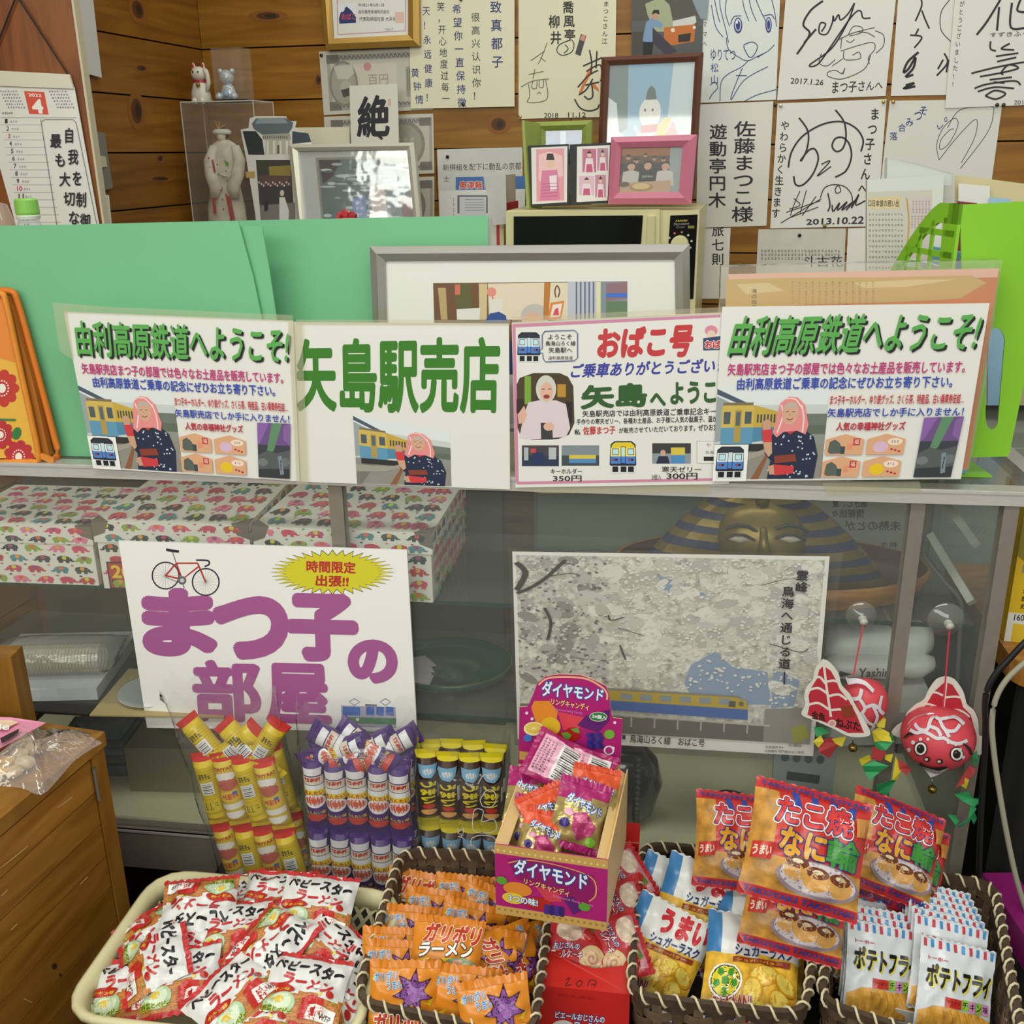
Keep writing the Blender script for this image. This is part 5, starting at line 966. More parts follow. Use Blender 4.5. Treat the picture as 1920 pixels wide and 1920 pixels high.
# ================================================================== posters on the showcase glass
qb = [(225, 1013), (764, 1030), (783, 1370), (278, 1362)]
GF = SF                                   # glass front lies 8 mm behind this plane
bd = sheet('foam_board_sign', qb, SF, .0045, .004, M('#f2f0ec', .5, var=.015, scale=4), 'white foam board sign with large purple characters and a red bicycle', 'sign')
p = Print(on(SF, .0045)); PU = '#a85a95'
for ch_, q_ in (('ま', [(277, 1109), (394, 1109), (400, 1221), (282, 1219)]), ('つ', [(409, 1126), (532, 1126), (535, 1228), (412, 1222)]), ('子', [(545, 1117), (662, 1120), (668, 1231), (548, 1228)]), ('の', [(658, 1201), (740, 1204), (741, 1274), (662, 1271)]), ('部', [(365, 1238), (484, 1240), (490, 1347), (372, 1345)]), ('屋', [(503, 1244), (612, 1247), (620, 1354), (506, 1350)])): p.text(ch_, q_, PU, .04 if ch_ in '部屋' else .068)
p.build('lettering', bd)
p = Print(on(SF, .0045)); st = []
for i in range(72):
    a_ = i * math.pi / 36; r_ = 1 if i % 2 == 0 else .76; st.append((625 + 113 * r_ * math.cos(a_), 1071 + 41 * r_ * math.sin(a_)))
p.poly([(625 + (x - 625) * 1.03, 1071 + (y - 1071) * 1.05) for x, y in st], '#2a2a3c').poly(st, '#d9cf2c')
p.text('時間限定', [(577, 1049), (668, 1052), (668, 1073), (577, 1070)], '#b9302c', .035).text('出張!!', [(595, 1076), (655, 1078), (654, 1098), (594, 1096)], '#b9302c', .035); p.build('starburst', bd)
p = Print(on(SF, .0045))
for cx_, cy_, r_ in ((313, 1077, 25), (388, 1089, 25)):
    p.line([(cx_ + r_ * math.cos(a), cy_ + r_ * math.sin(a)) for a in [i * math.pi / 12 for i in range(25)]], 2.6, '#24263a', False)
    for i in range(20): a_ = i * math.pi / 10; p.line([(cx_, cy_), (cx_ + r_ * math.cos(a_), cy_ + r_ * math.sin(a_))], .4, '#9a9aa6', False, up=0)
    p.up()
for l_ in ([(313, 1077), (333, 1054), (373, 1054)], [(333, 1054), (344, 1084), (375, 1060)], [(313, 1077), (344, 1084)], [(373, 1054), (388, 1089)], [(333, 1054), (344, 1084)]): p.line(l_, 3, '#b8322c', False)
p.line([(333, 1054), (326, 1032)], 1.4, '#55565e', False).line([(314, 1028), (322, 1030), (338, 1032)], 5, '#24263a').line([(370, 1048), (392, 1049), (394, 1056), (386, 1060)], 3, '#24263a').ell(344, 1086, 8, 8, '#6d6e78', 14).ell(344, 1086, 4, 4, '#c9c9cf', 10).line([(313, 1080), (344, 1092)], 1, '#3a3a44', False).line([(344, 1090), (348, 1100)], 1.6, '#6d6e78', False); p.build('printed_bicycle', bd)
p = Print(on(SF, .0045)); p.poly([(641, 1320), (743, 1323), (744, 1362), (642, 1359)], '#a9a4b8').poly([(642, 1341), (744, 1344), (744, 1356), (642, 1353)], '#3a7a4a')
for x0_, x1_ in ((644, 677), (688, 703), (707, 721), (725, 739)): p.poly([(x0_, 1322), (x1_, 1323), (x1_, 1339), (x0_, 1338)], '#4068b4')
p.poly([(686, 1317), (708, 1318), (708, 1322), (686, 1321)], '#7a7590')
for x_ in (666, 724): p.line([(x_, 1307), (x_ + 10, 1313), (x_, 1320), (x_ - 10, 1313), (x_, 1307)], 1.8, '#8a84a4', False)
for x_ in (650, 672): p.ell(x_, 1346, 3.2, 3.2, '#e6e4dd', 10)
p.build('printed_train', bd)
# ---- blossom poster
qp = [(961, 1033), (1555, 1042), (1524, 1416), (971, 1384)]
po = sheet('blossom_poster', qp, SF, .003, .0008, PAPER, 'poster of white cherry blossom over a yellow and blue train', 'poster')
p = Print(on(SF, .003)); im = [(968, 1039), (1546, 1049), (1516, 1392), (977, 1360)]
BLO = M('#c3c1b8', .6, var=.42, scale=95, name='blossom_print', detail=12)
n = p.sub(im); n.rect(0, 0, 1, 1, BLO)
for q_ in ([(.58, .6), (.66, .52), (.72, .6), (.84, .62), (.86, .8), (.6, .82), (.56, .7)], [(.42, .08), (.5, .12), (.62, .2), (.6, .24), (.5, .2), (.44, .14)], [(.86, .6), (.95, .66), (.94, .8), (.86, .82)], [(.2, .74), (.4, .78), (.4, .82), (.2, .8)]): n.poly(q_, '#8b9db6')
r_ = random.Random(11)
for i in range(230):
    x, y = r_.uniform(.02, .98), r_.uniform(.02, .72)
    if .55 < x < .86 and y > .55: continue
    n.ell(x, y, r_.uniform(.015, .05), r_.uniform(.015, .045), r_.choice(['#d6d4cb', '#cbc9c0', '#dddbd3', '#b5b3ab', '#c3c1b9'] if x > .25 else ['#a9a7a1', '#8d8b86', '#c3c1ba', '#b5b3ac']), 9, r_.uniform(0, 3)); n.up(-.9)
for i in range(1500):
    x, y = r_.uniform(0, 1), r_.uniform(0, .82)
    if (.57 < x < .86 and y > .56 and r_.random() < .45) or (y > .74 and .27 < x < .84): continue
    n.ell(x, y, r_.uniform(.003, .008), r_.uniform(.004, .010), r_.choice(['#dedcd3', '#d8d6cd', '#e2e0d8', '#dcd6cf', '#cfccc4'] if x > .3 else ['#c9c7c0', '#a9a7a2', '#d3d1ca', '#6f6d6a']), 6, r_.uniform(0, 3)); n.up(-.9)
for l_, w_ in (([(.0, .22), (.05, .18), (.1, .12), (.16, .02)], .014), ([(.1, .12), (.16, .1), (.2, .1)], .004), ([(.09, .3), (.11, .38), (.1, .48)], .01), ([(.3, .33), (.31, .36), (.35, .34)], .006), ([(.0, .04), (.03, .1), (.0, .2)], .02), ([(.33, .4), (.42, .44)], .003), ([(.8, .14), (.9, .1), (.96, .14)], .003), ([(.84, .46), (.94, .5), (.97, .48)], .004), ([(.34, .5), (.36, .58)], .006)): n.line(l_, w_, '#4a4744')
n.poly([(.28, .905), (.84, .915), (.84, 1), (.28, 1)], '#6b6963').rect(0, .86, .3, 1, '#7d7a74').poly([(.84, .82), (1, .8), (1, 1), (.84, 1)], '#8f8d86').poly([(.93, .92), (.98, .89), (1, .96), (.95, 1)], '#9a9a4a')
n.poly([(.3, .755), (.74, .765), (.775, .78), (.78, .83), (.3, .82)], '#b89f3c').poly([(.3, .815), (.78, .828), (.782, .885), (.3, .87)], '#4f6aa8').poly([(.3, .745), (.74, .755), (.76, .765), (.3, .758)], '#8a8578')
for i in range(6): n.poly([(.345 + i * .067, .772), (.385 + i * .067, .773), (.385 + i * .067, .808), (.345 + i * .067, .806)], '#8d949a')
n.rect(.715, .785, .738, .818, '#5a5a50').rect(.75, .786, .765, .81, '#6a6a60').poly([(.28, .885), (.86, .905), (.86, .915), (.28, .895)], '#b5b3ab')
for i in range(7): n.rect(.3 + i * .08, .9, .306 + i * .08, .96, '#a8a69e')
n.vtext('霊峰', .93, .05, .042, .06, '#1b1a26', .02, pitch=.066); n.vtext('鳥海へ通じる道', .888, .14, .042, .06, '#1b1a26', .02, dx=.001, pitch=.066); n.line([(.896, .61), (.898, .68)], .005, '#23222e', False)
p.text('鳥海山ろく線　おばこ号', [(1182, 1373), (1321, 1382), (1320, 1396), (1181, 1388)], '#1d1c20', .008); p.rect(1167, 1374, 1173, 1382, '#3a4060'); p.text('久保田', [(1477, 1389), (1501, 1390), (1501, 1397), (1477, 1396)], '#55535a'); p.text('写真提供 Bec.', (1434, 1394, 36, 5), '#3a3840'); p.text('企画製作 四門屋おばこ笑店', [(1433, 1401), (1506, 1404), (1506, 1409), (1433, 1406)], '#3a3840')
p.build('printed_picture', po)
sheet('clear_sleeve', [(955, 1024), (1578, 1034), (1532, 1424), (966, 1392)], SF, .0085, .0004, film('poster_sleeve', '#f2f2ee', .985, .05, 1.4, gl=.4), parent=po)
# ================================================================== inside the showcase
def sbox(fl, fr_, z, depth, h, y=.0):        # box standing on a shelf from two pixels of its front foot
    a, b = Z(*fl, z), Z(*fr_, z); u = (b - a); d = V((-u.y, u.x, 0)).normalized() * depth
    return a, u, d, h
EC = ['#d1486a', '#4f8790', '#8aa63a', '#c2456a', '#3c4a44', '#e07a9a', '#b8434a', '#2f3236']
def elephant(n, x, y, s_, c, c2, fl=1):
    q = lambda a, b: (x + fl * a * s_, y + b * s_)
    n.poly([q(-.5, .1), q(-.45, -.25), q(-.2, -.42), q(.05, -.4), q(.25, -.25), q(.38, 0), q(.42, .2), q(.5, .15), q(.55, .22), q(.45, .35), q(.3, .3), q(.22, .15), q(.2, .5), q(.02, .5), q(0, .25), q(-.15, .25), q(-.18, .5), q(-.4, .5), q(-.42, .2)], c)
    n.poly([q(-.15, -.38), q(.08, -.36), q(.05, .05), q(-.1, .1), q(-.2, -.1)], c2).ell(*q(.25, -.05), .03 * s_, .03 * s_, '#e8e6de', 6)
def elephants(n, cols, rows, asp, seed, s_=.9, fl=None):
    r_ = random.Random(seed); n2 = Print(lambda x, y, z: n.fn(x / cols, y / rows, z)); n2.mb = n.mb; n2.zz = n.zz
    for j in range(rows):
        for i in range(cols):
            c = EC[(i * 3 + j * 2 + seed) % len(EC)]; c2 = ['#e09a4a', '#c0455a', '#c9cf2c', '#9a4a7a', '#e0653a'][(i + j * 2 + seed) % 5]
            X, Y = i + .5 + (.25 if j % 2 else -.05), j + .5
            elephant(n2, min(max(X, .45), cols - .5), Y, .74, c, c2, 1 if (i + j) % 2 else -1)
            if X + .55 < cols: n2.ell(X + .55, Y - .4, .07, .07, EC[(i + j) % 8], 6)
def ebox(label, fl, fr_, z, depth, h, seed, cols, sides=True):
    a, u, d, h = sbox(fl, fr_, z + .0005, depth, h); t = thing('gift_box', label, 'box', a + u / 2 + d / 2, 'elephant print gift boxes')
    W_ = M('#dedbd2', .45, name='gift_wrap'); un = u.normalized(); dn = d.normalized()
    m = MB(); m.box(a, u, d, ez * h * .74, W_); m.build('box_body', t)
    m = MB(); m.box(a - un * .003 - dn * .003 + ez * h * .7, u + un * .006, d + dn * .006, ez * h * .3, W_); ld_ = m.build('lid', t)
    nf = -dn; p = Print(lambda x, y, z_: a + u * x + ez * h * .7 * (1 - y) + nf * z_); elephants(p, cols, 4, 1, seed); p.build('printed_elephants', t)
    p = Print(lambda x, y, z_: a + u * x + ez * h * (1 - .3 * y) + nf * (z_ + .003)); elephants(p, int(cols * 1.1), 2, 1, seed + 3); p.build('printed_elephants', t)
    p = Print(lambda x, y, z_: a + u * x + d * (1 - y) + ez * (h + z_)); elephants(p, cols, 6, 1, seed + 5); p.build('printed_elephants', t)
    p = Print(lambda x, y, z_: a + u + d * x + ez * h * (1 - y) + un * (z_ + .003)); elephants(p, cols + 1, 5, 1, seed + 7); p.build('printed_elephants', t)
    for c_ in (a, a + u):
        m = MB(); s_ = 1 if c_ is a else -1; q = c_ - un * .0035 * s_ - dn * .0035; m.prism([q + ez * h, q + un * .028 * s_ + ez * h, q + un * .02 * s_ + ez * h * .84, q + ez * h * .78], dn * .002, M('#8d857a', .3, .6)); m.prism([q + ez * (h + .0005), q + un * .028 * s_ + ez * (h + .0005), q + dn * .028 + ez * (h + .0005)], ez * .001, M('#8d857a', .3, .6)); m.build('metal_corner', t)
    return t
ebox('elephant print gift box at the far left of the upper shelf', (-75, 1089), (186, 1098), zs1, .20, .105, 1, 6)
t2 = ebox('elephant print gift box in the middle with a price sticker', (196, 1103), (476, 1110), zs1, .28, .118, 4, 6)
ebox('elephant print gift box right of the post on the upper shelf', (490, 1114), (812, 1130), zs1, .27, .118, 2, 7)
# sticker
a, u, d, h = sbox((196, 1103), (476, 1110), zs1 + .0005, .28, .118); p = Print(lambda x, y, z_: a + u * x + ez * h * .7 * (1 - y) - d.normalized() * (z_ + .0008)); p.poly([(.04, .42), (.3, .42), (.3, 1), (.04, 1)], '#2b2a4a').poly([(.05, .45), (.29, .45), (.29, .97), (.05, .97)], '#b8402c').text('200', (.07, .5, .2, .26), '#e6c93a', .03).rect(.06, .8, .28, .92, '#2b2a4a'); p.build('price_sticker', t2)
# pack of plastic cups on a paper stack (middle shelf, left)
def slab(name, label, cat, fl, fr_, z, depth, h, mat, parent=None):
    a, u, d, h = sbox(fl, fr_, z + .0005, depth, h); m = MB(); m.box(a, u, d, ez * h, mat); o = m.build(name, parent, loc=None if parent else a + u / 2 + d / 2 - ez * 0)
    if not parent: tag(o, label, cat)
    return a, u, d, h
slab('paper_stack', 'stack of white paper under the cup packet on the middle shelf', 'paper stack', (-60, 1318), (184, 1312), zs2 + .005, .22, .022, M('#c3c6c8', .6, var=.08, scale=90, stretch=(.2, .2, 8)))
slab('dark_folder', 'dark folder under the paper stack', 'folder', (-60, 1330), (166, 1343), zs2, .2, .004, M('#2a2722', .6))
a, u, d, h = sbox((-40, 1290), (200, 1282), zs2 + .0275, .16, .05)
cp = thing('cup_packet', 'clear bag with a row of nested clear plastic cups', 'plastic cups', a + u / 2)
CUPM = film('cup_plastic', '#e6ddc9', .62, .12, 1.5, gl=1.6)
for i in range(34):
    c_ = a + u * (.04 + i * .026) + d * .28; m = MB(); m.loft([(c_ + ez * .028, ez * .027, d.normalized() * .027), (c_ + u.normalized() * .004 + ez * .028, ez * .026, d.normalized() * .026)], CUPM, 14, False); m.build('cup_rim', cp)
m = MB(); m.loft([(a + d * .3 + ez * .03, ez * .03, d * .25), (a + u * .3 + d * .34 + ez * .032, ez * .031, d * .3), (a + u * .95 + d * .34 + ez * .03, ez * .029, d * .3), (a + u * 1.0 + d * .5 + ez * .02, ez * .012, d * .4)], film('bag_film', '#e9e6da', .86, .1, 1.5, .5, 45, gl=1.4), 18); m.build('clear_bag', cp, smooth=True)
slab('kraft_board', 'kraft brown card lying on the middle shelf beside the sign', 'board', (168, 1343), (420, 1347), zs2 + .0042, .16, .003, M('#a8966a', .7))
# white plate behind the board edge
c_ = Z(292, 1300, zs2 + .008); m = MB(); m.lathe(c_, [(0, .002), (.045, .002), (.06, .008), (.062, .008), (.046, 0), (0, 0)], M('#a9adac', .4), 28); tag(m.build('pale_plate', loc=c_, smooth=True), 'pale dish half hidden by the foam board sign', 'dish')
# green tray
cT = Z(842, 1240, zs2 + .02); u = ex * .0; rx_, ry_ = (Z(965, 1240, zs2 + .02) - cT).length * .98, .098
tr = thing('oval_tray', 'dark green oval tray with a gold rim on the middle shelf', 'tray', V((cT.x, cT.y, zs2)))
def oval(rx, ry, z): return (V((cT.x, cT.y, zs2 + z)), ex * rx, ey * ry)
TG = M('#1d4a3c', .25, name='green_lacquer', var=.1, scale=6)
m = MB(); m.loft([oval(rx_ * .86, ry_ * .84, .001), oval(rx_ * .98, ry_ * .97, .014), oval(rx_, ry_, .022), oval(rx_ * .975, ry_ * .97, .022), oval(rx_ * .95, ry_ * .94, .012), oval(rx_ * .85, ry_ * .83, .006), oval(.01, .01, .006)], TG, 44); m.build('tray_body', tr, smooth=True)
m = MB(); m.loft([oval(rx_ * .985, ry_ * .98, .0222), oval(rx_ * .985, ry_ * .98, .0232), oval(rx_ * .972, ry_ * .967, .0232), oval(rx_ * .972, ry_ * .967, .0222)], M('#b09a4c', .3, .7), 44, False); m.build('gold_rim', tr)
for i in range(4):
    c_ = Z(795 + i * 3, 1284 - i * 8, zs2 + .009 + i * .0009); m = MB(); m.box(c_ - ex * .05, ex * .06 + ey * .008 * i, ey * .035 - ex * .01 * i, ez * .0006, M('#b9b3b8', .6)); tag(m.build('paper_card', loc=c_), ('lowest', 'second lowest', 'second highest', 'top')[i] + ' pale card in the small pile on the green tray', 'card')
# pharaoh mask box
MPn = SF.moved(-.17); km = at2(MPn)
cM = MPn.at(1420, 1010); 
mk = thing('pharaoh_mask', 'gold and navy pharaoh mask ornament on the upper shelf', 'mask', V((cM.x, cM.y, zs1 + .006)))
GD = M('#8a7436', .35, .55, name='antique_gold', var=.15, scale=25); NV = M('#2b2d58', .45, name='navy_stripe')
zb_ = zs1 + .004
def mr(y, rx, ry, dx=0., off=0.): c = MPn.at(1425 + dx, y, off); return (c, ex * rx * km, ey * ry * km)
# headdress of alternate bands
prof = [(925, 40, 30), (940, 82, 44), (960, 118, 52), (985, 150, 56), (1010, 176, 60), (1040, 205, 62), (1065, 226, 62), (1090, 246, 62), (1108, 258, 60), (1122, 266, 56)]
for i, (q0, q1) in enumerate(zip(prof, prof[1:])):
    m = MB(); m.loft([mr(*q0, off=-.02), mr((q0[0] + q1[0]) / 2, (q0[1] + q1[1]) / 2, (q0[2] + q1[2]) / 2, off=-.02)], NV, 30); m.build('headdress_band', mk, smooth=False)
    m = MB(); m.loft([mr((q0[0] + q1[0]) / 2, (q0[1] + q1[1]) / 2 + 1, (q0[2] + q1[2]) / 2 + 1, off=-.02), mr(q1[0], q1[1] + 1, q1[2] + 1, off=-.02)], GD, 30); m.build('headdress_band', mk)
m = MB(); m.loft([mr(938, 20, 20, off=.012), mr(950, 60, 40, off=.014), mr(975, 78, 58, off=.014), mr(1000, 84, 66, off=.014), mr(1030, 80, 66, off=.014), mr(1060, 66, 58, off=.016), mr(1090, 44, 46, off=.02), mr(1105, 20, 30, off=.02)], GD, 26); m.build('face', mk, smooth=True)
m = MB(); m.loft([mr(965, 6, 8, off=.06), mr(990, 10, 16, off=.062), mr(1010, 17, 24, off=.062), mr(1018, 12, 14, off=.058)], GD, 10); m.build('nose', mk, smooth=True)
for sx in (-1, 1):
    m = MB(); c_ = MPn.at(1427 + sx * 46, 985, .060); m.loft([(c_ - ex * 25 * km, ez * 1 * km, ey * 2 * km), (c_, ez * 9 * km, ey * 9 * km), (c_ + ex * 25 * km, ez * 1 * km, ey * 2 * km)], M('#c9b9ae', .3), 10); e_ = m.build('eye', mk, smooth=True)
    m = MB(); m.tube([c_ + ex * x * km + ez * y * km + SF.n * .006 for x, y in ((-26, 2), (-10, 10), (8, 10), (28, 0))], .0022, M('#1c1a1c', .5), 6); m.build('eyeliner', e_)
    m = MB(); m.tube([c_ + ex * x * km + ez * y * km - SF.n * .002 for x, y in ((-26, 18), (-6, 26), (14, 24), (32, 14))], .003, M('#24222c', .5), 6); m.build('eyebrow', mk)
m = MB(); m.ball(MPn.at(1428, 930, .02), 14 * km, GD, 10, 6); m.build('crown_ornament', mk, smooth=True)
# wooden bowl-shaped dish with dark red inside behind the mask
cB = SF.moved(-.19).at(1440, 1100); cB = V((cB.x, cB.y, zs1 + .0005))
wbw = thing('wooden_basin', 'oval wooden basin with dark red lining behind the mask', 'basin', cB)
LWD = wood('#a8793f', '#8a5c28', 'light_wood', 6, (2, 2, 8)); RED_ = M('#4f1b1b', .5)
def ov(rx, ry, z): return (cB + ez * z, ex * rx * km, ey * ry * km)
m = MB(); m.loft([ov(285, 142, 0), ov(298, 150, .018), ov(304, 154, .036), ov(296, 148, .036)], LWD, 44, False); m.build('basin_side', wbw, smooth=True)
m = MB(); m.loft([ov(296, 148, .036), ov(288, 144, .018), ov(276, 136, .005), ov(3, 3, .005)], RED_, 44, False); m.build('basin_lining', wbw, smooth=True)
# hand lettered sheet on the rear door, seen from behind
RP = SF.moved(-DP + .053)
o = sheet('lettered_sheet', [(1495, 905), (1715, 905), (1690, 1065), (1495, 1045)], RP, .002, .001, M('#a9aca4', .6), 'pale sheet with mirrored brush writing at the rear of the showcase', 'sheet')
p = Print(on(RP, .002)); mir = lambda t, x, y, w_, h_: p.text(t, [(x + w_, y), (x, y), (x, y + h_), (x + w_, y + h_)], '#33342f', .02)
mir('(キリン)はとく館', 1580, 924, 106, 10); mir('過ぎし、夏', 1560, 936, 66, 14); mir('情報誌々', 1560, 954, 60, 16); mir('未熟のとが', 1584, 976, 104, 18); mir('松々', 1652, 1015, 30, 10); p.build('mirrored_writing', o)
sheet('grey_sheet', [(1008, 918), (1330, 918), (1330, 1130), (1008, 1130)], RP.moved(.004), 0, .001, M('#7d8577', .5), 'grey card hung at the rear of the showcase above the poster', 'sheet')
# white rolled bags on the middle shelf, right
def roll(label, x0, y0, x1, y1, r_, txt=None, yb=.0):
    P_ = SF.moved(-.12 - yb); a, b = P_.at(x0, y0), P_.at(x1, y1); n_ = 9; m = MB()
    m.loft([(a.lerp(b, i / n_) + ez * .002 * math.sin(i * 2.3), ez * r_ * (.55 if i in (0, n_) else 1), -SF.n * r_ * (.6 if i in (0, n_) else 1.1)) for i in range(n_ + 1)], M('#c6c8c4', .4, var=.05, scale=14, bump=.4, name='white_film_roll'), 16); o = m.build('plastic_bag_roll', loc=(a + b) / 2 - ez * r_, smooth=True); tag(o, label, 'bag roll')
    if txt:
        p = Print(lambda x, y, z_: a.lerp(b, x) + SF.n * (r_ * 1.1 * math.cos((y - .5) * 1.6) + z_ + .0006) + ez * r_ * math.sin(-(y - .5) * 1.6)); p.text(txt, (.3, .28, .36, .5), '#2c2c2e', .015); p.poly([(.02, .5), (.12, .5), (.12, .38), (.24, .58), (.12, .78), (.12, .66), (.02, .66)], '#2c2c2e'); p.build('lettering', o)
roll('thick white plastic roll under the glass shelf at the right', 1545, 1208, 1745, 1200, .034, None, .04)
roll('white plastic roll printed with black lettering at the right', 1545, 1250, 1750, 1246, .02, 'Yashima')
for i, (q_, l) in enumerate((([(1560, 1300), (1740, 1290), (1735, 1330), (1560, 1340)], 'white leaflets stacked under the rolled bags'),)):
    P_ = SF.moved(-.10); o = sheet('leaflet_stack', q_, P_, 0, .12, M('#bfc2bf', .6), l, 'leaflets'); p = Print(on(P_, 0)); p.text('FAX 02', [(1690, 1300), (1650, 1303), (1650, 1312), (1690, 1309)], '#4a4a4c', .01); p.scribble(1600, 1312, 90, 10, 12, '#6a6a6c', 1); p.build('printed_text', o)
slab('leaflet_box', 'pale box holding the leaflets on the middle shelf', 'box', (1555, 1400), (1745, 1392), zs2, .13, .055, M('#b3b6b1', .6))
# bottom compartment
slab('folded_cloth', 'folded blue grey towels at the left of the bottom compartment', 'towels', (120, 1462), (240, 1462), zfl - .004, .14, .03, M('#6d7a88', .8, var=.2, scale=40))
for i in range(4):
    a, u, d, h = sbox((126, 1462), (238, 1464), zfl - .003, .13, .02); m = MB(); zz = .0305 + i * .017; m.loft([(a + u * .02 + d * .1 + ez * (zz + .008), ez * .008, u * .0 + d * .1), (a + u * .02 + d * .5 + ez * (zz + .008), ez * .009, u * .05), (a + u * .5 + d * .5 + ez * (zz + .008), ez * .009, d * .5), (a + u * .98 + d * .5 + ez * (zz + .008), ez * .008, d * .48)], M(('#77828f', '#8a95a0', '#6a7683', '#7d8894')[i], .85, var=.15, scale=50), 14); tag(m.build('folded_towel', loc=a + u * .5, smooth=True), ('lowest', 'second lowest', 'second highest', 'topmost')[i] + ' folded blue grey towel at the left of the bottom compartment', 'towel')
slab('cardboard_divider', 'tall beige card box in the bottom compartment left of the yellow snacks', 'box', (246, 1490), (420, 1494), zfl - .004, .18, .10, M('#8f8a6c', .6, var=.05, scale=6))
# lacquered black box with laced edge
LP = SF.moved(-.13); kl = at2(LP)
c_ = LP.at(1150, 1500); c_ = V((c_.x, c_.y, zfl + .001))
lb = thing('black_lacquer_drum', 'black lacquered drum with a laced band behind the candy box', 'drum', c_)
m = MB(); hh = LP.at(1150, 1400).z - c_.z; cc = c_ + ez * hh * .55
m.loft([(c_ + ez * .002, ex * 50 * kl, ey * 40 * kl), (c_ + ez * hh * .15, ex * 86 * kl, ey * 60 * kl), (cc, ex * 104 * kl, ey * 70 * kl), (c_ + ez * hh * .85, ex * 92 * kl, ey * 62 * kl), (c_ + ez * hh * 1.05, ex * 60 * kl, ey * 42 * kl), (c_ + ez * hh * 1.1, ex * 10 * kl, ey * 8 * kl)], M('#17181a', .12, name='black_lacquer', coat=.5), 30); m.build('drum_body', lb, smooth=True)
m = MB(); 
for i in range(16): a_ = -.9 + i * .115; q = cc + SF.n * 68 * kl * math.cos(a_) + ex * 52 * kl * 1.0 + ez * hh * .62 * math.sin(a_); m.ball(q, .005, M('#3d3f3a', .4), 8, 5)
m.build('lacing', lb, smooth=True)
m = MB(); m.loft([(cc + ex * -40 * kl + SF.n * 58 * kl + ez * -.03, ex * 40 * kl, ez * .03), (cc + ex * -40 * kl + SF.n * 66 * kl + ez * -.03, ex * 38 * kl, ez * .028)], M('#5a1c20', .3), 20); m.build('red_panel', lb)
# wrapped dark bowl
c_ = SF.moved(-.14).at(1370, 1480); c_ = V((c_.x, c_.y, zfl + .001)); kq = at2(SF.moved(-.14))
wr = thing('wrapped_bowl', 'dark round bowl wrapped in crinkled clear film in the bottom compartment', 'bowl', c_)
m = MB(); m.loft([(c_ + ez * 8 * kq, ex * 20 * kq, ey * 18 * kq), (c_ + ez * 22 * kq, ex * 38 * kq, ey * 34 * kq), (c_ + ez * 46 * kq, ex * 44 * kq, ey * 40 * kq), (c_ + ez * 60 * kq, ex * 38 * kq, ey * 34 * kq)], M('#2e2a26', .2), 22); m.lathe(c_, [(0, 0), (18 * kq, 0), (20 * kq, 8 * kq)], M('#2e2a26', .2), 20); m.build('bowl_body', wr, smooth=True)
m = MB(); r_ = random.Random(4); m.grid(lambda u, v: c_ + ex * (u - .5) * 110 * kq + ey * (v - .5) * 60 * kq + ez * ((62 + 8 * r_.uniform(-1, 1) - 26 * abs(u - .5) ** 1.5 * 2) * kq), 12, 8, film('crinkle_film', '#d5d2e6', .55, .08, 1.5, .6, 60, gl=2)); m.build('film_wrap', wr)
# label printer / calculator
CPn = Pl(SF.moved(-.07).o, lean(SF.n, 40)); cq = CPn.at(1500, 1450)
DP_ = Pl(Z(1500, 1490, zfl + .03), lean(SF.n, 35))
dv_ = thing('desk_calculator', 'pale grey desk calculator with dark display in the bottom compartment', 'calculator', Z(1500, 1500, zfl))
m = MB(); m.prism([DP_.at(x, y) for x, y in [(1452, 1400), (1570, 1408), (1560, 1495), (1448, 1480)]], -DP_.n * .012, M('#9fa8a6', .5)); m.build('housing', dv_)
p = Print(on(DP_, 0)); p.poly([(1476, 1446), (1538, 1454), (1535, 1470), (1474, 1462)], '#23282a'); [p.ell(1472 + i * 22, 1420 + i * 1.5, 8, 8, '#3c4654', 12) for i in range(4)]; p.scribble(1462, 1484, 30, 3, 5, '#5a6266', .8); p.build('display', dv_)
m = MB(); q = Z(1500, 1470, zfl); m.box(q - ex * .04 + ey * .0, ex * .08, ey * .04, ez * .03, M('#8f9896', .5)); m.build('stand', dv_)
# cable and white frame parts seen at the right end
m = MB(); 
for (q0, q1) in (((1745, 1003), (1822, 1130)), ((1768, 935), (1830, 1020))): a, b = SF.moved(-.16).at(*q0), SF.moved(-.05).at(*q1); m.tube([a, b], .008, M('#9a9c94', .5), 4)
tag(m.build('support_bar', loc=SF.moved(-.1).at(1790, 1060)), 'pale support bars leaning inside the right end of the showcase', 'bar')
m = MB(); m.tube([SF.moved(-.05).at(x, y) for x, y in spline([(1736, 1010), (1731, 1030), (1733, 1045), (1770, 1090), (1802, 1130), (1800, 1180), (1797, 1240), (1794, 1290)], 4)], .003, M('#4a4c48', .6), 6); tag(m.build('grey_cable', loc=SF.moved(-.05).at(1797, 1250), smooth=True), 'thin grey cable hanging inside the right end of the showcase', 'cable')
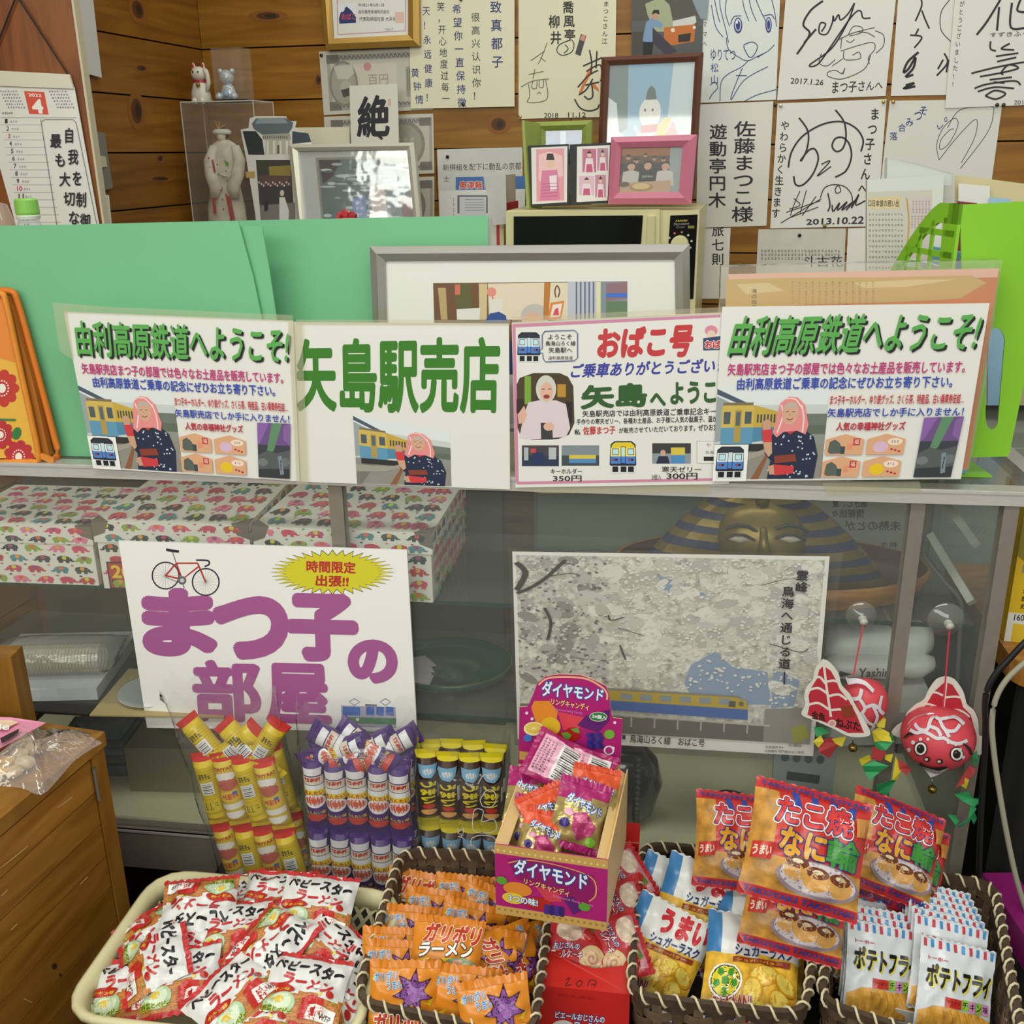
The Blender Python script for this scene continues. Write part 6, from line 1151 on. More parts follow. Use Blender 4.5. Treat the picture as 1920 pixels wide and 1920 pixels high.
# ================================================================== goldfish lanterns on suction hooks
HK = film('suction_rubber', '#dfe5df', .9, .05, 1.5, gl=1.5)
def hook(x, y, label, r_=.026, off=.0):
    c = SF.at(x, y, -.0075); t = thing('suction_hook', label, 'suction hook', c); m = MB(); m.lathe(c, [(r_, .0002), (r_ * .9, .003), (r_ * .5, .008), (r_ * .28, .012), (0, .013)], HK, 24, SF.n); m.build('suction_cup', t, smooth=True)
    m = MB(); m.lathe(c + SF.n * .012, [(.006, 0), (.0065, .004), (.004, .009), (.006, .012), (0, .013)], M('#b9b6ae', .2), 14, SF.n); m.build('knob', t, smooth=True); return c + SF.n * .022
h1 = hook(1616, 1158, 'clear suction hook on the glass holding the left goldfish lantern', .022); h2 = hook(1776, 1166, 'clear suction hook on the glass holding the right goldfish lantern', .026)
LR = '#b82a38'; LP1 = SF.moved(.035); LP2 = SF.moved(.03); kf = at2(LP1)
STR = M('#c8384a', .6); WHT = M('#dcd6cc', .5, name='lantern_paper'); RD = M('#cf4450', .5, name='lantern_red')
def tail(n_, P_, outl, root, name='tail_fin'):
    m = MB(); m.prism([P_.at(x, y) for x, y in spline(outl + [outl[0]], 4)[:-1]], -P_.n * .0012, WHT); return m.build(name, root)
def bell(root, P_, x, y):
    m = MB(); c = P_.at(x, y + 12); m.ball(c, .0068, M('#8d7638', .25, .85), 12, 8); m.tube([P_.at(x, y - 8), P_.at(x, y + 6)], .0012, M('#8d8a7a', .3, .8), 5); m.build('bell', root, smooth=True)
def streamer(root, P_, pieces):
    for (col, pts) in pieces:
        m = MB(); m.prism([P_.at(x, y, .004 * math.sin(x * .3 + y * .17)) for x, y in pts], -P_.n * .0008, M(col, .6)); m.build('paper_streamer', root)
GRs, YLs, RDs = '#2f9a5c', '#dcc832', '#b03a3c'
# right lantern
L2 = thing('goldfish_lantern', 'goldfish paper lantern facing out with round eyes, right of the pair', 'lantern', LP2.at(1757, 1462))
m = MB(); m.tube([h2, LP2.at(1768, 1330)], .0012, STR, 5); m.build('string', L2)
o2 = [(1773, 1268), (1790, 1274), (1806, 1296), (1813, 1320), (1826, 1332), (1834, 1352), (1836, 1378), (1844, 1384), (1838, 1416), (1800, 1400), (1720, 1390), (1674, 1378), (1680, 1362), (1696, 1352), (1700, 1338), (1716, 1322), (1732, 1312), (1742, 1292), (1756, 1274)]
TP2 = LP2.moved(-.02); tf = tail(0, TP2, o2, L2)
p = Print(on(TP2, 0), rough=.5); p.poly([(1772, 1278), (1786, 1284), (1800, 1306), (1806, 1326), (1820, 1340), (1826, 1362), (1820, 1400), (1720, 1385), (1700, 1366), (1716, 1340), (1736, 1322), (1750, 1298)], LR)
for l_ in ([(1775, 1276), (1772, 1300), (1768, 1340)], [(1770, 1308), (1790, 1306), (1802, 1308)], [(1768, 1304), (1754, 1298), (1742, 1300)], [(1768, 1330), (1800, 1332), (1818, 1344)], [(1767, 1330), (1740, 1320), (1718, 1326)]): p.line(l_, 4, '#e0d9cf')
p.build('tail_veins', tf)
def lanbody(root, P_, x, y, rx, ry, dep, name='lantern_body', tip=None):
    k_ = at2(P_); c = P_.at(x, y); m = MB(); rings = []
    for i in range(11):
        t_ = i / 10; yy = 1 - 2 * t_; w_ = math.sqrt(max(0, 1 - abs(yy) ** 2.4)) if yy > 0 else math.sqrt(max(0, 1 - abs(yy) ** 1.6))
        rings.append((c + ez * yy * ry * k_, ex * max(w_, .04) * rx * k_, SF.n * max(w_, .04) * dep))
    m.loft(rings, RD, 26); m.build(name, root, smooth=True)
    def S(px, py, z_=0.):                      # point of the shell met by the sight line
        d = dep * .8
        for _ in range(8):
            q = P_.moved(d).at(px, py); r_ = q - c; u_ = r_.dot(ex) / (rx * k_); v_ = r_.z / (ry * k_); ww = max(0, 1 - abs(v_) ** (2.4 if v_ > 0 else 1.6)); d = d * .4 + .6 * math.sqrt(max(0., ww - u_ * u_)) * dep
        return P_.moved(d + z_).at(px, py)
    return S
Sx = lanbody(L2, LP2, 1758, 1384, 72, 66, .05)
SS = lambda x, y, z_: Sx(x, y, z_ + .0012)
p = Print(SS, maxedge=5, rough=.5); p.LAY = .00008
for l_ in ([(1706, 1368), (1718, 1374), (1730, 1372), (1742, 1376), (1756, 1384), (1770, 1384), (1784, 1392), (1800, 1394), (1814, 1388)], [(1700, 1366), (1712, 1350), (1730, 1342), (1750, 1340), (1762, 1348), (1790, 1344), (1808, 1358)], [(1712, 1350), (1722, 1366), (1738, 1368), (1744, 1352), (1750, 1342)], [(1744, 1362), (1758, 1368), (1764, 1380)], [(1762, 1350), (1772, 1368), (1790, 1370), (1800, 1358)], [(1772, 1368), (1780, 1382)]): p.line(l_, 6.5, '#d3ccd2')
for x_, y_ in ((1726, 1404), (1794, 1414)): p.ell(x_, y_, 13, 14, '#1d1a1c', 18).ell(x_, y_, 11, 12, '#e6e0d6', 18).ell(x_, y_, 7.5, 8.5, '#1d1a1c', 16).ell(x_ - 2, y_ - 3, 2, 2, '#6b6462', 8)
for x_, y_, r_ in ((1712, 1392, 4), (1704, 1406, 4), (1726, 1386, 3.4), (1740, 1386, 3), (1778, 1392, 3), (1792, 1396, 3), (1800, 1406, 3.6), (1806, 1420, 3.4)): p.ell(x_, y_, r_, r_, '#d9cdd0', 10)
for x_, y_ in ((1738, 1424), (1762, 1428)): p.ell(x_, y_, 6, 5, '#1d1a1c', 10).ell(x_ - 1, y_, 3.6, 2.6, '#e6e0d6', 8)
p.line([(1724, 1432), (1738, 1440), (1758, 1442), (1776, 1440)], 5, '#1d1a1c'); p.poly([(1730, 1438), (1760, 1446), (1780, 1440), (1762, 1452), (1745, 1458)], '#d6cfd2'); p.line([(1694, 1384), (1704, 1376), (1712, 1378)], 5, '#1d1a1c', taper=True).line([(1806, 1394), (1818, 1404), (1822, 1416)], 5, '#1d1a1c', taper=True); p.build('painted_face', L2)
bell(L2, LP2, 1748, 1468)
streamer(L2, LP2, ((GRs, [(1822, 1414), (1832, 1408), (1834, 1424), (1826, 1436)]), (RDs, [(1818, 1438), (1832, 1442), (1824, 1452), (1806, 1470), (1790, 1476), (1806, 1456)]), (YLs, [(1806, 1458), (1816, 1460), (1812, 1480), (1800, 1474)]), (GRs, [(1790, 1492), (1816, 1486), (1826, 1500), (1838, 1494), (1842, 1500), (1826, 1512), (1806, 1504)]), (GRs, [(1822, 1508), (1830, 1514), (1818, 1540), (1800, 1552), (1790, 1550), (1814, 1534)]), (GRs, [(1776, 1526), (1792, 1530), (1800, 1542), (1790, 1544)]), (GRs, [(1826, 1520), (1832, 1534), (1826, 1546), (1820, 1534)])))
# left lantern
L1 = thing('goldfish_lantern', 'goldfish paper lantern turned to show its leaf-shaped red tail, left of the pair', 'lantern', LP1.at(1600, 1400))
m = MB(); m.tube([h1, LP1.at(1600, 1268)], .0012, STR, 5); m.build('string', L1)
lanbody(L1, LP1.moved(-.008), 1620, 1318, 46, 54, .03)
Sx1 = None
p = Print(lambda x, y, z_: LP1.at(x, y, -.008 + z_ + .031 * math.sqrt(max(0, 1 - ((x - 1620) / 46) ** 2 * .9 - ((y - 1318) / 54) ** 2 * .9))), maxedge=6, rough=.5)
for l_ in ([(1588, 1278), (1604, 1272), (1620, 1274), (1634, 1286)], [(1592, 1300), (1606, 1296), (1612, 1282)], [(1606, 1296), (1616, 1312), (1608, 1324), (1596, 1320)], [(1616, 1312), (1632, 1308), (1644, 1316)], [(1610, 1322), (1622, 1340), (1634, 1350), (1630, 1362)], [(1632, 1310), (1640, 1330), (1636, 1346)], [(1650, 1296), (1644, 1316), (1654, 1330)]): p.line(l_, 6, '#d3ccd2')
p.build('painted_scales', L1)
o1 = [(1543, 1236), (1556, 1242), (1572, 1262), (1578, 1284), (1594, 1302), (1604, 1322), (1622, 1352), (1632, 1376), (1616, 1382), (1590, 1380), (1562, 1366), (1530, 1352), (1503, 1340), (1510, 1322), (1508, 1304), (1513, 1288), (1524, 1274), (1528, 1256)]
TP1 = LP1.moved(.026); tf = tail(0, TP1, o1, L1)
p = Print(on(TP1, 0), rough=.5); p.poly([(1544, 1248), (1558, 1258), (1568, 1276), (1574, 1292), (1592, 1314), (1606, 1340), (1620, 1374), (1590, 1374), (1560, 1360), (1514, 1340), (1518, 1322), (1516, 1304), (1522, 1288), (1532, 1272), (1536, 1256)], LR)
for l_ in ([(1545, 1248), (1550, 1290), (1558, 1344)], [(1549, 1278), (1562, 1276), (1570, 1278)], [(1548, 1282), (1538, 1270), (1530, 1270)], [(1551, 1306), (1572, 1302), (1588, 1312)], [(1551, 1300), (1534, 1290), (1516, 1294)], [(1554, 1332), (1576, 1330), (1590, 1336)], [(1554, 1330), (1534, 1318), (1514, 1322)]): p.line(l_, 4.4, '#e0d9cf')
p.text('金魚', [(1522, 1332), (1547, 1338), (1547, 1353), (1522, 1347)], '#241718', .03).text('ねぶた', [(1568, 1346), (1613, 1354), (1612, 1370), (1567, 1362)], '#241718', .03); p.poly([(1576, 1324), (1598, 1322), (1602, 1344), (1580, 1346)], '#8a3a20'); p.ell(1560, 1356, 8, 7, '#e0d9cf', 12).ell(1560, 1356, 6, 5, '#d39a94', 12); p.build('tail_painting', tf)
bell(L1, LP1, 1599, 1390)
streamer(L1, LP1, ((GRs, [(1526, 1366), (1542, 1364), (1556, 1372), (1546, 1376), (1530, 1380)]), (RDs, [(1536, 1390), (1560, 1384), (1574, 1396), (1556, 1424), (1534, 1408)]), (YLs, [(1524, 1388), (1540, 1380), (1544, 1388), (1534, 1400)]), (YLs, [(1560, 1386), (1586, 1380), (1578, 1398), (1566, 1394)]),
  (YLs, [(1642, 1346), (1656, 1340), (1662, 1350), (1658, 1364), (1644, 1360)]), (YLs, [(1634, 1370), (1650, 1366), (1668, 1376), (1672, 1390), (1652, 1388), (1640, 1392)]), (GRs, [(1638, 1388), (1660, 1386), (1672, 1376), (1678, 1392), (1660, 1404), (1644, 1410)]), (RDs, [(1636, 1400), (1660, 1408), (1652, 1426), (1634, 1424)]), (YLs, [(1610, 1422), (1630, 1414), (1634, 1426), (1616, 1436)]), (YLs, [(1660, 1418), (1674, 1412), (1670, 1428), (1660, 1426)]), (GRs, [(1616, 1436), (1640, 1428), (1666, 1434), (1650, 1448), (1630, 1462), (1622, 1450)]), (YLs, [(1680, 1420), (1692, 1446), (1682, 1464), (1672, 1460)]), (RDs, [(1684, 1424), (1700, 1434), (1710, 1446), (1698, 1452), (1686, 1440)]), (GRs, [(1642, 1470), (1672, 1460), (1680, 1466), (1664, 1494), (1646, 1488)]), (GRs, [(1602, 1500), (1624, 1484), (1636, 1478), (1640, 1500), (1648, 1508), (1632, 1512)])))
# ================================================================== baskets on the bench
def loop_fn(c4, rad=.035, n=10):
    """rounded rectangle through four 3D corners (in order); returns f(t)->(point, outward)"""
    pts = []
    for i in range(4):
        p0, p1, p2 = V(c4[i - 1]), V(c4[i]), V(c4[(i + 1) % 4]); a = p1 + (p0 - p1).normalized() * rad; b = p1 + (p2 - p1).normalized() * rad
        for k in range(n + 1): t = k / n; pts.append(a * (1-t)**2 + p1 * 2*t*(1-t) + b * t*t)
    c = sum(pts, V()) / len(pts); L = [0.]
    for i in range(len(pts)): L.append(L[-1] + (pts[(i + 1) % len(pts)] - pts[i]).length)
    T = L[-1]
    def f(t):
        d = (t % 1) * T; i = 0
        lo, hi = 0, len(pts) - 1
        while lo < hi:
            mid = (lo + hi) // 2
            if L[mid + 1] >= d: hi = mid
            else: lo = mid + 1
        i = lo; a, b = pts[i], pts[(i + 1) % len(pts)]; q = a.lerp(b, (d - L[i]) / max(L[i+1] - L[i], 1e-9)); tg = (b - a).normalized(); nn = V((tg.y, -tg.x, 0))
        if nn.dot(q - c) < 0: nn = -nn
        return q, nn, tg
    return f, T, c
RAT = [M('#5b4938', .5, name='dark_wicker', var=.18, scale=80), M('#6e5a46', .5, name='pale_wicker', var=.18, scale=80), M('#4a3a2c', .5, name='deep_wicker', var=.2, scale=80)]
LACE = M('#d2c6a2', .5, name='cream_lacing')
def wicker(label, c4, zb_, taper=.90, N=40, rows=7):
    f, T, c = loop_fn(c4); zt = c.z; root = thing('wicker_basket', label, 'basket', V((c.x, c.y, zb_)), 'woven brown baskets on the bench')
    def S_(t, h, off=0.):
        q, n_, tg = f(t); k = taper + (1 - taper) * h; p_ = c + (q - c) * k; return V((p_.x, p_.y, zb_ + .002 + (q.z - zb_ - .002) * h)) + n_ * off
    dt = .0062 / T
    for i in range(N):
        m = MB(); t = i / N; m.hexa([S_(t - dt, 0, -.0012), S_(t + dt, 0, -.0012), S_(t + dt, 0, .0012), S_(t - dt, 0, .0012)], [S_(t - dt, .95, -.0012), S_(t + dt, .95, -.0012), S_(t + dt, .95, .0012), S_(t - dt, .95, .0012)], RAT[i % 2]); m.build('stake', root)
    for j in range(rows):
        m = MB(); n_ = N * 4; hw = .40 / rows; h = (j + .5) / rows * .92
        r = lambda k, hh, o: S_(k / n_, hh, .0034 * math.cos(math.pi * N * k / n_ + j * math.pi) + o)
        vs = [r(k, hh, o) for k in range(n_) for hh, o in ((h - hw, -.0008), (h + hw, -.0008), (h + hw, .0008), (h - hw, .0008))]
        fs = [(4*k + a, 4*((k+1) % n_) + a, 4*((k+1) % n_) + (a+1) % 4, 4*k + (a+1) % 4) for k in range(n_) for a in range(4)]
        m.mesh(vs, fs, RAT[(j + len(label)) % 3]); m.build('weaver', root)
    m = MB(); n_ = 72; vs = [S_(k / n_, h, o) for k in range(n_) for h, o in ((.9, -.004), (1., -.004), (1., .004), (.9, .004))]
    m.mesh(vs, [(4*k + a, 4*((k+1) % n_) + a, 4*((k+1) % n_) + (a+1) % 4, 4*k + (a+1) % 4) for k in range(n_) for a in range(4)], RAT[2]); m.build('rim_band', root)
    m = MB(); K = 46; n_ = K * 8; m.tube([S_(k / n_, .955, .0062 * math.cos(2 * math.pi * K * k / n_)) + ez * .0095 * math.sin(2 * math.pi * K * k / n_) for k in range(n_ + 1)], .0018, LACE, 5); m.build('rim_lacing', root, smooth=True)
    m = MB(); m.prism([S_(k / 40, 0, 0) for k in range(40)], ez * .003, RAT[2]); m.build('basket_floor', root)
    return root, S_, c
zrim = .40
def rimq(qs, z=zrim): return [Z(x, y, z) for x, y in qs]
B2, _, c2b = wicker('brown wicker basket of orange noodle snacks in the middle', rimq([(752, 1590), (1044, 1604), (1000, 1940), (664, 1872)]), bz)
B3, _, c3b = wicker('brown wicker basket of sugar rusks and puffs right of the red carton', rimq([(1204, 1578), (1546, 1606), (1512, 1900), (1180, 1862)]), bz)
B4, _, c4b = wicker('brown wicker basket of potato snack packets at the far right', rimq([(1590, 1618), (1866, 1652), (1930, 2000), (1534, 1872)]), bz)
# cream plastic basket
CPB = M('#d3cba0', .45, name='cream_plastic')
c4 = [Z(x, y, .386) for x, y in [(306, 1640), (742, 1682), (646, 1950), (132, 1892)]]
f1, T1, c1 = loop_fn(c4, .045); b1 = thing('plastic_basket', 'cream plastic lattice basket of white noodle snack packets', 'basket', V((c1.x, c1.y, bz)))
def S1(t, h, off=0.):
    q, n_, tg = f1(t); k = .84 + .16 * h; p_ = c1 + (q - c1) * k; return V((p_.x, p_.y, bz + .002 + (q.z - bz - .002) * h)) + n_ * off
m = MB(); n_ = 80; pf = ((.80, .0), (.97, .002), (1.02, .008), (1.0, .014), (.94, .016), (.93, .0135), (.98, .011), (.96, .005), (.80, .003))
vs = [S1(k / n_, h, o) for k in range(n_) for h, o in pf]; K = len(pf)
m.mesh(vs, [(K*k + a, K*((k+1) % n_) + a, K*((k+1) % n_) + (a+1) % K, K*k + (a+1) % K) for k in range(n_) for a in range(K)], CPB); m.build('rim', b1, smooth=True)
for sgn, nm in ((1, 'lattice_rib'), (-1, 'lattice_rib')):
    for i in range(64):
        m = MB(); t0 = i / 64; seg = 4; w_ = .0028 / T1
        pts = [(t0 + sgn * .045 * k / seg, .1 + .72 * k / seg) for k in range(seg + 1)]
        vs = [S1(t + e, h, o) for t, h in pts for e, o in ((-w_, .0), (w_, .0), (w_, .003), (-w_, .003))]
        m.mesh(vs, [(4*k + a, 4*(k+1) + a, 4*(k+1) + (a+1) % 4, 4*k + (a+1) % 4) for k in range(seg) for a in range(4)], CPB); m.build(nm, b1)
m = MB(); vs = [S1(k / n_, h, o) for k in range(n_) for h, o in ((.0, 0), (.14, 0), (.14, .003), (0, .003))]; m.mesh(vs, [(4*k + a, 4*((k+1) % n_) + a, 4*((k+1) % n_) + (a+1) % 4, 4*k + (a+1) % 4) for k in range(n_) for a in range(4)], CPB); m.build('lower_band', b1)
m = MB(); m.prism([S1(k / 40, .0) for k in range(40)], ez * .003, CPB); m.build('basket_floor', b1)
# ================================================================== packets
GLO = .28
class Pack:
    def __init__(s, name, w, h, b, zone, art, cat, seal=None, sealh=.07, back='#b9bcc0', seed=1, wr=.0016):
        s.name, s.cat = name, cat; s.w, s.h = w, h
        def surf(u, v, z=0., side=1):
            q = min(max((v - sealh * .6) / (1 - 1.2 * sealh), 0), 1); e = max(0., 1 - abs(2*u - 1) ** 2.6) ** .75 * max(0., 1 - abs(2*q - 1) ** 2.4) ** .8
            wv = noise.noise(V((u * 5 + seed, v * 5, seed * 3.1))) * wr * 3 * min(1, e * 2 + .2) + noise.noise(V((u * 12, v * 9 + seed, 2))) * wr
            pinch = 1 - .05 * math.sin(math.pi * v) * 1
            zz = (b * e * (1 if side > 0 else -.6)) + wv + (.0006 * math.sin(u * 60) if (v < sealh or v > 1 - sealh) else 0)
            return V(((u - .5) * w * pinch, (.5 - v) * h, zz + side * z))
        s.surf = surf; NU, NV = 20, 22; G = [[surf(i / NU, j / NV) for i in range(NU + 1)] for j in range(NV + 1)]
        def ink_on(u, v, z_):
            a, b = min(max(u, 0), .9999) * NU, min(max(v, 0), .9999) * NV; i, j = int(a), int(b); a -= i; b -= j
            q = (G[j][i] * (1-a) + G[j][i+1] * a) * (1-b) + (G[j+1][i] * (1-a) + G[j+1][i+1] * a) * b; return V((q.x, q.y, q.z + z_))
        m = MB(); zmat = lambda u, v: M(zone(u, v), GLO) if isinstance(zone(u, v), str) else zone(u, v)
        m.grid(lambda u, v: surf(u, v), NU, NV, None, zmat); m.grid(lambda u, v: surf(u, v, 0, -1), 12, 12, M(back, .3, .3)); s.body = s.mk(m, name)
        p = Print(ink_on, base=.0006, maxedge=.04, rough=GLO); p.LAY = .00005; art(p); s.art = s.mk(p.mb, 'printed_front', False)
        s.seals = []
        for k in (0, 1):
            m = MB(); n_ = 22; col = M(seal or '#c8c8c8', GLO)
            for side in (1, -1):
                top = [surf(i / n_, (0 if k == 0 else 1), .0005, side) + V((0, (.0022 if i % 2 else 0) * (1 if k == 0 else -1), 0)) for i in range(n_ + 1)]; bot = [surf(i / n_, sealh if k == 0 else 1 - sealh, .0007, side) for i in range(n_ + 1)]
                m.mesh(top + bot, [(i, i + 1, n_ + 2 + i, n_ + 1 + i) for i in range(n_)], col)
            s.seals.append(s.mk(m, 'crimped_seal', False))
    def mk(s, m, name, smooth=True):
        me = bpy.data.meshes.new(name); me.from_pydata([tuple(q) for q in m.v], [], m.f)
        for mt in m.mats: me.materials.append(mt)
        me.polygons.foreach_set('material_index', m.m)
        if smooth: me.polygons.foreach_set('use_smooth', [True] * len(m.f))
        me.update(); return me
    def put(s, label, mat4, group):
        o = bpy.data.objects.new(s.name, s.body); COL.objects.link(o); o.matrix_world = mat4; tag(o, label, s.cat, group)
        for me in [s.art] + s.seals: c = bpy.data.objects.new(me.name.split('.')[0], me); COL.objects.link(c); c.parent = o
        return o
def orient(px, py, z, ang, n, sc_=1.):
    c = Z(px, py, z) if not isinstance(z, V) else z
    n = V(n).normalized(); P_ = Pl(c, n); n = P_.n; a = math.radians(ang)
    q = P_.at(px + 12 * math.sin(a), py - 12 * math.cos(a)); up = (q - c).normalized(); rt = up.cross(n).normalized(); up = n.cross(rt)
    Mx = Matrix((rt, up, n)).transposed().to_4x4(); return Matrix.Translation(c) @ Mx @ Matrix.Scale(sc_, 4)
N0 = V((0, -.55, .84))
NOOD = M('#b9763a', .4, var=.5, scale=260, name='noodle_print', stretch=(1, 3, 1), detail=5)
# ---- white noodle snack
def zone_w(u, v): return '#dcdcda' if v < .70 - .12 * u + .05 * math.sin(u * 9) else NOOD
def art_w(p):
    p.text('ベビースター', [(.08, .11), (.95, .17), (.93, .36), (.06, .3)], '#17161a', .05)
    p.text('ラーメン', [(.22, .35), (.86, .42), (.84, .58), (.2, .5)], '#c02a30', .05)
    p.ell(.2, .56, .2, .075, '#b5241c', 16, .15).text('チキン味', [(.06, .53), (.34, .56), (.33, .61), (.05, .58)], '#e8c93a', .02)
    p.ell(.24, .76, .2, .14, '#a9c69a', 18).ell(.24, .74, .15, .1, '#d3dfc4', 16).ell(.22, .72, .07, .05, '#e0b92c', 12).text('野菜とベビー', (.06, .82, .36, .07), '#3f6a1c', .03, out='#d9cf3a', ow=.06)
    p.poly([(.52, .68), (.62, .62), (.78, .66), (.82, .9), (.5, .9)], '#bf2a26'); p.poly([(.6, .73), (.95, .77), (.93, .93), (.58, .89)], '#eceae6').poly([(.64, .77), (.72, .78), (.71, .87), (.63, .86)], '#b8242a').text('WFP', [(.76, .82), (.9, .835), (.89, .9), (.75, .885)], '#33363c', .015)
    p.ell(.66, .5, .05, .04, '#eeeeec', 10).ell(.84, .58, .05, .045, '#b5241c', 9).ell(.72, .6, .028, .025, '#d9c43a', 5).ell(.9, .66, .02, .02, '#7fae3a', 5)
    p.text('mini', (.05, .1, .1, .05), '#c02a30')
PW_ = Pack('noodle_snack_packet', .112, .098, .014, zone_w, art_w, 'snack packet', '#bf2a2c', .06, '#c2c5c8', 3, .003)
PWb = Pack('noodle_snack_packet', .112, .098, .016, zone_w, art_w, 'snack packet', '#bf2a2c', .06, '#c2c5c8', 9, .0035)
lab_w = ['upside-down white noodle snack packet at the back left of the cream basket', 'white noodle snack packet lying on top at the back right of the cream basket', 'white noodle snack packet tucked behind the top one at the back of the cream basket', 'white noodle snack packet turned sideways at the left of the cream basket', 'noodle snack packet showing lettuce at the front left corner of the cream basket', 'noodle snack packet above the front left corner one in the cream basket', 'white noodle snack packet with sideways lettering at the front centre of the cream basket', 'upright white noodle snack packet at the front right of the cream basket', 'white noodle snack packet turned over in the middle of the cream basket', 'white noodle snack packet leaning on the right rim of the cream basket', 'noodle snack packet lying sideways against the right rim of the cream basket', 'white noodle snack packet left of centre in the cream basket', 'noodle snack packet in the centre left under the upside-down one', 'noodle snack packet at the very front of the cream basket', 'half hidden noodle snack packet in the right front corner of the cream basket', 'half hidden noodle snack packet at the left rim of the cream basket', 'noodle snack packet deep in the middle of the cream basket', 'noodle snack packet at the back centre of the cream basket']
NL = V((0, -.22, .97))
spots_w = [(374, 1702, 186, .402, (.05, -.3, .95)), (594, 1698, 14, .405, (.08, -.35, .93)), (520, 1684, 16, .38, NL), (290, 1800, 62, .388, (-.25, -.2, .94)), (246, 1852, 8, .365, (-.15, -.3, .93)), (338, 1838, 4, .378, (-.05, -.3, .95)), (440, 1868, -52, .392, NL), (572, 1858, 16, .39, (.1, -.3, .94)), (508, 1772, 118, .402, (-.1, -.2, .96)), (612, 1774, 52, .388, (.25, -.2, .94)), (632, 1812, 112, .372, (.2, -.25, .94)), (436, 1746, 6, .388, NL), (380, 1786, 32, .374, NL), (480, 1910, 8, .375, NL), (640, 1862, 64, .362, (.15, -.3, .93)), (300, 1752, 150, .372, NL), (490, 1822, -20, .372, NL), (436, 1694, -8, .37, NL)]
order = sorted(range(len(spots_w)), key=lambda i: spots_w[i][3])
for i, (x, y, a_, z_, n_) in enumerate(spots_w): (PW_ if i % 2 else PWb).put(lab_w[i], orient(x, y, z_, a_, n_, .95), 'white noodle snack packets in the cream basket')
# ---- orange noodle snack
def zone_o(u, v): return '#d98522'
def spik(p, x, y, r, c, n=9, rot=0.):
    p.poly([(x + (r if i % 2 == 0 else r * .5) * math.cos(rot + i * math.pi / n), y + (r if i % 2 == 0 else r * .5) * math.sin(rot + i * math.pi / n)) for i in range(2 * n)], c)
def art_o(p):
    for (x, y) in ((.08, .2), (.86, .5), (.2, .6), (.9, .86)): p.poly([(x - .06, y + .04), (x + .08, y - .05), (x + .02, y + .07)], '#e6c32c')
    p.text('ポリポリ', [(.06, .16), (.38, .12), (.4, .22), (.07, .27)], '#3f7fc4', .02, out='#cfe2ee', ow=.05).text('うまい!', [(.24, .26), (.52, .22), (.53, .32), (.26, .36)], '#3f7fc4', .02, out='#cfe2ee', ow=.05)
    spik(p, .64, .38, .3, '#2c1f33', 7, .3); spik(p, .64, .38, .27, '#8a4f9c', 7, .3)
    p.text('ガリボリ', [(.1, .68), (.86, .64), (.84, .86), (.1, .9)], '#b8331f', .05, out='#f0e8dc', ow=.05)
def art_o2(p):
    p.text('ガリボリ', [(.2, .12), (.96, .1), (.94, .36), (.16, .38)], '#c23a22', .05, out='#f0e2d0', ow=.045).text('ラーメン', [(.14, .42), (.86, .36), (.9, .54), (.1, .6)], '#f2efe8', .04, out='#2a1c14', ow=.05)
    p.poly([(.06, .66), (.3, .6), (.2, .8)], '#e6c32c').poly([(.46, .6), (.8, .56), (.6, .74)], '#e6c32c'); p.text('しょうゆ味', [(.06, .72), (.46, .7), (.48, .82), (.05, .84)], '#4a86c8', .025, out='#e6eef2', ow=.05)
    p.poly([(.52, .64), (.96, .62), (.88, .86), (.78, .92), (.66, .92), (.58, .84)], '#d9c9bc').ell(.74, .65, .21, .08, '#8aa07c', 18).ell(.7, .64, .08, .05, '#e0b0a0', 12).ell(.82, .66, .07, .04, '#cfd8a8', 10)
    for i in range(5): p.line([(.6 + i * .07, .74), (.62 + i * .065, .84)], .012, '#c4584a')
PO = Pack('orange_noodle_packet', .088, .086, .014, zone_o, art_o, 'snack packet', '#d07a1c', .09, '#c9893a', 5, .0025)
PO2 = Pack('orange_noodle_packet', .092, .086, .014, zone_o, art_o2, 'snack packet', '#d07a1c', .1, '#c9893a', 8, .002)
NF = V((0, -.8, .6))
for (x, y, a_, z_, n_, k, l) in ((776, 1692, 12, .335, NF, 2, 'orange noodle packet showing its silver label at the back left'), (868, 1700, 6, .335, NF, 1, 'orange noodle packet at the back beside the pink candy box'), (812, 1728, 8, .345, NF, 1, 'orange noodle packet in the second row left'), (912, 1722, 20, .345, NF, 1, 'orange noodle packet in the second row right under the candy box'), (768, 1762, 6, .36, NF, 1, 'orange noodle packet in the third row left'), (880, 1756, 12, .365, NF, 1, 'glossy orange noodle packet in the third row right'), (738, 1806, 4, .37, NF, 1, 'orange noodle packet left of the lying one'), (836, 1788, 8, .41, (0, -.6, .8), 2, 'orange noodle packet lying flat on top with a ramen bowl'), (914, 1806, 10, .38, NF, 1, 'orange noodle packet right of the lying one'), (742, 1832, 5, .375, NF, 1, 'orange noodle packet behind the front left one'), (952, 1802, 70, .38, (.5, -.6, .6), 1, 'orange noodle packet standing edgewise near the right rim'), (984, 1796, 80, .37, (.6, -.5, .6), 1, 'outermost orange noodle packet standing edgewise at the right rim'), (758, 1872, 2, .395, (0, -.85, .52), 1, 'large orange noodle packet at the front left of its basket'), (868, 1882, 6, .385, (0, -.85, .52), 1, 'orange noodle packet at the front centre of its basket'), (930, 1906, -8, .40, (0, -.85, .52), 1, 'front right orange noodle packet overlapping its neighbour')):
    (PO if k == 1 else PO2).put(l, orient(x, y, z_, a_, n_, 1.04), 'orange noodle packets in the middle basket')
